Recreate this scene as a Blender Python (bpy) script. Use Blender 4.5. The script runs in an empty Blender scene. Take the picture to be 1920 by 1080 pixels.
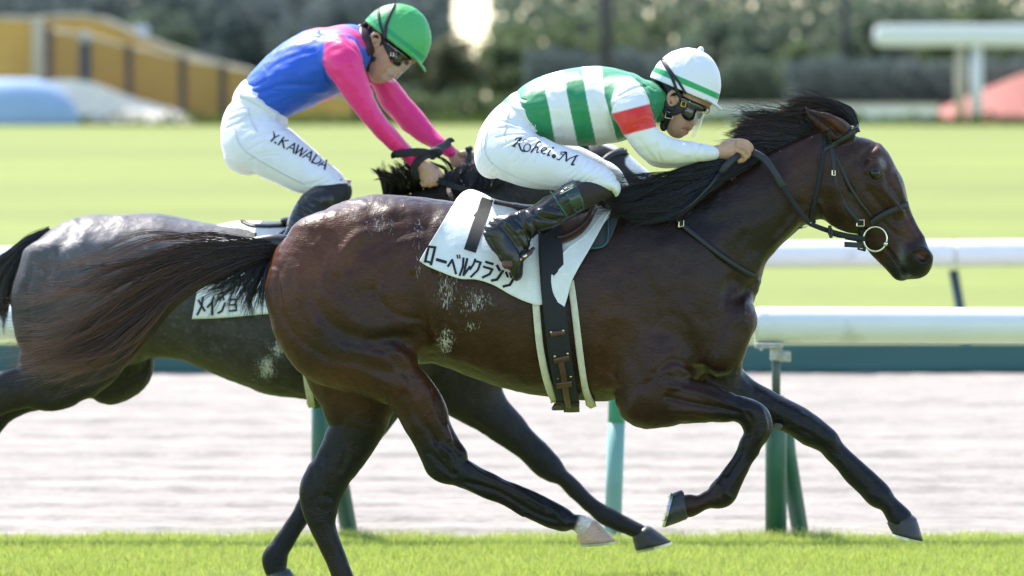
import bpy, math, random, os
import numpy as np
from mathutils import Vector
rng = np.random.default_rng(7)
random.seed(7)
C = bpy.context.scene.collection
SC = bpy.context.scene

# ------------------------------------------------------------------ camera, sky, sun, exposure
F_PX, CAM_H, CAM_D = 11111.0, 1.782, 20.0           # focal length in pixels of a 1920 wide frame, eye height, distance to the near horse
PITCH = math.atan((540 - 200) / F_PX)
cam_d = bpy.data.cameras.new('camera')
cam = bpy.data.objects.new('camera', cam_d); C.objects.link(cam)
cam.location = (0, -CAM_D, CAM_H)
cam.rotation_euler = (math.pi / 2 - PITCH, 0, 0)
cam_d.sensor_width = 36; cam_d.lens = F_PX / 1920 * 36
cam_d.clip_start = 0.5; cam_d.clip_end = 3000
cam_d.dof.use_dof = True; cam_d.dof.focus_distance = CAM_D - 0.25; cam_d.dof.aperture_fstop = 4.1
SC.camera = cam

SUN_AZ_VEC = Vector((-0.38, 0.56, 0.92)).normalized()      # towards the sun: high, behind the horses and to the left
elev = math.asin(SUN_AZ_VEC.z); azim = math.atan2(SUN_AZ_VEC.x, SUN_AZ_VEC.y)
W = bpy.data.worlds.new('World'); SC.world = W; W.use_nodes = True
nt = W.node_tree
sky = nt.nodes.new('ShaderNodeTexSky'); sky.sky_type = 'NISHITA'; sky.sun_disc = False
sky.sun_elevation = elev; sky.sun_rotation = azim
sky.air_density = 1.0; sky.dust_density = .7; sky.ozone_density = 1.0
nt.links.new(sky.outputs[0], nt.nodes['Background'].inputs[0])
nt.nodes['Background'].inputs[1].default_value = 0.15
sd = bpy.data.lights.new('sun', 'SUN'); sd.energy = 3.75; sd.angle = math.radians(0.55); sd.color = (1.0, 0.955, 0.88)
sun = bpy.data.objects.new('sun', sd); C.objects.link(sun)
sun.location = (-20, 20, 40)
sun.rotation_euler = (-SUN_AZ_VEC).to_track_quat('-Z', 'Y').to_euler()
SC.view_settings.view_transform = 'Standard'; SC.view_settings.look = 'None'
SC.view_settings.exposure = 1.38; SC.view_settings.gamma = 1.0; SC.view_settings.use_curve_mapping = False
SC.render.engine = 'CYCLES'
SC.cycles.use_denoising = True; SC.cycles.denoising_prefilter = 'ACCURATE'
SC.cycles.max_bounces = 8; SC.cycles.transparent_max_bounces = 16
SC.cycles.sample_clamp_indirect = 8.0

# ------------------------------------------------------------------ where things stand: from sight lines to metres
_cp, _sp = math.cos(PITCH), math.sin(PITCH)
def P(px, py, Y):
    px = np.asarray(px, float); py = np.asarray(py, float); Y = np.asarray(Y, float)
    dx = (px - 960) / F_PX; dy = (540 - py) / F_PX
    diry = _cp + dy * _sp; dirz = -_sp + dy * _cp
    t = (Y + CAM_D) / diry
    return np.stack(np.broadcast_arrays(t * dx, Y, CAM_H + t * dirz), -1)
def V2P(v):
    v = np.asarray(v, float)
    y = v[..., 1] + CAM_D; z = v[..., 2] - CAM_H
    f = y * _cp - z * _sp; u = y * _sp + z * _cp
    return 960 + v[..., 0] / f * F_PX, 540 - u / f * F_PX
def catmull(pts, n):
    pts = np.asarray(pts, float)
    if len(pts) < 3 or n <= 1:
        if len(pts) == 2 and n > 1:
            t = np.linspace(0, 1, n + 1)[:, None]; return pts[0] * (1 - t) + pts[1] * t
        return pts
    p = np.vstack([2 * pts[0] - pts[1], pts, 2 * pts[-1] - pts[-2]])
    out = []
    for i in range(1, len(p) - 2):
        for j in range(n):
            t = j / n; a, b, c, d = p[i - 1], p[i], p[i + 1], p[i + 2]
            out.append(0.5 * ((2 * b) + (c - a) * t + (2 * a - 5 * b + 4 * c - d) * t * t + (3 * b - a - 3 * c + d) * t ** 3))
    out.append(pts[-1]); return np.array(out)
def resample(pts, m):
    pts = np.asarray(pts, float)
    d = np.r_[0, np.cumsum(np.linalg.norm(np.diff(pts, axis=0), axis=1))]
    s = np.linspace(0, d[-1], m)
    return np.stack([np.interp(s, d, pts[:, k]) for k in range(pts.shape[1])], 1)

# ------------------------------------------------------------------ objects and custom properties
def link(o, parent=None):
    C.objects.link(o)
    if parent is not None: o.parent = parent
    return o
def thing(name, label, cat, loc=(0, 0, 0), group=None):
    o = bpy.data.objects.new(name, None); o.empty_display_size = 0.1; o.location = tuple(float(c) for c in loc); link(o)
    o['label'] = label; o['category'] = cat
    if group: o['group'] = group
    return o
def tag(o, label=None, cat=None, group=None, kind=None):
    for k, v in (('label', label), ('category', cat), ('group', group), ('kind', kind)):
        if v: o[k] = v
    return o
def mesh_np(name, V, Fq, mat, parent=None, col=None, smooth=True, attrs=None):
    """one mesh object from arrays; V in world space (a parent Empty only ever has a translation)"""
    V = np.asarray(V, np.float32)
    if parent is not None:
        off = np.zeros(3, np.float32); p = parent
        while p is not None: off += np.array(p.location, np.float32); p = p.parent
        V = V - off
    me = bpy.data.meshes.new(name)
    if isinstance(Fq, np.ndarray):
        nf, k = Fq.shape
        me.vertices.add(len(V)); me.vertices.foreach_set('co', V.ravel())
        me.loops.add(nf * k); me.loops.foreach_set('vertex_index', Fq.astype(np.int32).ravel())
        me.polygons.add(nf); me.polygons.foreach_set('loop_start', np.arange(0, nf * k, k, dtype=np.int32))
        me.update(calc_edges=True)
    else:
        me.from_pydata(V.tolist(), [], [tuple(int(i) for i in f) for f in Fq])
    me.polygons.foreach_set('use_smooth', np.full(len(me.polygons), bool(smooth)))
    if col is not None:
        c = np.asarray(col, np.float32)
        if c.shape[1] == 3: c = np.hstack([c, np.ones((len(c), 1), np.float32)])
        a = me.attributes.new('col', 'FLOAT_COLOR', 'POINT'); a.data.foreach_set('color', c.ravel())
    for k, v in (attrs or {}).items():
        a = me.attributes.new(k, 'FLOAT', 'POINT'); a.data.foreach_set('value', np.asarray(v, np.float32).ravel())
    if mat is not None: me.materials.append(mat)
    return link(bpy.data.objects.new(name, me), parent)
class MB:
    """collects simple shapes into ONE mesh"""
    def __init__(s): s.v = []; s.f = []
    def add(s, v, f):
        o = len(s.v); s.v += [tuple(map(float, q)) for q in v]; s.f += [tuple(i + o for i in q) for q in f]; return s
    def box(s, c, d, rotz=0, bev=0.0):
        cx, cy, cz = c; x, y, z = d[0] / 2, d[1] / 2, d[2] / 2
        b = min(bev, x * .9, y * .9, z * .9)
        if b <= 0:
            v = [(i, j, k) for i in (-x, x) for j in (-y, y) for k in (-z, z)]
            f = [(0, 1, 3, 2), (4, 6, 7, 5), (0, 4, 5, 1), (2, 3, 7, 6), (0, 2, 6, 4), (1, 5, 7, 3)]
        else:
            v = []; 
            for k, ins in ((-z, b), (-z + b, 0), (z - b, 0), (z, b)):
                xx, yy = x - ins, y - ins
                v += [(-xx + b, -yy, k), (xx - b, -yy, k), (xx, -yy + b, k), (xx, yy - b, k), (xx - b, yy, k), (-xx + b, yy, k), (-xx, yy - b, k), (-xx, -yy + b, k)]
            f = [tuple(range(7, -1, -1)), tuple(range(24, 32))]
            for r in range(3):
                for i in range(8): f.append((r * 8 + i, r * 8 + (i + 1) % 8, r * 8 + 8 + (i + 1) % 8, r * 8 + 8 + i))
        cs, sn = math.cos(rotz), math.sin(rotz)
        s.add([(cx + a * cs - e * sn, cy + a * sn + e * cs, cz + g) for a, e, g in v], f); return s
    def tube(s, pts, r, n=8, caps=True):
        pts = [Vector(tuple(map(float, p))) for p in pts]
        rr = r if hasattr(r, '__len__') else [r] * len(pts)
        v = []; f = []; prev = None
        for i, p in enumerate(pts):
            d = (pts[min(i + 1, len(pts) - 1)] - pts[max(i - 1, 0)]).normalized()
            if prev is None:
                prev = d.orthogonal().normalized()
            prev = (prev - d * prev.dot(d)).normalized(); q = d.cross(prev)
            for k in range(n):
                a = 2 * math.pi * k / n
                w = p + (prev * math.cos(a) + q * math.sin(a)) * rr[i]; v.append(w[:])
        for i in range(len(pts) - 1):
            for k in range(n): f.append((i * n + k, i * n + (k + 1) % n, (i + 1) * n + (k + 1) % n, (i + 1) * n + k))
        if caps: f.append(tuple(range(n - 1, -1, -1))); f.append(tuple(range((len(pts) - 1) * n, len(pts) * n)))
        s.add(v, f); return s
    def loft(s, rings, caps=True):
        n = len(rings[0]); v = [p for r in rings for p in r]; f = []
        for i in range(len(rings) - 1):
            for k in range(n): f.append((i * n + k, i * n + (k + 1) % n, (i + 1) * n + (k + 1) % n, (i + 1) * n + k))
        if caps: f.append(tuple(range(n - 1, -1, -1))); f.append(tuple(range((len(rings) - 1) * n, len(rings) * n)))
        s.add(v, f); return s
    def ball(s, c, r, n=10, sq=(1, 1, 1)):
        rings = []
        for i in range(1, n):
            th = math.pi * i / n
            rings.append([(c[0] + r * sq[0] * math.sin(th) * math.cos(a), c[1] + r * sq[1] * math.sin(th) * math.sin(a), c[2] + r * sq[2] * math.cos(th)) for a in np.linspace(0, 2 * math.pi, 2 * n, endpoint=False)])
        return s.loft(rings)
    def build(s, name, mat, parent=None, smooth=False):
        return mesh_np(name, np.array(s.v, np.float32), s.f, mat, parent, smooth=smooth)

# ------------------------------------------------------------------ materials
def new_mat(name):
    m = bpy.data.materials.new(name); m.use_nodes = True
    return m, m.node_tree, m.node_tree.nodes['Principled BSDF']
def mat(name, col, rough=.6, metal=0., spec=.5, attr=False, noise=None, bump=None, sheen=0., coat=0., trans=0., stretch=None, ior=None, wear=None, transl=0., alpha=1.):
    m, t, b = new_mat(name)
    L = t.links.new
    b.inputs['Roughness'].default_value = rough; b.inputs['Metallic'].default_value = metal
    b.inputs['Specular IOR Level'].default_value = spec
    b.inputs['Sheen Weight'].default_value = sheen; b.inputs['Coat Weight'].default_value = coat
    b.inputs['Transmission Weight'].default_value = trans; b.inputs['Alpha'].default_value = alpha
    b.inputs['Coat Roughness'].default_value = .08
    if ior: b.inputs['IOR'].default_value = ior
    tc = t.nodes.new('ShaderNodeTexCoord'); co = tc.outputs['Object']
    if stretch:
        mp = t.nodes.new('ShaderNodeMapping'); mp.inputs['Scale'].default_value = stretch; L(co, mp.inputs[0]); co = mp.outputs[0]
    if attr:
        a = t.nodes.new('ShaderNodeAttribute'); a.attribute_name = 'col'; src = a.outputs['Color']
    else:
        rgb = t.nodes.new('ShaderNodeRGB'); rgb.outputs[0].default_value = (*col, 1); src = rgb.outputs[0]
    for nz in (noise or []):
        sc, amt = nz[0], nz[1]
        n = t.nodes.new('ShaderNodeTexNoise'); n.inputs['Scale'].default_value = sc; n.inputs['Detail'].default_value = 5; L(co, n.inputs['Vector'])
        r = t.nodes.new('ShaderNodeMapRange'); r.inputs[1].default_value = .3; r.inputs[2].default_value = .7; r.inputs[3].default_value = 1 - amt; r.inputs[4].default_value = 1 + amt
        L(n.outputs[0], r.inputs[0])
        x = t.nodes.new('ShaderNodeVectorMath'); x.operation = 'SCALE'; L(src, x.inputs[0]); L(r.outputs[0], x.inputs['Scale']); src = x.outputs[0]
    if wear:                                                     # dirt or stains with a shape of their own
        n = t.nodes.new('ShaderNodeTexNoise'); n.inputs['Scale'].default_value = wear[0]; n.inputs['Detail'].default_value = 8; L(co, n.inputs['Vector'])
        r = t.nodes.new('ShaderNodeMapRange'); r.inputs[1].default_value = wear[1]; r.inputs[2].default_value = wear[1] + .12; r.inputs[4].default_value = wear[3]; L(n.outputs[0], r.inputs[0])
        x = t.nodes.new('ShaderNodeMix'); x.data_type = 'RGBA'; L(r.outputs[0], x.inputs[0]); L(src, x.inputs[6]); x.inputs[7].default_value = (*wear[2], 1); src = x.outputs[2]
    L(src, b.inputs['Base Color'])
    hh = None
    for bp in (bump or []):
        n = t.nodes.new('ShaderNodeTexNoise'); n.inputs['Scale'].default_value = bp[0]; n.inputs['Detail'].default_value = 4; L(co, n.inputs['Vector'])
        k = t.nodes.new('ShaderNodeBump'); k.inputs['Strength'].default_value = bp[1]; k.inputs['Distance'].default_value = bp[2]
        L(n.outputs[0], k.inputs['Height'])
        if hh is not None: L(hh, k.inputs['Normal'])
        hh = k.outputs[0]
    if hh is not None: L(hh, b.inputs['Normal'])
    if transl > 0:
        tr = t.nodes.new('ShaderNodeBsdfTranslucent'); L(src, tr.inputs[0])
        mx = t.nodes.new('ShaderNodeMixShader'); mx.inputs[0].default_value = transl
        L(b.outputs[0], mx.inputs[1]); L(tr.outputs[0], mx.inputs[2]); L(mx.outputs[0], t.nodes['Material Output'].inputs[0])
    return m

# ------------------------------------------------------------------ implicit bodies: tapered elliptical limbs, smoothly blended, meshed with surface nets
def seg_dist(s, X, Y, Z):
    c0, c1, a0, a1, b0, b1, cap = s
    dx, dz = c1[0] - c0[0], c1[2] - c0[2]; L = math.hypot(dx, dz) + 1e-9; ux, uz = dx / L, dz / L
    rx, rz = X - c0[0], Z - c0[2]
    ax = rx * ux + rz * uz; pp = rz * ux - rx * uz
    t = np.clip(ax / L, 0, 1)
    res = ax - t * L
    a = a0 + (a1 - a0) * t; b = b0 + (b1 - b0) * t
    w = Y - (c0[1] + (c1[1] - c0[1]) * t)
    m = np.minimum(np.minimum(a, b), cap)
    ia, ib, im = pp / a, w / b, res / m
    k0 = np.sqrt(ia * ia + ib * ib + im * im); k1 = np.sqrt((ia / a) ** 2 + (ib / b) ** 2 + (im / m) ** 2) + 1e-6
    return np.where(k0 < .25, (k0 - 1) * np.minimum(a, b), k0 * (k0 - 1) / k1)
def make_segs(st, Y0, n=4, cap=9., grow=0., scale=1.):
    """st rows: x1,y1,x2,y2 (outline points in the photo), half thickness b, side offset y"""
    rows = []; lasty = 0
    for r in st:
        r = list(r)
        if len(r) == 5: r.append(lasty)
        lasty = r[5]; rows.append(r)
    S = catmull(rows, n)
    p1 = P(S[:, 0], S[:, 1], Y0 + S[:, 5]); p2 = P(S[:, 2], S[:, 3], Y0 + S[:, 5])
    c = (p1 + p2) / 2; h = (p1 - p2) / 2; b = S[:, 4] * scale + grow
    segs = []
    for i in range(len(S) - 1):
        d = c[i + 1] - c[i]; L = math.hypot(d[0], d[2]) + 1e-9
        def perp(hv): return max(abs(hv[0] * d[2] - hv[2] * d[0]) / L, .35 * math.hypot(hv[0], hv[2])) * scale + grow
        segs.append((c[i], c[i + 1], max(perp(h[i]), .002), max(perp(h[i + 1]), .002), max(b[i], .002), max(b[i + 1], .002), cap))
    return segs
def balls(pts, Y0, n=3):
    """rows px,py,y,r : a round chain (fingers, noses)"""
    S = catmull(pts, n) if len(pts) > 1 else np.array(pts, float)
    c = P(S[:, 0], S[:, 1], Y0 + S[:, 2]); r = S[:, 3]
    if len(S) == 1: return [(c[0], c[0] + np.array([1e-5, 0, 0]), r[0], r[0], r[0], r[0], 9.)]
    return [(c[i], c[i + 1], r[i], r[i + 1], r[i], r[i + 1], 9.) for i in range(len(S) - 1)]
def chain_eval(segs, V):
    d = np.full(len(V), 9., np.float32)
    for s in segs: d = np.minimum(d, seg_dist(s, V[:, 0], V[:, 1], V[:, 2]))
    return d
class Field:
    def __init__(s, lo, hi, h):
        s.lo = np.array(lo, float); s.h = h; s.n = np.ceil((np.array(hi) - s.lo) / h).astype(int) + 1
        s.ax = [(s.lo[i] + h * np.arange(s.n[i])).astype(np.float32) for i in range(3)]
        s.D = np.full(s.n, 1., np.float32)
    def _bb(s, segs, pad):
        lo = np.min([np.minimum(q[0], q[1]) - [max(q[2], q[3]) + 0, max(q[4], q[5]), max(q[2], q[3])] for q in segs], 0) - pad
        hi = np.max([np.maximum(q[0], q[1]) + [max(q[2], q[3]) + 0, max(q[4], q[5]), max(q[2], q[3])] for q in segs], 0) + pad
        i0 = np.clip(np.floor((lo - s.lo) / s.h).astype(int), 0, s.n); i1 = np.clip(np.ceil((hi - s.lo) / s.h).astype(int) + 1, 0, s.n)
        return i0, i1
    def add(s, segs, k=.02, sub=False):
        pad = max(k, .0) + 2.5 * s.h
        I0, I1 = s._bb(segs, pad)
        if np.any(I1 <= I0): return
        A = np.full(I1 - I0, .5, np.float32)
        for q in segs:
            i0, i1 = s._bb([q], pad)
            if np.any(i1 <= i0): continue
            d = seg_dist(q, s.ax[0][i0[0]:i1[0], None, None], s.ax[1][None, i0[1]:i1[1], None], s.ax[2][None, None, i0[2]:i1[2]])
            j0, j1 = i0 - I0, i1 - I0
            v = A[j0[0]:j1[0], j0[1]:j1[1], j0[2]:j1[2]]; np.minimum(v, d, out=v)
        B = s.D[I0[0]:I1[0], I0[1]:I1[1], I0[2]:I1[2]]
        if sub: B[...] = -B
        hh = np.clip(k - np.abs(A - B), 0, None)
        B[...] = np.minimum(A, B) - (hh * hh / (4 * k) if k > 0 else 0)
        if sub: B[...] = -B
    def slab(s, top, bot, bw, Y0, k=.02, p=2.15):
        """a barrel: outline above and below, and half width, all as functions of length"""
        T = catmull(top, 8); B = catmull(bot, 8); T = P(T[:, 0], T[:, 1], Y0); B = P(B[:, 0], B[:, 1], Y0)
        X = s.ax[0]; zt = np.interp(X, T[:, 0], T[:, 2]); zb = np.interp(X, B[:, 0], B[:, 2])
        bx = P(np.array(bw)[:, 0], 500, Y0)[:, 0]; w = np.interp(X, bx, np.array(bw)[:, 1])
        kern = np.ones(9) / 9; w = np.convolve(np.pad(w, 4, mode='edge'), kern, 'valid')
        a = np.maximum((zt - zb) / 2, .004); c = (zt + zb) / 2; w = np.maximum(w, .004)
        x0, x1 = max(T[0, 0], B[0, 0]), min(T[-1, 0], B[-1, 0])
        i0, i1 = np.searchsorted(X, x0 - .06), np.searchsorted(X, x1 + .06)
        sl = slice(i0, i1); a, c, w, xx = a[sl, None, None], c[sl, None, None], w[sl, None, None], X[sl, None, None]
        y = (s.ax[1][None, :, None] - Y0) / w; z = (s.ax[2][None, None, :] - c) / a
        r = (np.abs(y) ** p + np.abs(z) ** p) ** (1 / p)
        g = np.sqrt((y / w) ** 2 + (z / a) ** 2) / np.maximum(np.sqrt(y * y + z * z), 1e-4)
        d = ((r - 1) / np.maximum(g, 1e-3)).astype(np.float32)
        e = np.maximum(np.maximum(x0 - xx, xx - x1), 0); d = np.where(e > 0, np.maximum(d, 0) + e, d).astype(np.float32)
        D = s.D[sl]; hh = np.clip(k - np.abs(d - D), 0, None); D[...] = np.minimum(d, D) - hh * hh / (4 * k)
    def maps(s):
        """surface depth seen from the near side and from the far side, per (x,z) column"""
        ins = s.D < 0; any_ = ins.any(1)
        out = []
        for flip in (False, True):
            a = ins[:, ::-1] if flip else ins; d = s.D[:, ::-1] if flip else s.D
            i = a.argmax(1); i0 = np.maximum(i - 1, 0)
            d1 = np.take_along_axis(d, i[:, None], 1)[:, 0]; d0 = np.take_along_axis(d, i0[:, None], 1)[:, 0]
            f = i0 + np.clip(d0 / (d0 - d1 + 1e-9), 0, 1)
            y = s.ax[1][-1] - f * s.h if flip else s.ax[1][0] + f * s.h
            out.append(np.where(any_, y, np.nan))
        s.near_m, s.far_m = out
        for m in out:                                             # spread the rim outwards so straps can wrap past the outline
            for _ in range(10):
                bad = np.isnan(m)
                if not bad.any(): break
                p = np.pad(m, 1, constant_values=np.nan)
                nb = np.stack([p[2:, 1:-1], p[:-2, 1:-1], p[1:-1, 2:], p[1:-1, :-2]])
                cnt = (~np.isnan(nb)).sum(0); sm = np.nansum(nb, 0)
                m[bad & (cnt > 0)] = (sm / np.maximum(cnt, 1))[bad & (cnt > 0)]
        return s
    def ysurf(s, x, z, far=False, default=0.):
        m = s.far_m if far else s.near_m
        fx = np.clip((np.asarray(x) - s.lo[0]) / s.h, 0, s.n[0] - 1.001); fz = np.clip((np.asarray(z) - s.lo[2]) / s.h, 0, s.n[2] - 1.001)
        i, j = fx.astype(int), fz.astype(int); u, v = fx - i, fz - j
        r = m[i, j] * (1 - u) * (1 - v) + m[i + 1, j] * u * (1 - v) + m[i, j + 1] * (1 - u) * v + m[i + 1, j + 1] * u * v
        return np.where(np.isnan(r), default, r)
    def on(s, px, py, far=False, default=None):
        """point of the surface seen at this pixel (far: the point straight across on the hidden side)"""
        if not default: default = .5 * (s.ax[1][0] + s.ax[1][-1]) if (s.ax[1][0] > 0 or s.ax[1][-1] < 0) else 0.
        y = np.full(np.shape(px), default, float)
        for _ in range(4):
            p = P(px, py, y); y = s.ysurf(p[..., 0], p[..., 2], False, default)
        p = P(px, py, y)
        if far: p[..., 1] = s.ysurf(p[..., 0], p[..., 2], True, default)
        return p
    def mesh(s, smooth=1):
        D = s.D; n = s.n
        I = D < 0
        cnt = np.zeros(n - 1, np.int8)
        for a in (0, 1):
            for b in (0, 1):
                for c in (0, 1): cnt += I[a:n[0] - 1 + a, b:n[1] - 1 + b, c:n[2] - 1 + c]
        act = (cnt > 0) & (cnt < 8)
        idx = np.argwhere(act); N = len(idx)
        lut = np.full(n - 1, -1, np.int32); lut[act] = np.arange(N)
        cor = np.array([(a, b, c) for a in (0, 1) for b in (0, 1) for c in (0, 1)])
        vals = np.stack([D[idx[:, 0] + a, idx[:, 1] + b, idx[:, 2] + c] for a, b, c in cor], 1)
        acc = np.zeros((N, 3)); w = np.zeros(N)
        for i in range(8):
            for j in range(i + 1, 8):
                if np.abs(cor[i] - cor[j]).sum() != 1: continue
                m = (vals[:, i] < 0) != (vals[:, j] < 0)
                t = vals[m, i] / (vals[m, i] - vals[m, j])
                acc[m] += cor[i] + t[:, None] * (cor[j] - cor[i]); w[m] += 1
        V = s.lo + (idx + acc / w[:, None]) * s.h
        Q = []
        for ax in range(3):
            o1, o2 = [(1, 2), (2, 0), (0, 1)][ax]
            sl0 = [slice(None)] * 3; sl1 = [slice(None)] * 3
            sl0[ax] = slice(0, n[ax] - 1); sl1[ax] = slice(1, n[ax])
            for o in (o1, o2): sl0[o] = slice(1, n[o] - 1); sl1[o] = slice(1, n[o] - 1)
            A, B = I[tuple(sl0)], I[tuple(sl1)]
            e = np.argwhere(A != B); dirn = A[tuple(e.T)]
            base = e.copy(); base[:, o1] += 1; base[:, o2] += 1
            def cell(d1, d2):
                q = base.copy(); q[:, o1] -= d1; q[:, o2] -= d2
                return lut[tuple(q.T)]
            quad = np.stack([cell(1, 1), cell(0, 1), cell(0, 0), cell(1, 0)], 1)
            quad[~dirn] = quad[~dirn][:, ::-1]
            Q.append(quad)
        Q = np.vstack(Q); Q = Q[(Q >= 0).all(1)]
        for _ in range(smooth): V = V + .5 * (lap(V, Q) - V)
        return V, Q
def lap(V, Q):
    n = len(V); s = np.zeros((n, 3)); c = np.zeros(n); k = Q.shape[1]
    for a in range(k):
        i, j = Q[:, a], Q[:, (a + 1) % k]
        c += np.bincount(i, minlength=n)
        for d in range(3): s[:, d] += np.bincount(i, V[j, d], n)
        c += np.bincount(j, minlength=n)
        for d in range(3): s[:, d] += np.bincount(j, V[i, d], n)
    return s / np.maximum(c, 1)[:, None]
def taubin(V, Q, it, wgt=None):
    for _ in range(it):
        for f in (.5, -.52):
            d = f * (lap(V, Q) - V)
            V = V + (d if wgt is None else d * wgt[:, None])
    return V
def normals(V, Q):
    fn = np.cross(V[Q[:, 2]] - V[Q[:, 0]], V[Q[:, -1]] - V[Q[:, 1]])
    N = np.zeros_like(V)
    for a in range(Q.shape[1]):
        for d in range(3): N[:, d] += np.bincount(Q[:, a], fn[:, d], len(V))
    return N / (np.linalg.norm(N, axis=1, keepdims=True) + 1e-12)
def poly_dist(px, py, line):
    line = np.asarray(line, float); best = np.full(len(px), 1e9)
    if len(line) == 1: return np.hypot(px - line[0][0], py - line[0][1])
    for a, b in zip(line[:-1], line[1:]):
        d = b - a; L = d @ d + 1e-9
        t = np.clip(((px - a[0]) * d[0] + (py - a[1]) * d[1]) / L, 0, 1)
        best = np.minimum(best, np.hypot(px - a[0] - t * d[0], py - a[1] - t * d[1]))
    return best
def sculpt(V, Q, strokes, Y0, ymax=.12):
    """grooves and ridges carved into the near side, and mirrored depth left alone"""
    N = normals(V, Q); px, py = V2P(V)
    near = np.clip((.35 - N[:, 1]) / .5, 0, 1) * np.clip((Y0 + ymax - V[:, 1]) / .04, 0, 1)
    disp = np.zeros(len(V))
    for line, amp, wd in strokes:
        line = np.asarray(line, float)
        if len(line) > 2: line = catmull(line, 4)
        lo, hi = line.min(0) - 3 * wd, line.max(0) + 3 * wd
        m = np.where((px > lo[0]) & (px < hi[0]) & (py > lo[1]) & (py < hi[1]) & (near > 0))[0]
        if len(m) == 0: continue
        d = poly_dist(px[m], py[m], line)
        disp[m] += amp * np.exp(-(d / wd) ** 2)
    return V + N * (disp * near)[:, None]
_G = rng.standard_normal((32, 32, 32))
def vnoise(V, f):
    q = V * f + 100.3; i = np.floor(q).astype(int); u = q - i; u = u * u * (3 - 2 * u); i %= 32; j = (i + 1) % 32
    def g(a, b, c): return _G[a, b, c]
    x0, y0, z0 = i.T; x1, y1, z1 = j.T; a, b, c = u.T
    return ((g(x0, y0, z0) * (1 - a) + g(x1, y0, z0) * a) * (1 - b) + (g(x0, y1, z0) * (1 - a) + g(x1, y1, z0) * a) * b) * (1 - c) + \
           ((g(x0, y0, z1) * (1 - a) + g(x1, y0, z1) * a) * (1 - b) + (g(x0, y1, z1) * (1 - a) + g(x1, y1, z1) * a) * b) * c
def sstep(a, b, x): t = np.clip((x - a) / (b - a), 0, 1); return t * t * (3 - 2 * t)
def lerpc(c, d, t): return c * (1 - t[:, None]) + np.array(d) * t[:, None]

# ------------------------------------------------------------------ straps, lettering, hair
def strap(name, F, path, width, matl, parent, off=.004, th=.004, sides=(False,), n=6, default=0., wcurve=None, cross=3):
    """a flat strap lying on a body: path and width in photo pixels, on the near side and/or straight across on the far side"""
    out = []
    for far in sides:
        c = catmull(path, n); c = resample(c, max(6, len(c)))
        d = np.gradient(c, axis=0); d /= np.linalg.norm(d, axis=1, keepdims=True) + 1e-9
        nn = np.stack([-d[:, 1], d[:, 0]], 1)
        w = np.full(len(c), width / 2.) if wcurve is None else np.interp(np.linspace(0, 1, len(c)), np.linspace(0, 1, len(wcurve)), wcurve) / 2
        rows = []
        for s in np.linspace(-1, 1, cross):
            q = c + nn * (w * s)[:, None]; rows.append(F.on(q[:, 0], q[:, 1], far, default))
        G = np.stack(rows, 1)                                     # along, across, 3
        tu = np.gradient(G, axis=0); tv = np.gradient(G, axis=1)
        nr = np.cross(tu, tv); nr /= np.linalg.norm(nr, axis=2, keepdims=True) + 1e-9
        sg = np.sign(nr[:, :, 1:2]); sg[sg == 0] = 1
        nr = nr * (sg if far else -sg)
        o = G + nr * (off + th); i = G + nr * (off - .003)
        L, K = G.shape[:2]
        V = np.concatenate([o.reshape(-1, 3), i.reshape(-1, 3)]); f = []
        M = L * K
        for a in range(L - 1):
            for b in range(K - 1):
                p = a * K + b
                f.append((p, p + 1, p + K + 1, p + K)); f.append((M + p, M + p + K, M + p + K + 1, M + p + 1))
            for b, fl in ((0, 0), (K - 1, 1)):
                p = a * K + b; q = (p, p + K, M + p + K, M + p); f.append(q if not fl else q[::-1])
        for a in (0, L - 1):
            for b in range(K - 1):
                p = a * K + b; f.append((p, p + 1, M + p + 1, M + p))
        ob = mesh_np(name, V, f, matl, parent, smooth=True); out.append(ob)
    return out if len(out) > 1 else out[0]
class Caster:
    """the surface of a finished mesh as seen from the track side"""
    def __init__(s, ob):
        from mathutils.bvhtree import BVHTree
        me = ob.data; off = np.zeros(3); p = ob.parent
        while p is not None: off += np.array(p.location); p = p.parent
        co = np.empty(len(me.vertices) * 3); me.vertices.foreach_get('co', co); co = co.reshape(-1, 3) + off
        s.t = BVHTree.FromPolygons(co.tolist(), [tuple(q.vertices) for q in me.polygons]); s.y = float(co[:, 1].mean())
    def on(s, px, py, far=False, default=0.):
        px = np.atleast_1d(np.asarray(px, float)); py = np.atleast_1d(np.asarray(py, float)); o = Vector((0, -CAM_D, CAM_H)); T = P(px, py, np.full(px.shape, s.y)); out = T.copy(); ok = np.zeros(len(px), bool)
        for i in range(len(px)):
            h = s.t.ray_cast(o, (Vector(T[i]) - o).normalized())
            if h[0] is not None: out[i] = h[0][:]; ok[i] = True
        if ok.any() and not ok.all():
            k = np.where(ok)[0]
            for i in np.where(~ok)[0]: y = out[k[np.abs(k - i).argmin()], 1]; out[i] = P(px[i], py[i], y)
        return out
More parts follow.
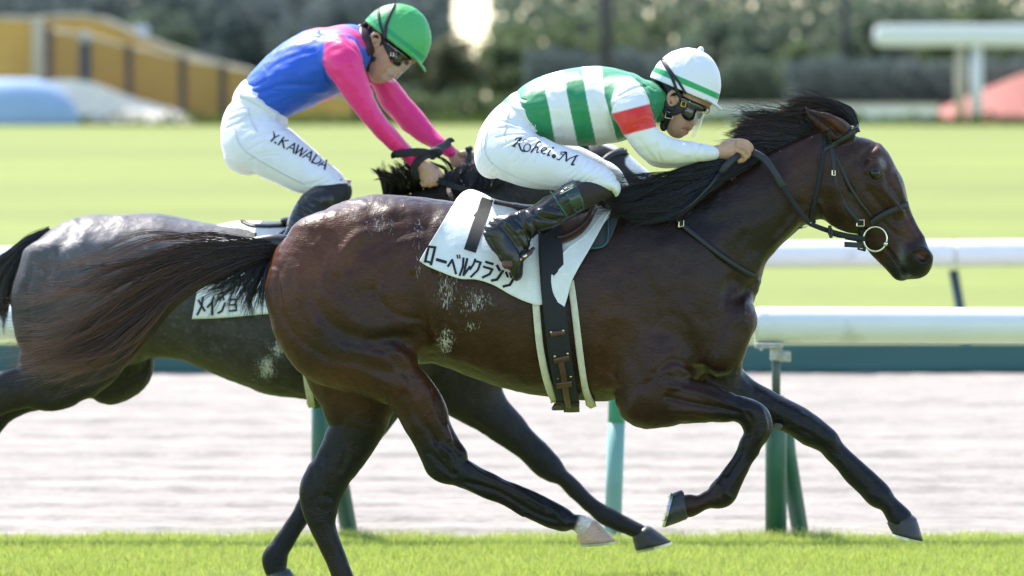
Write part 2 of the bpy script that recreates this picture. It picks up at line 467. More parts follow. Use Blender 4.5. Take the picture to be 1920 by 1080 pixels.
def stroke_mesh(lines, width, F, off, default=0., taper=False):
    """print strokes laid on a surface"""
    V = []; f = []
    for ln in lines:
        w = width
        if isinstance(ln, tuple): ln, w = ln
        c = np.asarray(ln, float)
        m = max(3, int(np.linalg.norm(np.diff(c, axis=0), axis=1).sum() / 2.5)); 
        segs = [c[i:i + 2] for i in range(len(c) - 1)] if len(c) <= 5 else [c]
        for sg in segs:
            q = resample(sg, max(3, int(np.linalg.norm(np.diff(sg, axis=0), axis=1).sum() / 2.5)))
            d = np.gradient(q, axis=0); d /= np.linalg.norm(d, axis=1, keepdims=True) + 1e-9
            q[0] -= d[0] * w * .3; q[-1] += d[-1] * w * .3
            nn = np.stack([-d[:, 1], d[:, 0]], 1) * w / 2
            a = F.on((q + nn)[:, 0], (q + nn)[:, 1], False, default); b = F.on((q - nn)[:, 0], (q - nn)[:, 1], False, default)
            a[:, 1] -= off; b[:, 1] -= off
            o = len(V); V += a.tolist() + b.tolist(); k = len(q)
            f += [(o + i, o + k + i, o + k + i + 1, o + i + 1) for i in range(k - 1)]
    return np.array(V), f
def hair(name, guides, n, Y0, matl, parent, r0=.0011, M=9, spread=6., wild=10., clumps=60, ys=.03, tipcol=None, rootcol=(.008, .007, .007), u_pow=1., seed=1, short=.35, curl=0., cf_=9., tight=None):
    """strands as thin tapering tubes. guides: list of polylines rows (px,py,y)"""
    R = np.random.default_rng(seed)
    G = np.stack([resample(catmull(g, 5), M) for g in guides])    # g,M,3
    ng = len(G)
    cu = R.random(clumps) ** u_pow * (ng - 1.0001); coff = R.standard_normal((clumps, 3)) * [spread, spread, ys]
    cph = R.random((clumps, 2)) * 6.28; cf = .6 + R.random(clumps) * 1.6; cw = R.standard_normal((clumps, 2)) * wild
    ci = R.integers(0, clumps, n)
    u = np.clip(cu[ci] + R.standard_normal(n) * .05, 0, ng - 1.0001); k = u.astype(int); fr = (u - k)[:, None, None]
    S = G[k] * (1 - fr) + G[np.minimum(k + 1, ng - 1)] * fr
    ln = 1 - R.random(n) ** 2 * short
    tt = np.linspace(0, 1, M)[None, :] * ln[:, None]
    x = tt * (M - 1); i0 = np.minimum(x.astype(int), M - 2); fx = (x - i0)[..., None]; ar = np.arange(n)[:, None]
    S = S[ar, i0] * (1 - fx) + S[ar, i0 + 1] * fx
    S += coff[ci][:, None] * (.15 + .85 * tt[..., None])
    S[..., 0] += (cw[ci][:, :1] * np.sin(cf[ci][:, None] * tt * 5 + cph[ci][:, :1])) * tt ** 1.3
    S[..., 1] += (cw[ci][:, 1:] * np.sin(cf[ci][:, None] * tt * 5 + cph[ci][:, 1:])) * tt ** 1.3
    ind = R.standard_normal((n, 3)) * [spread * .5, spread * .5, ys * .4]; ind2 = R.standard_normal((n, 2)) * wild * (.5 if tight is None else .3); ph = R.random((n, 1)) * 6.28
    S += ind[:, None] * ((.4 + .6 * tt[..., None]) if tight is None else tight * (1.5 - tt[..., None]))
    S[..., :2] += ind2[:, None] * (np.sin(tt * 4 + ph) * tt ** 1.5)[..., None]
    if curl:
        cp = R.random((clumps, 1)) * 6.28; cfr = cf_ * (.6 + .8 * R.random((clumps, 1))); ip = R.random((n, 1)) * 1.5
        S[..., 1] += curl * np.sin(cfr[ci] * tt + cp[ci] + ip) * tt ** .8; S[..., 0] += .5 * curl * np.cos(cfr[ci] * .8 * tt + cp[ci] * 2 + ip) * tt ** .8
    Wp = P(S[..., 0], S[..., 1], Y0 + S[..., 2])
    rad = r0 * (.7 + .6 * R.random((n, 1))) * np.clip(1.15 - np.linspace(0, 1, M)[None] ** 2, .12, 1)
    d = np.gradient(Wp, axis=1); d /= np.linalg.norm(d, axis=2, keepdims=True) + 1e-9
    e1 = np.cross(d, np.array([0, 1., 0.])); e1 /= np.linalg.norm(e1, axis=2, keepdims=True) + 1e-6; e2 = np.cross(d, e1)
    ring = [Wp + rad[..., None] * (e1 * math.cos(a) + e2 * math.sin(a)) for a in (0, 2.094, 4.189)]
    V = np.stack(ring, 2).reshape(-1, 3)                          # n,M,3ring
    b = (np.arange(n)[:, None] * M + np.arange(M - 1)[None]) * 3
    Q = np.concatenate([np.stack([b + q, b + (q + 1) % 3, b + 3 + (q + 1) % 3, b + 3 + q], -1).reshape(-1, 4) for q in range(3)])
    tc = np.array(tipcol if tipcol is not None else rootcol); rc = np.array(rootcol)
    mixv = (tt ** 1.2) * R.random((clumps, 1))[ci] ** .8 * (.5 + .5 * R.random((n, 1)))
    col = rc + (tc - rc) * mixv[..., None]; col = col * (.7 + .6 * R.random((n, 1, 1)))
    col = np.repeat(col[:, :, None], 3, 2).reshape(-1, 3)
    return mesh_np(name, V, Q, matl, parent, col=col)
# ------------------------------------------------------------------ the ground, the tracks, the rails
def sheet(name, xs, ys, zf, matl, kind='structure'):
    X, Y = np.meshgrid(xs, ys, indexing='ij'); Z = zf(X, Y)
    V = np.stack([X, Y, Z], -1).reshape(-1, 3); n, m = len(xs), len(ys)
    i, j = np.meshgrid(np.arange(n - 1), np.arange(m - 1), indexing='ij'); a = (i * m + j).ravel()
    o = mesh_np(name, V, np.stack([a, a + m, a + m + 1, a + 1], 1), matl); o['kind'] = kind; return o
MAT_TURF = mat('turf_soil', (.15, .20, .045), rough=.95, noise=[(3, .25), (40, .4)], bump=[(60, .8, .01)])
MAT_LAWN = mat('mown_lawn', (.152, .182, .017), rough=.9, noise=[(.06, .15), (.5, .12), (9, .18)], bump=[(12, .8, .03)], stretch=(.25, 1, 1))
MAT_DIRT = mat('harrowed_sand', (.276, .243, .211), rough=.95, noise=[(2.2, .12), (14, .22), (70, .2)], bump=[(40, .8, .012), (160, .6, .005)], stretch=(.35, 1, 1))
MAT_PARK = mat('parkland_grass', (.13, .17, .05), rough=.95, noise=[(.02, .3), (.4, .2)])
MAT_RAIL = mat('white_rail_plastic', (.80, .80, .79), rough=.28, noise=[(6, .03)], wear=(7, .6, (.50, .49, .43), .45))
MAT_GREENPOST = mat('green_painted_steel', (.022, .105, .070), rough=.38, noise=[(10, .12)], bump=[(60, .15, .001)], wear=(14, .68, (.10, .12, .10), .5))
MAT_TEALPOST = mat('pale_teal_plastic', (.165, .36, .33), rough=.45, noise=[(8, .08)])
MAT_TEALBAND = mat('green_band_plastic', (.03, .30, .20), rough=.4)
MAT_BOARD = mat('teal_edge_board', (.032, .112, .098), rough=.6, noise=[(3, .15)], stretch=(.2, 1, 3))
MAT_GALV = mat('galvanised_steel', (.42, .43, .42), rough=.45, metal=.8, noise=[(50, .2)])
MAT_BLADE = mat('grass_blade', (.20, .30, .03), rough=.55, attr=True, transl=.55)

sheet('ground', np.array([-600, -300, -40, 40, 300, 600.]), np.array([-60, -40, 0, 60, 200, 500, 700.]), lambda X, Y: np.where(Y > 190, .6, -.12), MAT_PARK)
sheet('turf_course', np.linspace(-30, 30, 61), np.linspace(-14, 4.62, 60), lambda X, Y: .012 * np.sin(X * 1.7 + Y * 2.3) * np.cos(Y * 1.3) - .012, MAT_TURF)
R_ = np.random.default_rng(3)
def dirt_z(X, Y):
    z = np.zeros_like(X)
    q = np.stack([X.ravel() * .5, Y.ravel() * 0, Y.ravel() * 6.2], 1); z += (vnoise(q, 1.0) * .0035).reshape(X.shape)         # harrow furrows run along the track
    q = np.stack([X.ravel() * 2.6, Y.ravel() * 3, Y.ravel() * 0], 1); z += (vnoise(q, 1.0) * .004).reshape(X.shape)
    q = np.stack([X.ravel() * 9, Y.ravel() * 11, Y.ravel() * 0], 1); z += (vnoise(q, 1.0) * .004).reshape(X.shape)
    for y0, d, w in ((5.3, .05, .05), (6.1, .06, .06), (6.9, .045, .06), (7.9, .07, .08), (8.8, .05, .07), (9.7, .05, .08), (10.8, .07, .10), (12.5, .06, .12), (14.0, .05, .12), (16.0, .06, .15)):
        z += -.55 * d * np.exp(-((Y - y0 - .05 * np.sin(X * .9 + y0)) / w) ** 2) * (.45 + .55 * np.sin(X * .8 + y0 * 5) ** 2) + .2 * d * np.exp(-((Y - y0 - 1.6 * w) / w) ** 2)
    return z - .03
sheet('dirt_track', np.r_[np.linspace(-40, -4.5, 60)[:-1], np.linspace(-4.5, 4.5, 190), np.linspace(4.5, 40, 60)[1:]], np.linspace(4.5, 20.35, 330), dirt_z, MAT_DIRT)
sheet('infield_lawn', np.linspace(-160, 160, 65), np.r_[np.linspace(20.45, 60, 30), np.linspace(64, 236, 44)], lambda X, Y: np.clip((Y - 45) / 185, 0, 1.1) ** 1.1 * 1.02 + .012 * np.sin(X * .4) * np.sin(Y * .3), MAT_LAWN)

def blades(name, n, xr, yr, h, w, seed, edge=None, lean=.5, c0=(.26, .35, .05), c1=(.50, .55, .13)):
    R = np.random.default_rng(seed)
    x = R.uniform(*xr, n); y = R.uniform(*yr, n)
    if edge is not None: keep = y < edge + .05 * np.sin(x * 7) + .03 * np.sin(x * 19 + 2) + R.normal(0, .02, n); x, y = x[keep], y[keep]; n = len(x)
    dens = .75 + .35 * np.sin(x * 3.1 + 1) * np.sin(y * 5.2) + .2 * np.sin(x * 11 + y * 7)
    hh = h * R.uniform(.45, 1.15, n) * (.75 + .35 * np.clip(dens, 0, 1.2)); a = R.uniform(0, 2 * math.pi, n); ww = w * R.uniform(.6, 1.2, n)
    ln = R.normal(0, lean, (n, 2)); sx, sy = np.cos(a) * ww, np.sin(a) * ww
    z0 = np.zeros(n) - .012
    b1 = np.stack([x - sx, y - sy, z0], 1); b2 = np.stack([x + sx, y + sy, z0], 1)
    m = np.stack([x + ln[:, 0] * hh * .35, y + ln[:, 1] * hh * .35, z0 + hh * .6], 1); mo = np.stack([sx * .7, sy * .7, 0 * sx], 1)
    t = np.stack([x + ln[:, 0] * hh, y + ln[:, 1] * hh, z0 + hh], 1)
    V = np.stack([b1, b2, m + mo, m - mo, t], 1).reshape(-1, 3); o = np.arange(n)[:, None] * 5
    T = np.concatenate([o + [0, 1, 2], o + [0, 2, 3], o + [3, 2, 4]])
    u = R.random(n)[:, None]; c = np.array(c0) * (1 - u) + np.array(c1) * u
    dry = R.random(n) < .06; c[dry] = (.42, .36, .16)
    ob = mesh_np(name, V, T, MAT_BLADE, None, col=np.repeat(c, 5, 0)); ob['kind'] = 'stuff'; return ob
blades('turf_grass', 230000, (-2.9, 2.9), (1.3, 4.66), .034, .0013, 11, edge=4.56)
blades('turf_grass', 45000, (-6, 6), (-3, 1.3), .045, .003, 12)
for x0_, x1_, sd_ in ((2.9, 9, 14), (-9, -2.9, 15)): blades('turf_grass', 60000, (x0_, x1_), (1.3, 4.66), .042, .0026, sd_, edge=4.56)
blades('turf_fringe', 9000, (-2.9, 2.9), (4.42, 4.68), .045, .0014, 13, edge=4.60, lean=.6)

def rail(label, Y, y_left, y_right, dia_px, joints, posts, hi, detail=True):
    sc = (CAM_D + Y) / F_PX; yc = lambda px: y_left + (y_right - y_left) * px / 1920.
    root = thing('running_rail', label, 'rail', P(960, 900, Y) * [1, 1, 0], 'white running rails')
    r = dia_px * sc / 2
    for a, b in zip(joints[:-1], joints[1:]):
        p, q = P(a, yc(a), Y), P(b, yc(b), Y); g = .004
        u = (q - p) / np.linalg.norm(q - p); p = p + u * g; q = q - u * g; L = np.linalg.norm(q - p)
        prof = [(0, .90), (.006, .985), (.02, 1.0), (.045, 1.0), (.05, .985), (.055, 1.0)]
        st = prof + [(t, 1.0) for t in np.linspace(.2, L - .2, 14)] + [(L - t, s) for t, s in prof[::-1]]
        MB().tube([p + u * t for t, s in st], [r * s for t, s in st], 28).build('rail_pipe', MAT_RAIL, root, smooth=True)
    for px in posts:
        base = P(px, 900, Y)[0]; zt = P(px, yc(px), Y)[2] - r
        if not detail:
            m = MB(); m.tube([(base + .10, Y + .02, -.05), (base - .03, Y + .02, zt - .02)], .034, 12); m.build('post', MAT_BLUEPOST, root, smooth=True); continue
        z1 = P(px, 742, Y)[2]
        MB().tube([(base, Y, -.08), (base, Y, z1 - .02), (base, Y, z1)], [.045, .045, .030], 20).build('post', MAT_GREENPOST, root, smooth=True)
        MB().tube([(base + .0, Y, z1 - .01), (base, Y, zt - .03)], .0185, 12).build('post_rod', MAT_GALV2, root, smooth=True)
        MB().tube([(base + .030, Y + .06, z1 - .06), (base + .055, Y + .10, z1 * .55), (base + .122, Y + .16, -.08)], .036, 16).build('brace', MAT_GREENPOST, root, smooth=True)
        b = MB(); b.box((base - .03, Y, zt - .012), (.115, .11, .018), bev=.004); b.box((base, Y, zt - .045), (.05, .05, .06), bev=.006)
        b.box((base + .035, Y - .02, zt - .055), (.05, .03, .045), bev=.004); b.tube([(base - .065, Y - .05, zt - .02), (base - .065, Y - .075, zt - .02)], .009, 8); b.tube([(base + .035, Y - .03, zt - .055), (base + .035, Y - .065, zt - .055)], .013, 8)
        b.build('bracket', MAT_GALV, root)
MAT_BLUEPOST = mat('dark_blue_green_post', (.035, .06, .075), rough=.5)
MAT_GALV2 = mat('weathered_rod', (.10, .13, .12), rough=.5, metal=.4)
rail('white pipe rail on green posts along the turf edge just behind the horses', 4.62, 604, 611, 68, [-2200, -392, 1415, 3222, 5000], [-1110, -255, 604, 1455, 2310], .95)
rail('white pipe rail on the far side of the sand track behind the bay horse', 20.62, 489, 475, 50, [-1800, -400, 700, 1500 + 290, 2900, 4000], [-995, -437, 121, 679, 1237, 1795, 2353], .9, detail=False)
# the pale teal post between the green ones
tp = P(1152, 900, 4.9); zt = P(1158, 716, 4.9)[2]
pt = thing('marker_post', 'pale teal round post with a green band under the bay horse', 'post', (tp[0], 4.9, 0))
pA, pB, pC = P(1148, 1015, 4.9), P(1156, 792, 4.9), P(1158, 716, 4.9)
pA[2] = -.06
MB().tube([pA, pB], .036, 18).build('post', MAT_TEALPOST, pt, smooth=True)
MB().tube([pB, pC, pC + [0, 0, .012]], [.0365, .0365, .025], 18).build('band', MAT_TEALBAND, pt, smooth=True)
# low teal board at the far edge of the sand
bd = thing('edge_board', 'low dark teal board along the far edge of the sand track', 'board', (0, 20.4, 0))
for k in range(-8, 9):
    MB().box((k * 2.4, 20.4, .072), (2.394, .05, .19), bev=.004).build('board', MAT_BOARD, bd)

# ------------------------------------------------------------------ far side of the infield: playground, hedges, trees
BY = 230.; BS = (CAM_D + BY) / F_PX
def leaf_cloud(pts, size, R, flat=.0):
    n = len(pts); d = R.standard_normal((n, 3)); d /= np.linalg.norm(d, axis=1, keepdims=True)
    e = np.cross(d, R.standard_normal((n, 3))); e /= np.linalg.norm(e, axis=1, keepdims=True); s = size * R.uniform(.6, 1.4, (n, 1))
    V = np.stack([pts - d * s, pts + e * s * .55, pts + d * s, pts - e * s * .55], 1).reshape(-1, 3)
    return V, (np.arange(n)[:, None] * 4 + np.arange(4)[None])
MAT_LEAF = mat('tree_leaf', (.06, .09, .03), rough=.8, spec=.2, attr=True, transl=.5)
MAT_BARK = mat('bark', (.07, .06, .055), rough=.9, noise=[(8, .3)], bump=[(20, .6, .02)])
def crown_pts(n, R, lobes, rx, rz, h):
    c = np.stack([R.normal(0, rx * .5, lobes), R.normal(0, rx * .5, lobes), h - rz + R.uniform(-.75, .55, lobes) * rz], 1)
    k = R.integers(0, lobes, n); v = R.standard_normal((n, 3)); v /= np.linalg.norm(v, axis=1, keepdims=True)
    r = R.uniform(.45, 1.05, (n, 1)) * (rx * .42) * (.7 + .6 * (k % 5 / 5.))[:, None]
    return c[k] + v * r * [1, 1, .8]
TREES = []
def tree(px, top, wpx, label, colr, Y=240., dens=1.0, group='trees beyond the infield', trunk_w=.16, base_py=222):
    R = np.random.default_rng(int(px * 7 + top * 13 + Y) % 100000)
    sc = (CAM_D + Y) / F_PX; b = P(px, base_py, Y); zt = P(px, top, Y)[2]; h = zt - b[2]; rx = wpx * sc / 2
    t = thing('tree', label, 'tree', b, group)
    n = int(1900 * dens * max(1, rx * h / 12)); n = min(n, 9000)
    pts = crown_pts(n, R, 16, rx, h * .42, h) + b
    V, Q = leaf_cloud(pts, .19, R)
    u = R.random((n, 1)); c = np.array(colr) * (.75 + .5 * u); c = np.clip(c + R.normal(0, .004, (n, 3)), .004, 1)
    mesh_np('crown', V, Q, MAT_LEAF, t, col=np.repeat(c, 4, 0))
    m = MB(); m.tube([b + [0, 0, -.3], b + [.05, 0, h * .35], b + [-.05, .05, h * .8]], [trunk_w * 1.3, trunk_w, trunk_w * .3], 8)
    for k in range(4):
        a = k * 1.6 + R.random(); m.tube([b + [0, 0, h * .35], b + [math.cos(a) * rx * .5, math.sin(a) * rx * .5, h * .7]], [trunk_w * .5, trunk_w * .15], 6)
    m.build('trunk', MAT_BARK, t, smooth=True); return t
def leafy_mass(name, x0, x1, top0, top1, bot, Y, colr, n, kind=None, depth=6., size=.25, label=None, cat=None, seed=5, group=None, rag=1.):
    R = np.random.default_rng(seed); px = R.uniform(x0, x1, n); f = (px - x0) / (x1 - x0)
    tp = top0 + (top1 - top0) * f + rag * (14 * np.sin(px * .05 + seed) + 9 * np.sin(px * .13 + 2) + 6 * np.sin(px * .31))
    v = R.random(n) ** .8; py = tp + (bot - tp) * v; yy = Y + R.uniform(0, depth, n)
    pts = P(px, py, np.full(n, Y)); pts[:, 1] = yy
    V, Q = leaf_cloud(pts, size, R); c = np.array(colr) * (.7 + .6 * R.random((n, 1))); c = np.clip(c + R.normal(0, .006, (n, 3)), .003, 1)
    o = mesh_np(name, V, Q, MAT_LEAF, None, col=np.repeat(c, 4, 0))
    if kind: o['kind'] = kind
    else: tag(o, label, cat, group)
    return o
G_DK, G_MD, G_LT, G_OL = (.105, .130, .128), (.105, .138, .095), (.12, .155, .075), (.105, .112, .068)  # darker greens paled towards blue, haze put into the leaf colour
leafy_mass('far_wood', -350, 840, -120, -60, 225, 300, G_DK, 34000, kind='stuff', depth=25, size=.33, seed=5)
leafy_mass('far_wood', 918, 2300, -75, -60, 225, 330, G_MD, 30000, kind='stuff', depth=25, size=.3, seed=9, rag=1.6)
tree(255, 5, 210, 'lighter green round tree rising behind the orange wall', G_MD, 262)
tree(75, -40, 190, 'dark tree at the far left, over the beige pillar of the orange wall', G_DK, 270)
tree(470, -60, 260, 'dark tall tree behind the back of the jockey in blue', G_DK, 280)
tree(640, -50, 240, 'dark tree right behind the green helmet', G_DK, 275)
tree(842, 28, 150, 'small olive tree with a bare trunk, just right of the green helmet', G_OL, 236, trunk_w=.25, dens=1.2)
tree(765, 70, 130, 'short grey green tree between the green helmet and the olive tree', G_MD, 246)
tree(898, 64, 130, 'low pale green tree under the bright sky gap at the top middle', G_LT, 250)
tree(962, 60, 120, 'small pale green tree above the back of the jockey in hoops', G_LT, 245)
tree(1060, 18, 190, 'pale green spreading tree left of the dark pole', G_LT, 285)
tree(1215, 10, 200, 'pale green broad tree right of the dark pole, over the white helmet', G_LT, 290)
tree(1335, 15, 180, 'mid green tree between the white helmet and the thin dark trunk', G_MD, 262)
tree(1440, 8, 170, 'tall mid green tree left of the sky gap', G_MD, 258)
tree(1532, 50, 110, 'low bright green tree under the sky gap', G_LT, 252)
tree(1690, -20, 190, 'green tree over the left end of the white beam', G_MD, 262)
tree(1840, -30, 200, 'green tree above the middle of the white beam', G_LT, 266)
tree(1960, -50, 200, 'green tree at the right edge over the white beam', G_MD, 262)
hz = dict(size=.16)
leafy_mass('hedge', 1478, 1990, 108, 112, 226, 238, G_DK, 12000, label='long dark clipped hedge behind the horse head and the beam posts', cat='hedge', seed=21, depth=2.5, size=.12, rag=.3, group='hedges beyond the infield')
leafy_mass('hedge', 985, 1300, 90, 96, 226, 240, G_DK, 9000, label='dark clipped hedge behind the jockey in hoops', cat='hedge', seed=22, depth=2.5, size=.12, rag=.4, group='hedges beyond the infield')
leafy_mass('hedge', 1300, 1478, 118, 105, 226, 242, G_MD, 5000, label='greener hedge between the two dark hedges', cat='hedge', seed=23, depth=2.5, size=.12, rag=.6, group='hedges beyond the infield')
leafy_mass('bush', 690, 985, 172, 176, 228, 232, G_LT, 3000, label='low pale green bushes at the lawn edge below the olive tree', cat='bush', seed=24, depth=2.5, size=.14, rag=.5)
leafy_mass('lawn_edge_weeds', -250, 2200, 214, 214, 240, 226, (.085, .13, .03), 9000, kind='stuff', depth=2.0, size=.11, seed=25, rag=.25)
MAT_POLE = mat('dark_pole', (.05, .045, .05), rough=.8, noise=[(4, .2)])
def pole(px, wpx, top, bot, Y, label, cat='pole', name='utility_pole'):
    b = P(px, bot, Y); t = P(px, top, Y); r = wpx * (CAM_D + Y) / F_PX / 2
    o = thing(name, label, cat, b); MB().tube([b + [0, 0, -.5], b + (t - b) * .5, t], [r, r * .95, r * .85], 14).build('shaft', MAT_POLE, o, smooth=True)
    m = MB(); m.box(tuple(t - [0, 0, .6]), (1.8, .12, .14)); m.build('cross_arm', MAT_POLE, o); return o
pole(1138, 23, -150, 222, 236, 'dark pole standing behind the back of the jockey in hoops')
pole(1584, 16, -150, 222, 246, 'thin dark pole against the sky gap, left of the white beam')

MAT_ORANGE = mat('orange_wall_paint', (.62, .36, .085), rough=.7, noise=[(1.2, .08), (9, .06)])
MAT_BEIGE = mat('beige_concrete', (.52, .45, .33), rough=.85, noise=[(2, .1)])
MAT_NET = mat('brown_fence_net', (.30, .19, .07), rough=.9, alpha=.42)
MAT_BRPOST = mat('brown_post_paint', (.085, .06, .05), rough=.7)
MAT_SLATE = mat('slate_paint', (.045, .052, .065), rough=.6)
MAT_BLUEMAT = mat('pale_blue_rubber', (.30, .42, .60), rough=.8, noise=[(1, .06)])
MAT_SAND = mat('pale_play_sand', (.78, .68, .55), rough=.95, noise=[(2, .12)])
MAT_RED = mat('red_rubber_surface', (.42, .15, .12), rough=.85, noise=[(1.5, .1)])
MAT_WHITEP = mat('white_paint', (.78, .77, .74), rough=.6)
MAT_PALEBUILD = mat('pale_render_wall', (.46, .42, .40), rough=.85, noise=[(.4, .08)])
def wall_profile(name, top, bot, Y, depth, matl, parent, cap=None, capm=None, batter=0.):
    """a wall with an outline that rises and falls: front outline, real thickness"""
    T = catmull(top, 6); x = T[:, 0]; B = np.interp(x, np.array(bot)[:, 0], np.array(bot)[:, 1])
    def solid(nm, ty, by, y0, y1, mm, bat=batter):
        f = P(x, ty, y0); g = P(x, by, y0); g[:, 1] -= bat; n = len(x)
        V = np.concatenate([f, g, f + [0, y1 - y0, 0], g + [0, y1 - y0, 0]]); Q = []
        for i in range(n - 1):
            Q += [(i, n + i, n + i + 1, i + 1), (2 * n + i, 2 * n + i + 1, 3 * n + i + 1, 3 * n + i), (i, i + 1, 2 * n + i + 1, 2 * n + i), (n + i, 3 * n + i, 3 * n + i + 1, n + i + 1)]
        for i in (0, n - 1): Q.append((i, 2 * n + i, 3 * n + i, n + i))
        return mesh_np(nm, V, Q, mm, parent, smooth=False)
    solid(name, T[:, 1] + (cap or 0), B, Y, Y + depth, matl)
    if cap: solid('coping', T[:, 1], T[:, 1] + cap, Y - .15, Y + depth + .15, capm)
pw = thing('play_slide_wall', 'long curving orange playground wall with a beige coping, rising to a hump on the left', 'wall', P(200, 226, 232))
wall_profile('wall', [(-250, 40), (-120, 34), (0, 29), (55, 31), (95, 27), (140, 25), (180, 29), (225, 46), (280, 72), (340, 94), (400, 112), (455, 126), (520, 146), (590, 164), (660, 178)], [(-250, 230), (660, 230)], 232, 2.2, MAT_ORANGE, pw, 9, MAT_BEIGE)
MB().box(tuple(P(72, 128, 231.6)), (22 * BS, .9, 200 * BS * .95), bev=.03).build('pillar', MAT_BEIGE, pw)
fn = thing('fence', 'brown net fence stepping down in front of the orange wall', 'fence', P(250, 226, 229))
fx = [92, 158, 242, 343, 418, 500]; ftop = [52, 62, 84, 106, 122, 136]
for i, (x, t) in enumerate(zip(fx, ftop)):
    b = P(x, 226, 229); zt_ = P(x, t, 229)[2]
    if i != 1: MB().box((b[0], 229, (b[2] + zt_) / 2 - .1), (15 * BS, .16, zt_ - b[2] + .2), bev=.02).build('post', MAT_BRPOST, fn)
for i in range(len(fx) - 1):
    a, b = P(fx[i], ftop[i] + 3, 229), P(fx[i + 1], ftop[i + 1] + 3, 229); a0, b0 = P(fx[i], 226, 229), P(fx[i + 1], 226, 229)
    mesh_np('net_panel', np.array([a0, b0, b, a]), [(0, 1, 2, 3)], MAT_NET, fn, smooth=False)
    MB().tube([a + [0, 0, .0], b], .07, 8).build('top_rail', MAT_BEIGE, fn, smooth=True)
sp = P(160, 226, 228); st_ = P(160, 66, 228)
sl = thing('sign_post', 'dark slate panel post with a pale top, in front of the net fence', 'post', sp)
MB().box((sp[0], 228, (sp[2] + st_[2]) / 2), (22 * BS, .3, st_[2] - sp[2]), bev=.04).build('panel', MAT_SLATE, sl)
MB().box((sp[0], 227.9, st_[2] - .05), (20 * BS, .34, .45), bev=.05).build('pale_top', MAT_PALEBUILD, sl)
sg = P(266, 58, 233.2)
sb_ = thing('notice_board', 'small pale blue board on top of the orange wall', 'board', sg)
MB().box(tuple(sg), (26 * BS, .08, 20 * BS), bev=.02).build('board', mat('pale_blue_board', (.45, .50, .60), rough=.6), sb_); MB().tube([sg, sg - [0, 0, .9]], .04, 8).build('stake', MAT_BRPOST, sb_)
def mound(name, label, cat, px, py_top, wpx, Y, depth, matl, base=228):
    b = P(px, base, Y); h = P(px, py_top, Y)[2] - b[2]; w = wpx * (CAM_D + Y) / F_PX / 2
    u = np.linspace(0, 2 * math.pi, 32, endpoint=False); rings = []
    for t in np.linspace(0, 1, 9)[:-1]:
        s = math.cos(t * math.pi / 2) ** .7; rings.append([(b[0] + w * s * math.cos(a), b[1] + depth * s * math.sin(a), b[2] - .2 + (h + .2) * math.sin(t * math.pi / 2) ** 1.1) for a in u])
    o = MB().loft(rings).build(name, matl, None, smooth=True); return tag(o, label, cat)
mound('play_mound', 'pale blue rubber mound at the left edge, in front of the orange wall', 'mound', 20, 146, 260, 226, 1.6, MAT_BLUEMAT)
ss = thing('sand_slope', 'pale sand slope at the foot of the brown net fence', 'sand slope', P(200, 228, 227))
wall_profile('slope', [(70, 160), (100, 150), (140, 150), (180, 158), (225, 176), (280, 194), (330, 208), (360, 222)], [(70, 230), (360, 230)], 227.6, 1.2, MAT_SAND, ss, batter=1.0)
rh = thing('rubber_hill', 'pinkish red rubber hill rising at the right edge behind the beam posts', 'mound', P(1900, 228, 236))
wall_profile('slope', [(1690, 228), (1730, 218), (1775, 200), (1830, 176), (1880, 156), (1930, 138), (2000, 118), (2120, 100), (2300, 96)], [(1690, 230), (2300, 230)], 236, 5, MAT_RED, rh, batter=2.5)
pg = thing('beam_gate', 'white horizontal beam on two thin posts above the horse head, top right', 'gate', P(1815, 228, 229))
bl, br = P(1650, 67, 229), P(2250, 67, 229); r_ = 20 * BS
m = MB(); n_ = 14
prof = [(bl[0] - .25, .55), (bl[0] - .1, .9), (bl[0] + .15, 1.), (br[0], 1.)]
m.loft([[(x, 229 + .5 * s * math.cos(a) * 1.0, bl[2] + r_ * s * (1 if abs(math.sin(a)) > .35 else .9) * np.sign(math.sin(a)) * min(1, abs(math.sin(a)) * 1.6)) for a in np.linspace(0, 2 * math.pi, 20, endpoint=False)] for x, s in prof]); m.build('beam', MAT_WHITEP, pg, smooth=False)
for px, wd, mm in ((1800, 18, MAT_BEIGE), (1831, 22, MAT_WHITEP), (2180, 20, MAT_WHITEP)):
    a, b = P(px, 232, 229), P(px, 84, 229); MB().tube([a - [0, 0, .2], b], wd * BS / 2, 14).build('post', mm, pg, smooth=True)
lw = thing('low_wall', 'low white wall at the far edge of the lawn, behind the horse mane', 'wall', P(1500, 228, 231))
a, b = P(1250, 212, 231), P(1760, 212, 231)
MB().box(((a[0] + b[0]) / 2, 231, a[2] - .1), (b[0] - a[0], .25, 36 * BS), bev=.03).build('wall', MAT_WHITEP, lw)
MB().box(((a[0] + b[0]) / 2, 231, a[2] + 18 * BS - .06), (b[0] - a[0] + .1, .33, .08), bev=.02).build('coping', MAT_BEIGE, lw)
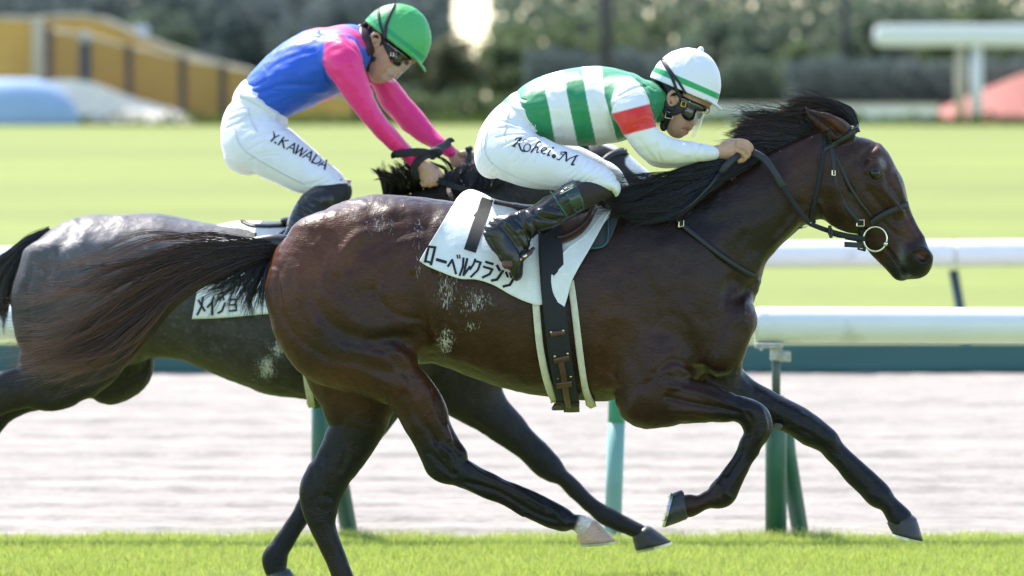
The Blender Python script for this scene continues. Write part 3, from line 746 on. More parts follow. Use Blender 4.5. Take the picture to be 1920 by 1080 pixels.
# ------------------------------------------------------------------ the two racehorses
M_COAT = None
def coat_material(name, rough, fleck=0.0, dapple=0.0):
    m, t, b = new_mat(name); L = t.links.new
    b.inputs['Roughness'].default_value = rough; b.inputs['Specular IOR Level'].default_value = .27
    a = t.nodes.new('ShaderNodeAttribute'); a.attribute_name = 'col'
    tc = t.nodes.new('ShaderNodeTexCoord'); co = tc.outputs['Object']
    mp = t.nodes.new('ShaderNodeMapping'); mp.inputs['Scale'].default_value = (60, 120, 260); mp.inputs['Rotation'].default_value = (0, .5, 0); L(co, mp.inputs[0])
    n1 = t.nodes.new('ShaderNodeTexNoise'); n1.inputs['Scale'].default_value = 1.; n1.inputs['Detail'].default_value = 3; L(mp.outputs[0], n1.inputs['Vector'])
    n2 = t.nodes.new('ShaderNodeTexNoise'); n2.inputs['Scale'].default_value = 14; n2.inputs['Detail'].default_value = 4; L(co, n2.inputs['Vector'])
    r1 = t.nodes.new('ShaderNodeMapRange'); r1.inputs[1].default_value = .25; r1.inputs[2].default_value = .75; r1.inputs[3].default_value = .72; r1.inputs[4].default_value = 1.28; L(n1.outputs[0], r1.inputs[0])
    r2 = t.nodes.new('ShaderNodeMapRange'); r2.inputs[1].default_value = .3; r2.inputs[2].default_value = .7; r2.inputs[3].default_value = .8; r2.inputs[4].default_value = 1.2; L(n2.outputs[0], r2.inputs[0])
    mm = t.nodes.new('ShaderNodeMath'); mm.operation = 'MULTIPLY'; L(r1.outputs[0], mm.inputs[0]); L(r2.outputs[0], mm.inputs[1])
    sc = t.nodes.new('ShaderNodeVectorMath'); sc.operation = 'SCALE'; L(a.outputs['Color'], sc.inputs[0]); L(mm.outputs[0], sc.inputs['Scale'])
    src = sc.outputs[0]
    if dapple:
        dn = t.nodes.new('ShaderNodeTexNoise'); dn.inputs['Scale'].default_value = 170; dn.inputs['Detail'].default_value = 3; L(co, dn.inputs['Vector'])
        dr = t.nodes.new('ShaderNodeMapRange'); dr.inputs[1].default_value = .5; dr.inputs[2].default_value = .72; dr.inputs[4].default_value = dapple; L(dn.outputs[0], dr.inputs[0])
        dx = t.nodes.new('ShaderNodeMix'); dx.data_type = 'RGBA'; L(dr.outputs[0], dx.inputs[0]); L(src, dx.inputs[6]); dx.inputs[7].default_value = (.16, .155, .17, 1); src = dx.outputs[2]
    # white sweat lather: streaks and curds where the mask says the horse has sweated
    fa = t.nodes.new('ShaderNodeAttribute'); fa.attribute_name = 'foam'
    fm = t.nodes.new('ShaderNodeMapping'); fm.inputs['Scale'].default_value = (130, 60, 36); fm.inputs['Rotation'].default_value = (0, -.55, 0); L(co, fm.inputs[0])
    fn = t.nodes.new('ShaderNodeTexNoise'); fn.inputs['Scale'].default_value = 1.; fn.inputs['Detail'].default_value = 6; fn.inputs['Distortion'].default_value = 1.8; L(fm.outputs[0], fn.inputs['Vector'])
    f1 = t.nodes.new('ShaderNodeMath'); f1.operation = 'MULTIPLY_ADD'; L(fa.outputs['Fac'], f1.inputs[0]); f1.inputs[1].default_value = .45; L(fn.outputs[0], f1.inputs[2])
    f2 = t.nodes.new('ShaderNodeMapRange'); f2.inputs[1].default_value = .78; f2.inputs[2].default_value = .98; f2.inputs[4].default_value = .85; L(f1.outputs[0], f2.inputs[0])
    f3 = t.nodes.new('ShaderNodeMath'); f3.operation = 'MULTIPLY'; L(f2.outputs[0], f3.inputs[0]); 
    fs = t.nodes.new('ShaderNodeMath'); fs.operation = 'GREATER_THAN'; L(fa.outputs['Fac'], fs.inputs[0]); fs.inputs[1].default_value = .02; L(fs.outputs[0], f3.inputs[1])
    fx = t.nodes.new('ShaderNodeMix'); fx.data_type = 'RGBA'; L(f3.outputs[0], fx.inputs[0]); L(src, fx.inputs[6]); fx.inputs[7].default_value = (.55, .55, .52, 1)
    L(fx.outputs[2], b.inputs['Base Color'])
    bp = t.nodes.new('ShaderNodeBump'); bp.inputs['Strength'].default_value = .6; bp.inputs['Distance'].default_value = .0016; L(n1.outputs[0], bp.inputs['Height'])
    n3 = t.nodes.new('ShaderNodeTexNoise'); n3.inputs['Scale'].default_value = 45; n3.inputs['Detail'].default_value = 3; L(co, n3.inputs['Vector'])
    b3 = t.nodes.new('ShaderNodeBump'); b3.inputs['Strength'].default_value = .3; b3.inputs['Distance'].default_value = .004; L(n3.outputs[0], b3.inputs['Height']); L(bp.outputs[0], b3.inputs['Normal'])
    mw = t.nodes.new('ShaderNodeMapping'); mw.inputs['Scale'].default_value = (20, 12, 30); mw.inputs['Rotation'].default_value = (0, .65, 0); L(co, mw.inputs[0])
    n5 = t.nodes.new('ShaderNodeTexNoise'); n5.inputs['Scale'].default_value = 1.; n5.inputs['Detail'].default_value = 5; n5.inputs['Roughness'].default_value = .62; n5.inputs['Distortion'].default_value = .6; L(mw.outputs[0], n5.inputs['Vector'])
    b5 = t.nodes.new('ShaderNodeBump'); b5.inputs['Strength'].default_value = .34; b5.inputs['Distance'].default_value = .011; L(n5.outputs[0], b5.inputs['Height']); L(b3.outputs[0], b5.inputs['Normal'])
    L(b5.outputs[0], b.inputs['Normal'])
    return m
MAT_HAIR = mat('horse_hair', (.01, .01, .01), rough=.34, spec=.6, attr=True)
MAT_HOOF = mat('hoof_horn', (.035, .033, .034), rough=.42, noise=[(60, .3)], stretch=(1, 1, 6), bump=[(90, .4, .002)])
MAT_HOOF_PALE = mat('pale_hoof_horn', (.50, .33, .22), rough=.45, noise=[(60, .2)], stretch=(1, 1, 6), bump=[(90, .3, .002)])
MAT_ALU = mat('aluminium', (.62, .63, .65), rough=.35, metal=1.)
MAT_STEEL = mat('polished_steel', (.72, .70, .62), rough=.22, metal=1.)
MAT_EYE = mat('eye', (.008, .004, .003), rough=.05, spec=.5)
MAT_TACK = mat('black_tack', (.012, .0125, .014), rough=.5, noise=[(180, .25)], bump=[(350, .3, .001)])
MAT_RUBBER = mat('black_rubber_grip', (.022, .024, .028), rough=.55, bump=[(520, .6, .0015)])
MAT_BROWN = mat('brown_leather', (.085, .036, .024), rough=.4, noise=[(60, .25), (300, .15)], bump=[(260, .25, .001)])
MAT_DKBROWN = mat('dark_brown_leather', (.035, .018, .014), rough=.45, noise=[(80, .25)], bump=[(300, .2, .001)])
MAT_WHITECLOTH = mat('white_saddle_cloth', (.74, .75, .73), rough=.85, noise=[(25, .05), (220, .05)], bump=[(18, .35, .01), (500, .25, .0008)], wear=(9, .62, (.50, .47, .36), .35))
MAT_FELT = mat('cream_felt', (.62, .58, .46), rough=.95, noise=[(40, .12)], bump=[(300, .5, .001)])
MAT_INK = mat('black_print', (.006, .006, .007), rough=.7)
MAT_WEB = mat('black_webbing', (.010, .011, .015), rough=.75, noise=[(200, .3)], bump=[(420, .6, .001)])
MAT_DARKPAD = mat('dark_grey_pad', (.045, .05, .055), rough=.8, bump=[(400, .4, .001)])
MAT_BRASS = mat('brass', (.65, .48, .18), rough=.3, metal=1.)

def hoof(parent, Y0, cor, gnd, bt, bb, y, matl, pale=False):
    """cor: (front, heel) of the coronet, gnd: (toe, heel) of the sole, in photo pixels"""
    h = thing_part('hoof', parent)
    def ring(p, q, b, sc=1.0):
        a = P(p[0], p[1], Y0 + y); c = P(q[0], q[1], Y0 + y); ce = (a + c) / 2; r = []
        for t in np.linspace(0, 2 * math.pi, 20, endpoint=False):
            cx = math.cos(t); wx = math.sin(t) * (1 if cx > -.3 else .85)
            v = ce + (a - c) / 2 * cx * sc; r.append((v[0], v[1] + b * wx * sc, v[2]))
        return r
    mid = lambda p, q, t: (p[0] * (1 - t) + q[0] * t, p[1] * (1 - t) + q[1] * t)
    rings = []
    for t, g in ((-.10, .82), (.0, .93), (.08, 1.0), (.16, .99), (.4, 1.01), (.75, 1.0), (1, 1.0)):
        rings.append(ring(mid(cor[0], gnd[0], t), mid(cor[1], gnd[1], t), bt + (bb - bt) * t, g))
    o = MB().loft(rings).build('hoof', matl, parent, smooth=True)
    d = np.array(gnd[0], float) - cor[0]; e = np.array(gnd[1], float) - cor[1]
    d = d / np.linalg.norm(d) * 5.; 
    n_ = np.array([-(gnd[0][1] - gnd[1][1]), gnd[0][0] - gnd[1][0]], float); n_ /= np.linalg.norm(n_) + 1e-9
    if n_ @ d < 0: n_ = -n_
    n_ *= 5.
    g0 = tuple(np.array(gnd[0]) + n_ * .1); g1 = tuple(np.array(gnd[1]) + n_ * .1)
    MB().loft([ring(g0, g1, bb, 1.02), ring(tuple(np.array(gnd[0]) + n_), tuple(np.array(gnd[1]) + n_), bb, 1.0)]).build('horseshoe', MAT_ALU, o, smooth=False)
    return o
def thing_part(n, p): return None

def build_horse(H):
    Y0 = H['Y']; S = CAM_SC = (CAM_D + Y0) / F_PX
    base = P(H['base'][0], H['base'][1], Y0); base[2] = 0
    root = thing('racehorse', H['label'], 'horse', base, 'racehorses at the gallop')
    x0, y0, x1, y1 = H['box']
    a = P(x0, y1, Y0); b = P(x1, y0, Y0)
    F = Field((a[0], Y0 - .36, max(a[2], -.01) - .02), (b[0], Y0 + .36, b[2]), H['h'])
    F.slab(*H['slab'], Y0)
    for st, k, cap in H['body']:
        F.add(make_segs(st, Y0, 7, cap), k)
    for r in H.get('round', []): F.add(balls(r[0], Y0), r[1])
    for r in H.get('cut', []): F.add(balls(r[0], Y0), r[1], sub=True)
    F.maps()
    V, Q = F.mesh(2)
    px, py = V2P(V)
    V = taubin(V, Q, 30, np.clip(H['soft'](px, py), 0, 1))
    V = V + normals(V, Q) * ((vnoise(V, 9) * .0016 + vnoise(V, 22) * .0011))[:, None]
    # a net of fine surface veins and skin creases, stronger in some places than others
    N_ = normals(V, Q); vm = np.clip(vnoise(V, 3.5) * .8 + .15, 0, 1) * H['veins'](*V2P(V))
    vn = vnoise(V * np.array([1, 1, .65]) + .03 * np.stack([vnoise(V, 14), vnoise(V + 5, 14), vnoise(V + 9, 14)], 1), 8.5)
    V = V + N_ * (vm * (np.exp(-(vn / .085) ** 2) * .0019) + .0007 * vnoise(V * np.array([1, 1, .5]), 46))[:, None]
    V = sculpt(V, Q, [(l, *((a * 1.6, w * .85) if np.mean([q[1] for q in l]) > 740 else (a * 1.5, w * .9) if np.mean([q[0] for q in l]) > 1500 else (a * 1.12, w * (1.0 if w > 5 else .85)))) for l, a, w in H['strokes']], Y0)
    V = V + .2 * (lap(V, Q) - V)
    px, py = V2P(V)
    col, foam = H['coat'](V, px, py, Y0)
    body = mesh_np('body', V, Q, H['mat'], root, col=col, attrs={'foam': foam})
    for hf in H['hooves']: hoof(root, Y0, *hf)
    for ex, ey, r in H.get('eyes', []):
        for far in (False, True):
            p = F.on(ex, ey, far); p[1] += .0095 if not far else -.0095
            e = MB().ball(p, r, 12).build('eye', MAT_EYE, root, smooth=True)
            lid = []
            for sgn in (1, -1):
                pts = []
                for t in np.linspace(-1.25, 1.25, 11):
                    qx = ex + math.sin(t) * r / S * 1.05; qy = ey - sgn * (math.cos(t) * .72 - .05) * r / S
                    w = F.on(qx, qy, far); w[1] += -.001 if not far else .001; pts.append(w)
                MB().tube(pts, [.0016 + .0032 * math.sin(math.pi * i / 10) for i in range(11)], 6).build('eyelid', H['lidmat'], root, smooth=True)
    return root, F

# ---- horse 1
H1 = dict(Y=0., h=.0050, base=(960, 1190), box=(485, 170, 1770, 1200), label='dark bay racehorse with a brown rump at full gallop, head stretched out in front')
leg = .035
H1_top = [(497, 532), (503, 498), (512, 474), (525, 455), (545, 437), (572, 417), (600, 399), (630, 384), (660, 373), (695, 366.5), (730, 365), (765, 367), (800, 371), (835, 376), (870, 381), (950, 391), (1030, 397), (1100, 391), (1170, 376), (1230, 362), (1290, 372), (1340, 420), (1375, 500), (1391, 575)]
H1_bot = [(497, 534), (505, 580), (523, 617), (547, 645), (580, 668), (620, 680), (680, 688), (740, 690), (800, 682), (840, 690), (880, 705), (950, 731), (1030, 745), (1100, 751), (1170, 752), (1230, 748), (1290, 726), (1340, 690), (1375, 640), (1391, 577)]
H1_bw = [(497, .03), (503, .09), (515, .13), (535, .18), (560, .215), (600, .243), (660, .262), (740, .268), (820, .268), (900, .275), (1000, .278), (1080, .268), (1150, .245), (1230, .225), (1300, .20), (1345, .17), (1375, .12), (1391, .05)]
H1_neck = [(1150, 392, 1330, 650, .16, 0), (1230, 354, 1392, 590, .145), (1300, 333, 1414, 522, .128), (1360, 314, 1440, 481, .115), (1420, 291, 1470, 451, .10), (1480, 264, 1500, 427, .09), (1535, 240, 1535, 410, .085), (1565, 232, 1562, 400, .078)]
H1_head = [(1552, 226, 1520, 300, .06, 0), (1575, 222, 1523, 338, .082), (1602, 232, 1530, 378, .098), (1628, 247, 1542, 408, .104), (1648, 268, 1562, 425, .102), (1664, 294, 1582, 433, .098), (1678, 318, 1599, 437, .089), (1688, 342, 1608, 441, .078), (1698, 373, 1618, 455, .066), (1708, 400, 1628, 470, .058), (1720, 425, 1640, 484, .054), (1734, 447, 1652, 497, .052), (1746, 466, 1664, 506, .052), (1752, 482, 1684, 510, .046), (1746, 492, 1702, 510, .036)]
H1_jowl = [(1535, 372, 1600, 330, .06, 0), (1548, 408, 1610, 360, .085), (1572, 424, 1620, 380, .09), (1596, 430, 1630, 400, .07)]
H1_lip = [(1650, 484, 1640, 478, .03, 0), (1690, 500, 1662, 509, .036), (1712, 508, 1672, 522, .038), (1726, 511, 1697, 523, .036), (1730, 508, 1716, 519, .03)]
H1_ear = [(1508, 196, 1510, 202, .004, -.085), (1520, 201, 1516, 219, .014, -.088), (1540, 208, 1530, 241, .024, -.090), (1562, 215, 1549, 259, .029, -.086), (1582, 224, 1565, 267, .030, -.074), (1598, 237, 1583, 270, .024, -.060)]
H1_earf = [(1505, 192, 1509, 199, .004, .075), (1517, 197, 1517, 214, .012, .078), (1540, 207, 1536, 235, .020, .078), (1565, 217, 1555, 252, .025, .07), (1590, 232, 1580, 262, .024, .055)]
H1_nearfore = [(1215, 520, 1150, 640, .10, -.10), (1255, 590, 1145, 700, .11, -.125), (1290, 650, 1148, 745, .11, -.14), (1290, 690, 1162, 778, .10, -.15), (1300, 705, 1200, 790, .083, -.155), (1330, 715, 1250, 790, .07, -.16), (1357, 727, 1295, 789, .06), (1390, 741, 1338, 787, .052, -.16), (1414, 750, 1366, 786, .05, -.155), (1433, 764, 1384, 792, .05, -.15), (1446, 790, 1392, 803, .049), (1444, 812, 1393, 814, .045), (1430, 838, 1383, 832, .038), (1413, 864, 1373, 855, .033), (1403, 886, 1358, 880, .032), (1391, 912, 1342, 901, .036), (1380, 936, 1332, 909, .040), (1362, 949, 1330, 914, .039), (1332, 953, 1322, 921, .034), (1310, 962, 1306, 928, .034), (1296, 969, 1290, 927, .038)]
H1_farfore = [(1330, 600, 1270, 740, .10, .11), (1367, 668, 1305, 762, .095, .125), (1392, 694, 1345, 772, .078, .14), (1420, 716, 1380, 780, .066, .15), (1450, 733, 1415, 790, .058), (1480, 750, 1448, 801, .053), (1513, 767, 1480, 816, .051), (1540, 785, 1508, 834, .051), (1563, 805, 1533, 845, .048), (1580, 831, 1548, 858, .041), (1600, 852, 1563, 874, .036), (1625, 874, 1588, 903, .033), (1648, 894, 1612, 926, .035), (1665, 909, 1628, 944, .040), (1679, 931, 1646, 952, .038), (1696, 950, 1654, 961, .036), (1716, 970, 1662, 978, .04)]
H1_nearhind = [(745, 410, 540, 480, .10, -.11), (778, 500, 501, 540, .12, -.135), (790, 570, 505, 590, .125, -.15), (796, 615, 535, 650, .12, -.155), (801, 652, 585, 680, .112), (808, 690, 650, 708, .098, -.155), (822, 727, 705, 734, .082), (838, 762, 738, 767, .068), (845, 790, 757, 800, .058), (857, 818, 773, 829, .05), (872, 843, 786, 858, .047), (890, 864, 800, 884, .044), (912, 881, 838, 901, .04), (942, 896, 886, 923, .034), (985, 915, 930, 941, .031), (1027, 933, 980, 968, .032), (1052, 945, 1012, 983, .036), (1070, 955, 1042, 993, .039), (1088, 965, 1060, 990, .036), (1100, 969, 1072, 993, .035), (1114, 976, 1081, 1002, .038)]
H1_farhind = [(790, 560, 545, 590, .10, .12), (790, 640, 553, 655, .11, .135), (772, 705, 573, 710, .095, .14), (742, 760, 600, 760, .075), (728, 790, 612, 795, .062), (708, 830, 601, 828, .053), (684, 866, 585, 862, .047), (661, 897, 566, 893, .045), (643, 925, 559, 922, .043), (633, 955, 566, 958, .039), (631, 985, 579, 985, .034), (642, 1022, 597, 1022, .031), (660, 1070, 619, 1074, .031), (682, 1120, 640, 1130, .036), (702, 1146, 655, 1160, .037), (718, 1158, 686, 1180, .034), (732, 1160, 700, 1186, .038)]
H1['slab'] = (H1_top, H1_bot, H1_bw)
H1['body'] = [(H1_neck, .05, .10), (H1_head, .028, .04), (H1_jowl, .02, 9.), (H1_lip, .006, .02), (H1_nearhind, .035, .09), (H1_farhind, .03, .09), (H1_nearfore, .035, .08), (H1_farfore, .03, .08), (H1_ear, .012, 9.), (H1_earf, .012, 9.)]
H1['round'] = [([(1372, 600, -.09, .085), (1350, 660, -.10, .08)], .05), ([(1372, 600, .09, .085), (1350, 660, .10, .08)], .05),
               ([(1640, 322, -.082, .022), (1642, 324, -.082, .022)], .02), ([(1640, 322, .082, .022), (1642, 324, .082, .022)], .02),
               ([(1718, 474, -.030, .030), (1734, 484, -.030, .026)], .03), ([(1718, 474, .030, .030), (1734, 484, .030, .026)], .03)]
H1['cut'] = [([(1717, 477, -.066, .010), (1725, 480, -.062, .013), (1732, 484, -.052, .012)], .008), ([(1717, 477, .066, .010), (1725, 480, .062, .013), (1732, 484, .052, .012)], .008)]
H1['strokes'] = [
    # quarters
    ([(606, 470), (590, 520), (585, 560), (606, 596), (640, 622), (690, 636), (750, 634), (790, 628)], -.009, 13),
    ([(630, 560), (655, 596), (700, 612), (760, 608)], .006, 18),
    ([(523, 505), (521, 540), (532, 590), (560, 635), (610, 668)], -.006, 7),
    ([(632, 505), (646, 472), (664, 448), (684, 437)], .0065, 11), ([(655, 500), (670, 472), (696, 452)], -.006, 13),
    ([(690, 470), (740, 440), (800, 425)], -.007, 12), ([(700, 420), (760, 408), (810, 400)], -.005, 16),
    ([(735, 396), (748, 391), (775, 392)], .003, 9),
    ([(680, 560), (720, 520), (770, 480), (806, 440)], -.005, 18),
    ([(773, 520), (778, 555), (790, 600), (800, 640), (806, 668)], -.007, 12), ([(800, 480), (812, 540), (815, 600), (818, 640)], .008, 9),
    ([(792, 520), (800, 570), (808, 620)], .002, 4),
    ([(700, 690), (740, 700), (775, 690)], -.005, 14), ([(660, 655), (720, 668), (780, 655)], .004, 16),
    # gaskin, hock, hind cannon
    ([(760, 740), (790, 790), (820, 830)], -.004, 9), ([(800, 730), (815, 780), (838, 822)], .004, 9), ([(826, 838), (846, 858), (850, 880)], .005, 7), ([(806, 850), (826, 868), (850, 890)], -.005, 7),
    ([(860, 902), (930, 920), (1000, 960), (1040, 975)], -.004, 6), ([(850, 895), (900, 925), (980, 966)], .003, 5),
    # flank, ribs, belly
    ([(838, 560), (830, 620), (822, 670)], -.006, 16), ([(880, 640), (960, 690), (1040, 720)], -.003, 20),
    ([(900, 560), (920, 640)], .002, 10), ([(940, 570), (960, 660)], .002, 10), ([(980, 580), (996, 670)], .002, 10),
    # shoulder, arm
    ([(1152, 610), (1144, 660), (1148, 710), (1158, 755)], -.007, 13), ([(1118, 690), (1140, 706), (1150, 716)], .004, 4),
    ([(1200, 500), (1230, 560), (1240, 620)], -.005, 16), ([(1180, 600), (1200, 640), (1225, 690)], .006, 20), ([(1160, 520), (1150, 580)], -.004, 16),
    ([(1300, 520), (1290, 580), (1280, 640)], .005, 22), ([(1228, 700), (1262, 676), (1300, 690), (1330, 705)], -.008, 8),
    ([(1370, 525), (1362, 575), (1352, 620), (1334, 662), (1312, 700)], -.007, 10), ([(1382, 530), (1376, 570), (1366, 605)], -.003, 6),
    ([(1504, 425), (1468, 470), (1430, 515), (1385, 560)], -.008, 9), ([(1490, 420), (1440, 460), (1400, 500)], .004, 12),
    ([(1270, 700), (1330, 728), (1392, 757)], -.004, 7), ([(1250, 745), (1320, 760), (1385, 772)], -.005, 6), ([(1260, 770), (1330, 776)], .003, 8),
    ([(1200, 740), (1180, 770), (1190, 786)], .003, 12), ([(1420, 850), (1375, 905), (1350, 935)], .002, 5), ([(1392, 845), (1362, 890)], -.004, 5),
    ([(1480, 800), (1530, 820), (1600, 880), (1640, 925)], -.004, 5), ([(1430, 745), (1500, 785), (1540, 808)], -.003, 7),
    # neck
    ([(1290, 420), (1370, 400), (1450, 360), (1510, 320)], -.005, 26), ([(1250, 470), (1330, 450), (1400, 420)], .004, 26), ([(1440, 284), (1490, 262), (1535, 243)], -.004, 4), ([(1530, 262), (1523, 320), (1512, 380)], -.004, 12),
    # head
    ([(1652, 350), (1672, 374), (1690, 396)], .007, 6), ([(1630, 360), (1655, 390), (1676, 412)], -.005, 9), ([(1618, 300), (1626, 282), (1640, 272)], -.009, 8),
    ([(1622, 322), (1628, 308), (1640, 301), (1654, 306), (1660, 318)], .006, 4), ([(1626, 340), (1640, 346), (1656, 340)], .003, 4), ([(1662, 310), (1664, 330), (1668, 345)], -.004, 4),
    ([(1538, 380), (1556, 412), (1586, 428), (1610, 432)], .006, 6), ([(1560, 350), (1580, 385), (1606, 410)], .004, 14),
    ([(1663, 466), (1672, 478), (1684, 494), (1692, 508), (1699, 521)], -.009, 3.2), ([(1688, 440), (1706, 456)], -.003, 8),
    ([(1680, 330), (1694, 370), (1712, 415), (1730, 446)], .003, 5), ([(1700, 420), (1716, 440)], .003, 5),
    ([(1520, 209), (1540, 221), (1560, 238), (1572, 252)], -.012, 6), ([(1530, 205), (1560, 219), (1585, 236)], .003, 3),
    # more muscle edges and creases
    ([(560, 505), (572, 560), (600, 610)], .005, 14), ([(700, 545), (735, 585), (786, 600)], -.004, 6), ([(640, 640), (700, 655), (760, 650)], -.004, 7), ([(610, 690), (660, 690), (720, 715)], .004, 8),
    ([(690, 640), (720, 660), (760, 700), (775, 740)], -.004, 8), ([(740, 655), (775, 690), (800, 740)], .004, 9),
    ([(842, 480), (836, 540), (842, 590)], .003, 4), ([(850, 500), (848, 560), (856, 600)], -.003, 4), ([(826, 520), (830, 570), (834, 610)], -.003, 3), ([(818, 500), (822, 560)], .003, 3),
    ([(1180, 440), (1215, 500), (1240, 540)], .004, 14), ([(1260, 480), (1250, 540), (1258, 590)], -.004, 12), ([(1290, 590), (1310, 630), (1290, 670)], .004, 12), ([(1210, 610), (1190, 660), (1200, 700)], -.004, 10),
    ([(1255, 725), (1300, 735), (1350, 752), (1395, 770)], .004, 6), ([(1290, 712), (1340, 724), (1390, 748)], .003, 5), ([(1210, 720), (1250, 705), (1280, 715)], -.004, 6),
    ([(1396, 770), (1410, 790), (1404, 815)], -.004, 5), ([(1428, 770), (1436, 800), (1426, 825)], .003, 5), ([(1345, 908), (1360, 925), (1372, 935)], .003, 5),
    ([(1505, 775), (1540, 800), (1570, 830)], .004, 6), ([(1520, 820), (1545, 838)], -.003, 5), ([(1620, 905), (1650, 930)], .003, 5),
    ([(1330, 400), (1400, 380), (1470, 340)], .004, 16), ([(1420, 470), (1465, 425), (1495, 385)], -.004, 8), ([(1452, 452), (1480, 420), (1500, 400)], .003, 6), ([(1480, 300), (1500, 330), (1505, 370)], .003, 10), ([(1395, 440), (1380, 470), (1384, 500)], -.003, 8),
    ([(880, 870), (905, 890), (960, 915), (1020, 950)], .0035, 4.5), ([(806, 800), (820, 835), (832, 860)], -.004, 5), ([(835, 800), (846, 830), (862, 850)], .004, 5), ([(1035, 955), (1050, 970), (1060, 985)], .004, 6),
    ([(585, 880), (590, 920), (596, 950)], -.004, 5), ([(610, 860), (612, 905), (606, 945)], .004, 7), ([(598, 985), (612, 1020), (634, 1070)], -.004, 4), ([(640, 790), (650, 840), (640, 880)], -.004, 8), ([(612, 930), (620, 935)], -.006, 6),
    ([(1626, 288), (1640, 296), (1652, 300)], -.004, 3), ([(1600, 300), (1590, 330), (1596, 360)], -.004, 8), ([(1655, 415), (1680, 440), (1696, 470)], -.003, 5), ([(1672, 350), (1690, 380), (1706, 410)], -.003, 4), ([(1714, 468), (1724, 464), (1736, 468), (1743, 478)], .003, 3.5),
    # veins
    ([(660, 790), (675, 797), (692, 800), (704, 796)], .0022, 1.6), ([(770, 700), (778, 722), (790, 738), (806, 730)], .002, 1.5), ([(720, 735), (732, 760), (740, 785)], .002, 1.5), ([(810, 765), (800, 778), (790, 785)], .0022, 1.5),
    ([(1320, 694), (1350, 708), (1380, 700)], .0022, 1.5), ([(1640, 350), (1660, 370), (1664, 400), (1684, 430)], .0018, 1.5), ([(1660, 400), (1676, 410), (1690, 404)], .0018, 1.5),
    ([(1200, 650), (1240, 664), (1280, 652)], .0015, 1.5), ([(700, 520), (735, 560), (730, 590)], .0012, 1.6), ([(690, 655), (720, 648), (760, 652)], .0015, 2),
]
BROWN, BLACK, RUST = (.033, .0138, .0080), (.0075, .0068, .0072), (.105, .036, .014)
def gs(px, py, x, y, rx, ry=None): return np.exp(-((px - x) / rx) ** 2 - ((py - y) / (ry or rx)) ** 2)
def coat1(V, px, py, Y0):
    n = len(V); nz = vnoise(V, 7) * .5 + vnoise(V, 17) * .3
    c = np.tile(np.array(BROWN), (n, 1))
    near = V[:, 1] < Y0 + .05
    rust = .9 * gs(px, py, 560, 470, 80, 70) + .35 * gs(px, py, 640, 420, 110, 70) + .35 * gs(px, py, 540, 580, 50, 90) + .30 * gs(px, py, 650, 700, 70, 30) + .35 * gs(px, py, 790, 700, 40, 60) + .25 * gs(px, py, 700, 520, 140, 90) + .35 * gs(px, py, 650, 458, 22, 40) \
        + .22 * gs(px, py, 1180, 600, 90, 60) + .30 * gs(px, py, 1650, 280, 22, 40) + .35 * gs(px, py, 1680, 300, 18, 60) + .3 * gs(px, py, 1708, 430, 16, 40) + .16 * gs(px, py, 950, 640, 120, 60) + .28 * gs(px, py, 1130, 690, 40, 60) + .3 * gs(px, py, 1400, 720, 40, 30) + .35 * gs(px, py, 640, 800, 50, 90) + .25 * gs(px, py, 1500, 330, 40, 60) + .5 * gs(px, py, 1568, 232, 22, 14)
    c = lerpc(c, RUST, np.clip(rust * (1 + .5 * nz), 0, .85))
    # black points: lower legs, mane line, muzzle; darker neck; painted thigh shade
    d = np.zeros(n)
    d = np.maximum(d, sstep(770, 850, py - .25 * (px - 760)) * (px < 1120) * (px > 560))
    d = np.maximum(d, sstep(690, 860, py) * (px < 720) * .0 + sstep(800, 890, py + (640 - px) * .6) * (px < 720))
    d = np.maximum(d, sstep(1290, 1400, px) * (py > 690) * (px < 1500)); d = np.maximum(d, (px > 1400) * (py > 690) * sstep(1420, 1470, px))
    d = np.maximum(d, .85 * np.clip(1.3 * gs(px, py, 1730, 492, 46, 40) + .9 * gs(px, py, 1685, 512, 40, 22), 0, 1))
    d = np.maximum(d, .75 * gs(px, py, 1300, 400, 170, 90)); d = np.maximum(d, .62 * gs(px, py, 1430, 430, 130, 130)); d = np.maximum(d, .25 * gs(px, py, 1280, 540, 110, 110)); d = np.maximum(d, .5 * gs(px, py, 720, 625, 70, 22)); d = np.maximum(d, .5 * gs(px, py, 640, 640, 80, 26))  # last two patches paint the shade below the thigh muscles into the coat
    c = lerpc(c, BLACK, np.clip(d * (1 + .3 * nz), 0, 1))
    # flesh inside the nostril, grey mouth corner, white pastern with a ragged edge
    c = lerpc(c, (.11, .036, .03), np.clip(1.6 * gs(px, py, 1728, 478, 8, 5), 0, 1) * near)
    c = lerpc(c, (.12, .12, .11), .6 * gs(px, py, 1690, 480, 8, 18)); c = lerpc(c, (.16, .16, .15), .7 * gs(px, py, 1700, 519, 10, 5))
    pd = poly_dist(px, py, [(1652, 300), (1656, 312)]); c = lerpc(c, (.25, .24, .23), .6 * np.exp(-(pd / 5) ** 2))
    wh = sstep(-3, 5, (px - 1090) * .82 + (py - 970) * .3 + nz * 6) * (px > 1060) * (px < 1140) * (py > 945) * (py < 1020) * near
    c = lerpc(c, (.58, .50, .42), wh)
    foam = np.zeros(n)
    fl = np.maximum.reduce([.68 * gs(px, py, 838, 545, 30, 60), .95 * gs(px, py, 836, 640, 20, 32), .58 * gs(px, py, 885, 565, 60, 34), .62 * gs(px, py, 880, 612, 24, 16), .58 * gs(px, py, 705, 420, 44, 26), .55 * gs(px, py, 785, 440, 16, 50), .30 * gs(px, py, 800, 390, 60, 20), .55 * gs(px, py, 782, 500, 10, 40), .4 * gs(px, py, 1430, 300, 20, 14), .45 * gs(px, py, 1520, 255, 14, 8), .5 * gs(px, py, 1652, 306, 8, 10), .4 * gs(px, py, 1690, 490, 10, 26)])
    foam = fl * near
    return np.clip(c, 0, 1), foam
H1['coat'] = coat1
H2 = {}
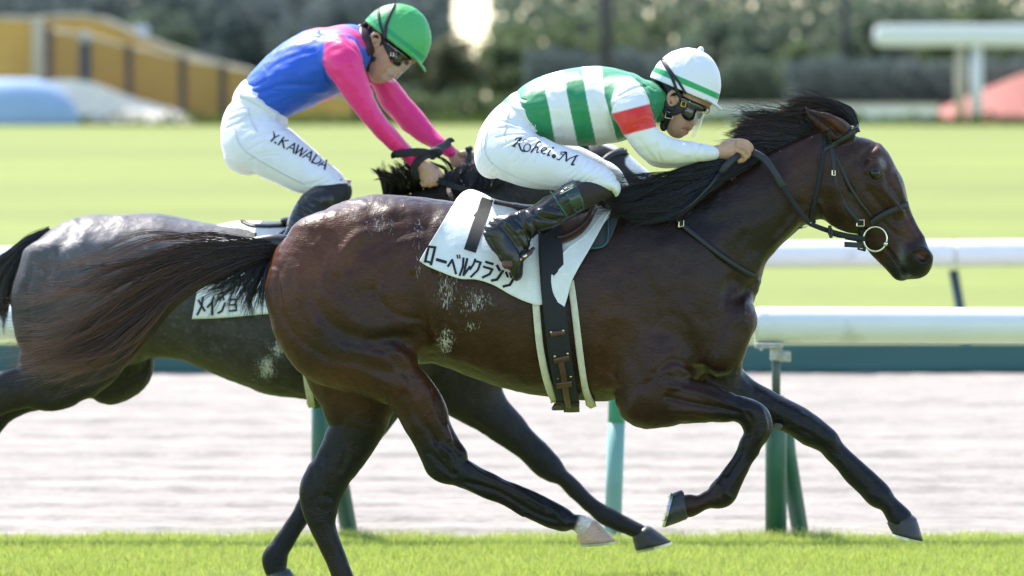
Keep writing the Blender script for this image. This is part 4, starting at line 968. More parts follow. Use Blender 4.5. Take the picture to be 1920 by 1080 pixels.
H1['veins'] = lambda px, py: np.clip(gs(px, py, 1250, 640, 150, 90) + gs(px, py, 720, 690, 130, 110) + gs(px, py, 1640, 400, 60, 80) + .7 * gs(px, py, 1350, 760, 120, 60) + .6 * gs(px, py, 950, 690, 160, 50) + .5 * gs(px, py, 640, 800, 70, 100) + .5 * gs(px, py, 1420, 450, 60, 60), 0, 1)
H2['veins'] = lambda px, py: np.clip(gs(px, py, 480, 690, 160, 60) + .6 * gs(px, py, 980, 800, 90, 60), 0, 1)
H1['soft'] = lambda px, py: sstep(1520, 1440, px) * sstep(800, 700, py) * .85 + .15
H2['soft'] = lambda px, py: sstep(1060, 1000, px) * sstep(800, 720, py) * .9 + .1
H1['mat'] = coat_material('dark_bay_coat', .37)
H1['lidmat'] = mat('dark_eyelid', (.03, .022, .019), rough=.3)
H1['eyes'] = [(1640, 325, .0195)]
H1['hooves'] = [((1288, 974), (1277, 918), (1247, 989), (1262, 925)) and (((1290, 973), (1279, 918)), ((1246, 989), (1263, 924)), .040, .055, -.15, MAT_HOOF),
                (((1718, 969), (1662, 979)), ((1731, 1014), (1673, 1000)), .042, .058, .15, MAT_HOOF),
                (((1118, 975), (1080, 1004)), ((1155, 1013), (1088, 1020)), .04, .058, -.155, MAT_HOOF_PALE),
                (((734, 1160), (700, 1188)), ((764, 1190), (712, 1196)), .04, .056, .14, MAT_HOOF)]

# ---- horse 2
H2.update(Y=2.4, h=.0070, base=(480, 1085), box=(-270, 235, 1310, 1100), label='dark grey roan racehorse galloping behind, its hindquarters at the left edge')
H2['slab'] = ([(21, 560), (26, 520), (40, 486), (58, 462), (83, 438), (107, 423), (127, 414), (160, 406), (200, 403), (250, 400), (300, 401), (340, 408), (390, 419), (460, 425), (540, 424), (620, 410), (690, 392), (755, 378), (810, 400), (850, 460), (868, 540)],
    [(21, 562), (26, 610), (40, 640), (70, 665), (120, 685), (180, 690), (240, 686), (290, 672), (338, 675), (369, 688), (408, 706), (459, 724), (505, 740), (575, 749), (640, 757), (700, 752), (760, 735), (810, 700), (850, 640), (868, 542)],
    [(21, .03), (30, .10), (50, .15), (80, .19), (120, .225), (180, .25), (260, .265), (340, .268), (440, .275), (560, .278), (640, .26), (720, .235), (790, .19), (840, .13), (868, .05)])
n2 = [(690, 392, 810, 640, .155, 0), (760, 364, 850, 560, .14), (840, 338, 900, 500, .12), (920, 316, 950, 450, .105), (1000, 296, 1010, 420, .09), (1060, 280, 1050, 400, .085), (1095, 268, 1070, 390, .08)]
h2 = [(1070, 262, 1045, 340, .06, 0), (1105, 258, 1060, 385, .09), (1143, 269, 1085, 412, .10), (1175, 288, 1120, 425, .09), (1205, 314, 1158, 432, .075), (1232, 345, 1190, 442, .06), (1256, 378, 1222, 455, .055), (1276, 410, 1245, 468, .05), (1284, 432, 1258, 470, .035)]
ear2 = [(1030, 232, 1033, 238, .004, -.07), (1045, 240, 1043, 258, .015, -.07), (1070, 250, 1062, 280, .024, -.065), (1090, 262, 1080, 292, .02, -.05)]
ear2f = [(r[0] + 6, r[1] - 8, r[2] + 6, r[3] - 8, r[4], -r[5]) for r in ear2]
nf2 = [(800, 640, 690, 720, .09, -.11), (785, 700, 668, 765, .085, -.13), (750, 770, 650, 805, .07, -.14), (712, 818, 624, 850, .054), (665, 870, 590, 888, .047), (625, 915, 565, 922, .045), (592, 960, 549, 957, .035), (573, 990, 528, 988, .031), (556, 1016, 508, 1018, .033), (542, 1042, 491, 1044, .038), (538, 1062, 494, 1066, .036), (541, 1070, 500, 1076, .036)]
ff2 = [(930, 640, 790, 720, .09, .11), (942, 700, 815, 752, .082, .13), (952, 742, 855, 778, .068, .14), (980, 780, 905, 810, .057), (1012, 818, 948, 838, .05), (1038, 846, 980, 864, .048), (1062, 874, 1006, 887, .046), (1082, 899, 1040, 903, .039), (1100, 919, 1066, 929, .033), (1124, 940, 1093, 954, .031), (1152, 954, 1118, 977, .034), (1182, 971, 1152, 994, .034), (1214, 987, 1184, 1006, .037)]
nh2 = [(268, 470, 40, 500, .11, -.12), (276, 560, 22, 560, .12, -.14), (258, 635, 20, 620, .112, -.15), (230, 680, 18, 662, .095), (196, 712, 5, 684, .078), (146, 745, -5, 694, .064), (70, 757, -20, 706, .055), (20, 770, -50, 728, .05), (-30, 800, -90, 760, .045), (-90, 850, -150, 820, .045), (-130, 880, -185, 860, .036), (-160, 940, -200, 930, .032), (-185, 990, -222, 985, .035), (-200, 1020, -240, 1010, .034), (-215, 1045, -250, 1030, .036)]
fh2 = [(290, 600, 120, 600, .11, .13), (292, 672, 150, 660, .11, .14), (284, 700, 160, 695, .10), (250, 730, 140, 720, .08), (190, 742, 100, 725, .06), (100, 760, 30, 735, .05), (20, 790, -40, 770, .045), (-20, 850, -60, 850, .034), (-50, 940, -85, 940, .032), (-70, 1000, -105, 995, .035)]
H2['body'] = [(n2, .05, .10), (h2, .028, .04), (nh2, .035, .09), (fh2, .03, .09), (nf2, .03, .08), (ff2, .03, .08), (ear2, .012, 9.), (ear2f, .012, 9.)]
H2['strokes'] = [([(150, 420), (120, 450), (95, 490), (80, 540)], -.010, 12), ([(60, 500), (50, 560), (60, 620)], -.006, 8), ([(140, 412), (155, 440), (150, 480)], .006, 12), ([(292, 610), (284, 650), (274, 690), (240, 712), (190, 738)], -.006, 8),
                 ([(230, 690), (160, 720), (100, 740)], -.004, 8), ([(120, 600), (180, 660), (240, 670)], -.004, 18), ([(330, 640), (400, 690), (470, 715)], -.003, 16), ([(880, 790), (960, 840), (1010, 875)], -.004, 6), ([(950, 770), (1000, 815), (1040, 850)], .003, 6), ([(1040, 892), (1100, 940), (1140, 972)], -.003, 4)]
def coat2(V, px, py, Y0):
    n = len(V); nz = vnoise(V, 7) * .5 + vnoise(V, 30) * .3
    c = np.tile(np.array((.022, .0180, .0165)), (n, 1))
    grey = np.clip(.85 * gs(px, py, 200, 470, 190, 110) + .6 * gs(px, py, 380, 430, 90, 40) + .25 * gs(px, py, 400, 620, 200, 120), 0, 1)
    c = lerpc(c, (.125, .116, .122), np.clip(grey * (1 + .35 * nz), 0, 1))
    fl = np.clip(vnoise(V, 85) * .6 + vnoise(V, 140) * .5 - .25, 0, 1.2); c = lerpc(c, (.19, .18, .19), .55 * fl * np.clip(grey * 1.3 + .10, 0, 1))
    c = lerpc(c, (.011, .0108, .0120), sstep(725, 840, py))
    blaze = sstep(-6, 4, (px - 1120) * .62 - (py - 283) + nz * 6 + 8) * (px > 1085) * 0
    bl = np.exp(-(poly_dist(px, py, [(1130, 262), (1152, 272)]) / 10) ** 2) + 1.3 * np.exp(-(poly_dist(px, py, [(1186, 303), (1205, 322), (1235, 352)]) / 13) ** 2)
    c = lerpc(c, (.72, .70, .68), sstep(.35, .6, bl * (1 + .25 * nz)))
    near = V[:, 1] < Y0 + .05
    foam = np.maximum.reduce([1.0 * gs(px, py, 500, 690, 24, 30), .95 * gs(px, py, 522, 655, 20, 22), .6 * gs(px, py, 478, 705, 14, 20)]) * near
    return np.clip(c, 0, 1), foam
H2['coat'] = coat2
H2['mat'] = coat_material('grey_roan_coat', .5)
H2['lidmat'] = H1['lidmat']
H2['eyes'] = [(1132, 335, .0185)]
H2['hooves'] = [(((544, 1066), (500, 1076)), ((556, 1086), (500, 1088)), .04, .055, -.14, MAT_HOOF), (((1219, 986), (1185, 1008)), ((1259, 1015), (1192, 1032)), .042, .058, .14, MAT_HOOF),
                (((-212, 1046), (-250, 1032)), ((-230, 1076), (-262, 1050)), .04, .055, -.15, MAT_HOOF), (((-70, 1004), (-105, 998)), ((-60, 1030), (-104, 1030)), .04, .055, .14, MAT_HOOF)]
H2['round'] = []; H2['cut'] = []

horse1, F1 = build_horse(H1)
p = F1.on(1462, 800); p = P(1458, 799, .10)
MB().ball(p, .012, 10, (1.5, .7, .9)).build('chestnut_callus', mat('grey_callus', (.10, .098, .085), rough=.9, bump=[(200, .6, .003)]), horse1, smooth=True)
horse2, F2 = build_horse(H2)
# ------------------------------------------------------------------ saddlery
def arc(px, py, rx, ry, a0, a1, n=16):
    t = np.radians(np.linspace(a0, a1, n)); return [(px + rx * math.cos(a), py + ry * math.sin(a)) for a in t]
def drape(name, F, Y0, st, off, matl, parent, nv=26, flare=.0, wave=.0, th=.004, seed=0, n=6, one=False, smooth=6, spine=True):
    """a cloth laid over a back: rows of (spine point ; hem point), near hem over the spine to the far hem"""
    S = catmull(st, n); m = len(S); v = np.linspace(0, 1, nv) ** .9
    px = S[:, 0:1] + (S[:, 2:3] - S[:, 0:1]) * v; py = S[:, 1:2] + (S[:, 3:4] - S[:, 1:2]) * v
    y = np.full(px.shape, float(Y0))
    for _ in range(4):
        p = P(px, py, y); y = F.ysurf(p[..., 0], p[..., 2], False, Y0) 
    y = y - off
    if spine: y[:, 0] = Y0
    for _ in range(smooth):
        q = y.copy(); q[:, 1:-1] = (y[:, :-2] + y[:, 1:-1] + y[:, 2:]) / 3; q[1:-1] = (q[:-2] + q[1:-1] + q[2:]) / 3; y = np.where(v[None] > .02, np.minimum(q, y + .004), y)
    i = np.arange(m)[:, None] / m
    y = y - flare * v[None] ** 2 * (1 - .85 * i) - wave * v[None] ** 1.5 * (np.sin(i * 14 + seed + v[None] * 3) * .6 + np.sin(i * 31 + 2 * seed) * .3)
    G = P(px, py, y)
    far = G[:, 1:].copy(); far[..., 1] = 2 * Y0 - far[..., 1]
    A = G if one else np.concatenate([far[:, ::-1], G], 1)         # far hem .. spine .. near hem
    tu, tv = np.gradient(A, axis=0), np.gradient(A, axis=1); nr = np.cross(tu, tv); nr /= np.linalg.norm(nr, axis=2, keepdims=True) + 1e-9
    if nr[m // 2, -nv // 2, 1] > 0: nr = -nr
    o, inn = A, A - nr * th
    K = A.shape[1]; M = m * K; V = np.concatenate([o.reshape(-1, 3), inn.reshape(-1, 3)]); f = []
    for a in range(m - 1):
        for b in range(K - 1):
            p = a * K + b; f.append((p, p + K, p + K + 1, p + 1)); f.append((M + p, M + p + 1, M + p + K + 1, M + p + K))
    for a in range(m - 1):
        for b in (0, K - 1): p = a * K + b; f.append((p, p + K, M + p + K, M + p))
    for b in range(K - 1):
        for a in (0, m - 1): p = a * K + b; f.append((p, p + 1, M + p + 1, M + p))
    ob = mesh_np(name, V, f, matl, parent, smooth=True)
    return ob, Caster(ob)
def tube3(name, pts, r, matl, parent, n=10): return MB().tube(pts, r, n).build(name, matl, parent, smooth=True)
def ring3(name, F, px, py, rx, ry, r, matl, parent, off=.012, far=False, Y0=0.):
    pts = []
    for a in np.linspace(0, 2 * math.pi, 29):
        p = F.on(px, py, far); c = P(px + rx * math.cos(a), py + ry * math.sin(a), p[1] - off if not far else p[1]); c[1] = p[1] + (-off if not far else off); pts.append(c)
    return MB().tube(pts, r, 8, caps=False).build(name, matl, parent, smooth=True)
def pt(F, px, py, off=.01, far=False):
    p = F.on(px, py, far); p[1] += off if far else -off; return p

def both(name, F, path, w, matl, parent, **k): return strap(name, F, path, w, matl, parent, sides=(False, True), **k)

# --- bay horse: saddle cloth, pad, saddle
sc1 = thing('saddle_cloth', 'white number cloth with a black 1 and katakana name on the bay horse', 'saddle cloth', P(950, 440, 0), 'saddle cloths')
c_ob, C1 = drape('cloth', F1, 0., [(856, 372, 787, 489), (868, 360, 800, 498), (884, 355, 828, 510), (905, 362, 862, 522), (925, 372, 893, 524), (948, 378, 925, 534), (975, 382, 960, 554), (1005, 386, 990, 567), (1035, 388, 1016, 571), (1062, 390, 1046, 548), (1090, 389, 1076, 505), (1120, 388, 1110, 448), (1148, 386, 1144, 402)], .016, MAT_WHITECLOTH, sc1, flare=.02, wave=.012, seed=1, n=7)
pd1 = thing('saddle_pad', 'dark grey pad showing under the white cloth at the bay horse shoulder', 'pad', P(1120, 430, 0))
drape('pad', F1, 0., [(1060, 393, 1080, 462), (1085, 392, 1103, 467), (1110, 390, 1122, 466), (1130, 388, 1137, 459), (1146, 385, 1150, 434), (1158, 383, 1160, 404), (1166, 380, 1165, 388)], .006, MAT_DARKPAD, pd1, seed=2, th=.006)
strap('pad_binding', F1, [(1088, 466), (1120, 467), (1136, 459), (1140, 445), (1141, 415)], 3.2, mat('blue_green_binding', (.03, .09, .11), rough=.6), pd1, off=.008, th=.004)
sd1 = thing('saddle', 'small brown racing saddle with a black girth on the bay horse', 'saddle', P(1040, 390, 0), 'racing saddles')
drape('flap', F1, 0., [(1036, 388, 1030, 452), (1050, 387, 1050, 456), (1068, 387, 1071, 449), (1085, 387, 1090, 437), (1100, 386, 1105, 419), (1112, 385, 1114, 400), (1119, 384, 1118, 389)], .036, MAT_BROWN, sd1, seed=3, th=.005)
strap('flap_edge', F1, [(1044, 456), (1058, 454), (1076, 446), (1094, 433), (1107, 416), (1115, 396), (1117, 386)], 6, MAT_DKBROWN, sd1, off=.038, th=.003)
SF = Field((P(900, 400, 0)[0], -.2, 1.3), (P(1160, 400, 0)[0], .2, 1.6), .005)
SF.add(make_segs([(962, 379, 962, 388, .07, 0), (985, 383, 985, 396, .105), (1030, 384, 1030, 398, .11), (1075, 378, 1075, 394, .10), (1108, 372, 1108, 388, .07)], 0., 6), .02)
Vv, Qq = SF.mesh(2); mesh_np('seat', Vv, Qq, MAT_DKBROWN, sd1)
strap('cantle_strap', C1, [(926, 380), (945, 384), (962, 388), (980, 398)], 5, MAT_DKBROWN, sd1, off=.002, th=.004)
girth_path = [(1030, 430), (1031, 470), (1035, 540), (1041, 600), (1050, 665), (1060, 715), (1066, 742), (1069, 752)]
gth = both('girth', F1, girth_path, 44, MAT_WEB, sd1, off=.030, th=.005, cross=7, wcurve=[44, 46, 45, 43, 42, 40, 42])
both('girth_sleeve', F1, [(1004, 562), (1006, 590), (1012, 645), (1023, 697), (1037, 735), (1052, 752)], 13, MAT_FELT, sd1, off=.010, th=.010, cross=5)
both('girth_sleeve', F1, [(1069, 528), (1075, 570), (1081, 620), (1089, 680), (1098, 726), (1110, 754)], 12, MAT_FELT, sd1, off=.010, th=.010, cross=5)
for (a, b) in (((1031, 622), (1058, 619)), ((1038, 667), (1066, 662)), ((1044, 708), (1072, 705))):
    tb = strap('keeper_tab', F1, [a, ((a[0] + b[0]) / 2, (a[1] + b[1]) / 2), b], 9, MAT_BROWN, sd1, off=.037, th=.004)
    for q in ((a[0] + 2, a[1]), (b[0] - 2, b[1])):
        p = pt(F1, q[0], q[1], .043); MB().ball(p, .0042, 6, (1, .5, 1)).build('stud', MAT_BRASS, tb, smooth=True)
strap('girth_strap', F1, [(1050, 666), (1056, 690), (1060, 712), (1065, 735), (1071, 752)], 11, MAT_BROWN, sd1, off=.036, th=.004)
both('girth_end', F1, [(1043, 742), (1065, 745), (1087, 744)], 15, MAT_DKBROWN, sd1, off=.036, th=.004)
bk = pt(F1, 1074, 752, .04); MB().box(tuple(bk), (.035, .012, .018), bev=.003).build('buckle', MAT_GALV2, sd1)
# front flap of the cloth folded over the girth
for s_ in (1,):
    drape('front_flap', F1, 0., [(1140, 387, 1151, 385), (1120, 414, 1139, 403), (1096, 442, 1121, 437), (1066, 464, 1101, 473), (1045, 487, 1084, 503), (1034, 515, 1071, 530), (1036, 545, 1064, 556), (1046, 567, 1058, 575)], .036, MAT_WHITECLOTH, sc1, flare=.012, wave=.004, seed=4, n=7, one=True, spine=False, nv=12)
# number and name on the cloth
num = stroke_mesh([([(912, 379), (906, 398), (896, 425), (883, 464)], 23)], 23, C1, .0025)
mesh_np('number_one', num[0], num[1], MAT_INK, sc1)
num = stroke_mesh([([(914, 377), (905, 392), (894, 405)], 11)], 10, C1, .0026); mesh_np('number_one', num[0], num[1], MAT_INK, sc1)
KANA = [
    [([(804, 462), (797, 491)], 4.6), ([(803, 462), (816, 464)], 4.2), ([(816, 463), (808, 496)], 4.6), ([(797, 489), (809, 493)], 4.2)],
    [([(819, 486.5), (836, 491.5)], 5.6)],
    [([(840, 499), (848, 487), (855, 513)], 4.0), ([(857, 478), (858.5, 484)], 2.6), ([(861.5, 478), (862.5, 484)], 2.6)],
    [([(869, 484), (868, 500), (862, 516)], 4.2), ([(876, 485), (869, 516), (881, 500)], 4.2)],
    [([(891, 486), (888, 495), (881, 505)], 3.8), ([(890, 489), (901, 492), (896, 506), (883, 519)], 4.0)],
    [([(911, 491), (924, 495)], 4.6), ([(907, 500), (923, 505), (918, 514), (905, 520)], 4.4)],
    [([(932, 498), (937, 507)], 5.0), ([(922, 526), (932, 524), (943, 508)], 4.8)],
    [([(949, 511), (952, 519)], 4.0), ([(956, 512), (959, 520)], 4.0), ([(944, 537), (956, 534), (966, 518)], 4.8)],
]
for g in KANA:
    num = stroke_mesh(g, 4, C1, .0025); mesh_np('name_character', num[0], num[1], MAT_INK, sc1)
# stirrup leather and iron, near and far
for s in (1, -1):
    yy = -.335 * s
    lea = [P(1046, 418, -.29), P(1024, 440, -.32), P(1000, 464, -.335)]
    lea = [np.array([p[0], p[1] * s, p[2]]) for p in lea]
    for dx in (0, -.016):
        m = MB(); m.loft([[(p[0] + dx + a * .0075, p[1] + b * .002, p[2] + dx * .5 + a * .0075) for a, b in ((-1, -1), (1, -1), (1, 1), (-1, 1))] for p in lea]); m.build('stirrup_leather', MAT_BROWN, sd1)
    top = P(1000, 466, -.335); a1 = P(974, 488, -.365); a2 = P(968, 500, -.29); tr = P(955, 492, -.33)
    fl = lambda p: np.array([p[0], p[1] * s, p[2]])
    iron = tube3('stirrup_iron', [fl(p) for p in (a1, P(985, 480, -.365), top, P(985, 482, -.30), a2)], .006, MAT_STEEL, sd1)
    m = MB(); q = fl(P(953, 494, -.335)); m.box(tuple(q), (.042, .085, .036), bev=.01); m.build('tread', MAT_BROWN, iron)
    m = MB(); m.tube([fl(P(978, 487, -.366)), fl(P(996, 471, -.352))], .0085, 8); m.build('iron_cover', MAT_BROWN, iron, smooth=True)

# --- bay horse: bridle
br1 = thing('bridle', 'black bridle with a steel ring bit on the bay horse head', 'bridle', P(1600, 350, 0), 'bridles')
both('throatlatch', F1, [(1548, 246), (1546, 272), (1542, 300), (1536, 335), (1528, 373), (1522, 405), (1526, 418)], 9, MAT_WEB, br1, off=.001)
ck = both('cheekpiece', F1, [(1552, 244), (1556, 265), (1562, 293), (1564, 323), (1570, 355), (1586, 386), (1606, 413), (1618, 430)], 8.5, MAT_TACK, br1, off=.002)
both('noseband_strap', F1, [(1560, 285), (1572, 302), (1590, 343), (1612, 379), (1636, 408)], 6.5, MAT_TACK, br1, off=.001)
both('browband', F1, [(1544, 281), (1563, 271), (1587, 257), (1600, 245), (1609, 239)], 11, MAT_TACK, br1, off=.003)
both('noseband', F1, [(1634, 418), (1656, 403), (1680, 391), (1692, 386), (1700, 384)], 12, MAT_TACK, br1, off=.002, th=.006)
both('jaw_strap', F1, [(1617, 427), (1619, 445), (1617, 462), (1615, 470)], 15, MAT_TACK, br1, off=.003, th=.006)
strap('rein_end', F1, [(1556, 436), (1580, 441), (1600, 446), (1618, 449)], 11, MAT_TACK, br1, off=.006, th=.004)
for far in (False, True):
    bt_ = ring3('bit_ring', F1, 1641, 448, 22, 23, .0036, MAT_STEEL, br1, off=.012, far=far)
    p = pt(F1, 1660, 457, .012, far); MB().ball(p, .009, 8).build('bit_knuckle', MAT_STEEL, bt_, smooth=True)
for q, w, h in (((1613, 418), .024, .020), ((1563, 324), .010, .016), ((1616, 461), .012, .018)):
    p = pt(F1, *q, .008); m = MB(); m.tube([p + [-w / 2, 0, -h / 2], p + [w / 2, 0, -h / 2], p + [w / 2, 0, h / 2], p + [-w / 2, 0, h / 2], p + [-w / 2, 0, -h / 2]], .0025, 6); m.build('buckle', MAT_STEEL, br1)
tail_ = [P(1617, 460, -.09), P(1600, 459, -.095), P(1583, 458, -.095)]
MB().loft([[(p[0], p[1] + b * .003, p[2] + a * .009) for a, b in ((-1, -1), (1, -1), (1, 1), (-1, 1))] for p in tail_]).build('strap_tail', MAT_TACK, br1)
def flatrein(name, pts, w, th, matl, parent, n=6):
    c = catmull(pts, n); d = np.gradient(c, axis=0); e = np.stack([-d[:, 2], 0 * d[:, 0], d[:, 0]], 1); e /= np.linalg.norm(e, axis=1, keepdims=True) + 1e-9
    r = []
    for i in range(len(c)):
        ww = w if not hasattr(w, '__len__') else np.interp(i / (len(c) - 1), np.linspace(0, 1, len(w)), w)
        r.append([tuple(c[i] + e[i] * a * ww / 2 + np.array([0, b * th / 2, 0])) for a, b in ((-1, -.5), (-.8, -1), (.8, -1), (1, -.5), (1, .5), (.8, 1), (-.8, 1), (-1, .5))])
    return MB().loft(r).build(name, matl, parent, smooth=True)
S1 = .0018
for s in (1, -1):
    f = lambda p: np.array([p[0], p[1] * s, p[2]])
    y = [-.085, -.105, -.125, -.135, -.135, -.13]
    pr = [(1398, 284), (1416, 287), (1436, 300), (1452, 322), (1462, 340), (1468, 350)]
    flatrein('rein', [f(P(a, b, yy)) for (a, b), yy in zip(pr, y)], 13 * S1, .008, MAT_RUBBER, br1)
    pr = [(1466, 347), (1480, 368), (1500, 396), (1517, 417), (1532, 425), (1560, 435), (1590, 443), (1622, 448)]; y = [-.131, -.128, -.125, -.12, -.115, -.105, -.10, -.095]
    flatrein('rein', [f(P(a, b, yy)) for (a, b), yy in zip(pr, y)], 9 * S1, .005, MAT_WEB, br1)
m = MB(); q = P(1509, 423, -.10); m.tube([P(1497, 428, -.10), P(1510, 426, -.11), P(1521, 417, -.12)], .003, 8); m.build('martingale_ring', MAT_STEEL, br1, smooth=True)
for q in ((1558, 437), (1556, 432)):
    p = P(q[0], q[1], -.118); MB().box(tuple(p), (.012, .014, .034), bev=.003).build('rein_stop', MAT_RUBBER, br1)
ns1 = thing('neck_strap', 'black breastplate strap round the base of the bay horse neck', 'strap', P(1330, 460, 0))
both('strap', F1, [(1232, 357), (1243, 374), (1258, 398), (1280, 422), (1313, 449), (1347, 476), (1380, 499), (1404, 513), (1418, 518)], 10.5, MAT_TACK, ns1, off=.003, th=.005)
p = pt(F1, 1277, 420, .011); MB().tube([p + [-.008, 0, -.01], p + [.008, 0, -.006], p + [.008, 0, .012], p + [-.008, 0, .008], p + [-.008, 0, -.01]], .0022, 6).build('buckle', MAT_STEEL, ns1)
wh1 = thing('whip', 'black whip pointing down across the bay horse neck from the right hand', 'whip', P(1350, 320, -.12), 'whips')
tube3('grip', [P(1385, 291, -.115), P(1372, 301, -.13), P(1360, 313, -.14), P(1350, 324, -.145)], [.011, .0125, .013, .010], MAT_RUBBER, wh1)
tube3('shaft', [P(1351, 323, -.145), P(1330, 350, -.17), P(1300, 380, -.195), P(1266, 406, -.205)], [.007, .0055, .0045, .004], MAT_TACK, wh1)
MB().loft([[(p[0] + a * .007, p[1] + b * .003, p[2] + a * .007) for a, b in ((-1, -1), (1, -1), (1, 1), (-1, 1))] for p in (P(1270, 402, -.205), P(1258, 416, -.215), P(1241, 437, -.225))]).build('flap', MAT_WEB, wh1)

# --- grey roan: cloth, saddle, bridle
Y2 = 2.4
sc2 = thing('saddle_cloth', 'white cloth with katakana lettering half covered by the bay horse tail', 'saddle cloth', P(460, 500, Y2), 'saddle cloths')
c2_ob, C2 = drape('cloth', F2, Y2, [(392, 424, 360, 598), (415, 420, 400, 597), (440, 415, 440, 594), (470, 414, 475, 591), (510, 415, 510, 588), (560, 416, 560, 586)], .014, MAT_WHITECLOTH, sc2, flare=.015, wave=.006, seed=5, n=6)
num = stroke_mesh([([(458, 438), (476, 443)], 14)], 14, C2, .0025); mesh_np('number_mark', num[0], num[1], MAT_INK, sc2)
for g in ([([(380.5, 557), (378, 574), (370, 590)], 4), ([(372, 563), (384, 583)], 4)], [([(401, 557), (397, 567), (389, 576)], 4), ([(398, 566), (398, 590)], 4.5)], [([(410, 557), (414, 563)], 4), ([(417, 555), (420, 562)], 4), ([(409, 587), (416, 583), (422, 568)], 4)], [([(430, 562), (442, 561), (443, 582)], 3.5), ([(430, 572), (442, 571)], 3.5), ([(430, 583), (443, 582)], 3.5)]):
    num = stroke_mesh(g, 4, C2, .0025); mesh_np('name_character', num[0], num[1], MAT_INK, sc2)
sd2 = thing('saddle', 'dark racing saddle and girth on the grey roan horse, mostly hidden', 'saddle', P(560, 420, Y2), 'racing saddles')
strap('cantle_strap', C2, [(452, 415), (470, 423), (500, 425), (535, 424)], 5, MAT_TACK, sd2, off=.002, th=.004)
drape('flap', F2, Y2, [(545, 414, 545, 470), (575, 410, 580, 480), (605, 408, 610, 470), (628, 405, 632, 440)], .024, MAT_DKBROWN, sd2, seed=6)
both('girth', F2, [(580, 470), (584, 560), (592, 640), (602, 715), (608, 752)], 38, MAT_WEB, sd2, off=.020, cross=5)
both('girth_sleeve', F2, [(556, 520), (562, 600), (570, 670), (578, 715), (586, 752)], 13, MAT_FELT, sd2, off=.016, th=.010, cross=5)
SF2 = Field((P(500, 400, Y2)[0], Y2 - .2, 1.2), (P(700, 400, Y2)[0], Y2 + .2, 1.6), .007); SF2.add(make_segs([(530, 408, 530, 418, .08, 0), (580, 402, 580, 416, .11), (650, 388, 650, 402, .08)], Y2, 6), .02); Vv, Qq = SF2.mesh(1); mesh_np('seat', Vv, Qq, MAT_DKBROWN, sd2)
for s in (1, -1):
    f = lambda p: np.array([p[0], Y2 + (p[1] - Y2) * s, p[2]])
    MB().loft([[(p[0] + a * .007, p[1] + b * .002, p[2]) for a, b in ((-1, -1), (1, -1), (1, 1), (-1, 1))] for p in (f(P(575, 450, Y2 - .3)), f(P(550, 490, Y2 - .33)))]).build('stirrup_leather', MAT_TACK, sd2)
    ir = tube3('stirrup_iron', [f(P(548, 510, Y2 - .36)), f(P(550, 490, Y2 - .33)), f(P(552, 510, Y2 - .29))], .006, MAT_STEEL, sd2); MB().box(tuple(f(P(548, 512, Y2 - .33))), (.05, .09, .015), bev=.005).build('tread', MAT_STEEL, ir)
br2 = thing('bridle', 'black bridle on the grey roan horse, seen between the near jockey arm and thigh', 'bridle', P(1130, 330, Y2), 'bridles')
both('browband', F2, [(1052, 300), (1080, 283), (1104, 262)], 10, MAT_TACK, br2, off=.003)
both('cheekpiece', F2, [(1060, 275), (1075, 320), (1100, 370), (1140, 410), (1170, 425)], 8, MAT_TACK, br2, off=.002)
both('noseband', F2, [(1118, 330), (1128, 307), (1143, 293), (1160, 286), (1176, 285)], 10, MAT_TACK, br2, off=.003, th=.007)
for s in (1, -1):
    f = lambda p: np.array([p[0], Y2 + (p[1] - Y2) * s, p[2]])
    flatrein('rein', [f(P(x, y, Y2 + o)) for x, y, o in ((812, 334, -.13), (840, 346, -.16), (880, 358, -.17), (960, 380, -.16), (1060, 410, -.13), (1170, 430, -.09))], 11 * .002, .006, MAT_WEB, br2)
    ring3('bit_ring', F2, 1172, 428, 20, 20, .0036, MAT_STEEL, br2, far=(s < 0))
# ------------------------------------------------------------------ manes and tails
RED_TIP = (.34, .14, .085)
# tail of the bay horse: streams back to the left and sweeps down
TD = balls([(530, 458, 0, .034), (510, 456, 0, .032), (480, 458, 0, .026), (445, 466, 0, .018), (415, 476, 0, .010)], 0., 6)
tf = Field((P(395, 500, 0)[0], -.1, P(400, 520, 0)[2]), (P(545, 430, 0)[0], .1, P(400, 420, 0)[2]), .006); tf.add(TD, .01); Vv, Qq = tf.mesh(1)
g1 = [[(526, 450, -.01), (470, 446, -.03), (400, 446, -.04), (330, 455, -.04), (260, 470, -.05), (190, 478, -.05), (120, 470, -.05)],
      [(526, 452, -.02), (470, 450, -.04), (400, 455, -.05), (320, 475, -.06), (230, 510, -.06), (120, 545, -.06), (20, 555, -.05)],
      [(526, 454, -.02), (460, 456, -.05), (390, 470, -.06), (310, 505, -.07), (220, 560, -.07), (120, 610, -.07), (15, 625, -.06)],
      [(526, 456, -.02), (460, 464, -.05), (385, 488, -.07), (310, 535, -.08), (230, 600, -.08), (130, 660, -.08), (5, 690, -.06)],
      [(526, 458, -.02), (460, 474, -.05), (385, 504, -.07), (320, 550, -.08), (260, 610, -.08), (180, 672, -.08), (60, 705, -.06)],
      [(526, 462, -.02), (460, 486, -.05), (390, 520, -.07), (330, 560, -.08), (280, 620, -.08), (215, 680, -.08), (120, 712, -.06)]]
g1 = [[(x, y + 12 * min(1, max(0, (x - 300) / 120)), z) for x, y, z in g] for g in g1]
t1 = hair('tail', g1[2:], 800, 0., MAT_HAIR, horse1, r0=.0010, M=14, spread=13, wild=17, clumps=70, ys=.035, curl=5., cf_=14., tight=.28, tipcol=RED_TIP, rootcol=(.010, .008, .008), seed=3)
hair('tail', g1[:4], 800, 0., MAT_HAIR, horse1, r0=.0009, M=15, spread=17, wild=26, clumps=60, ys=.035, curl=7., cf_=17., tight=.22, tipcol=(.42, .19, .12), rootcol=(.016, .011, .010), seed=33, short=.55)
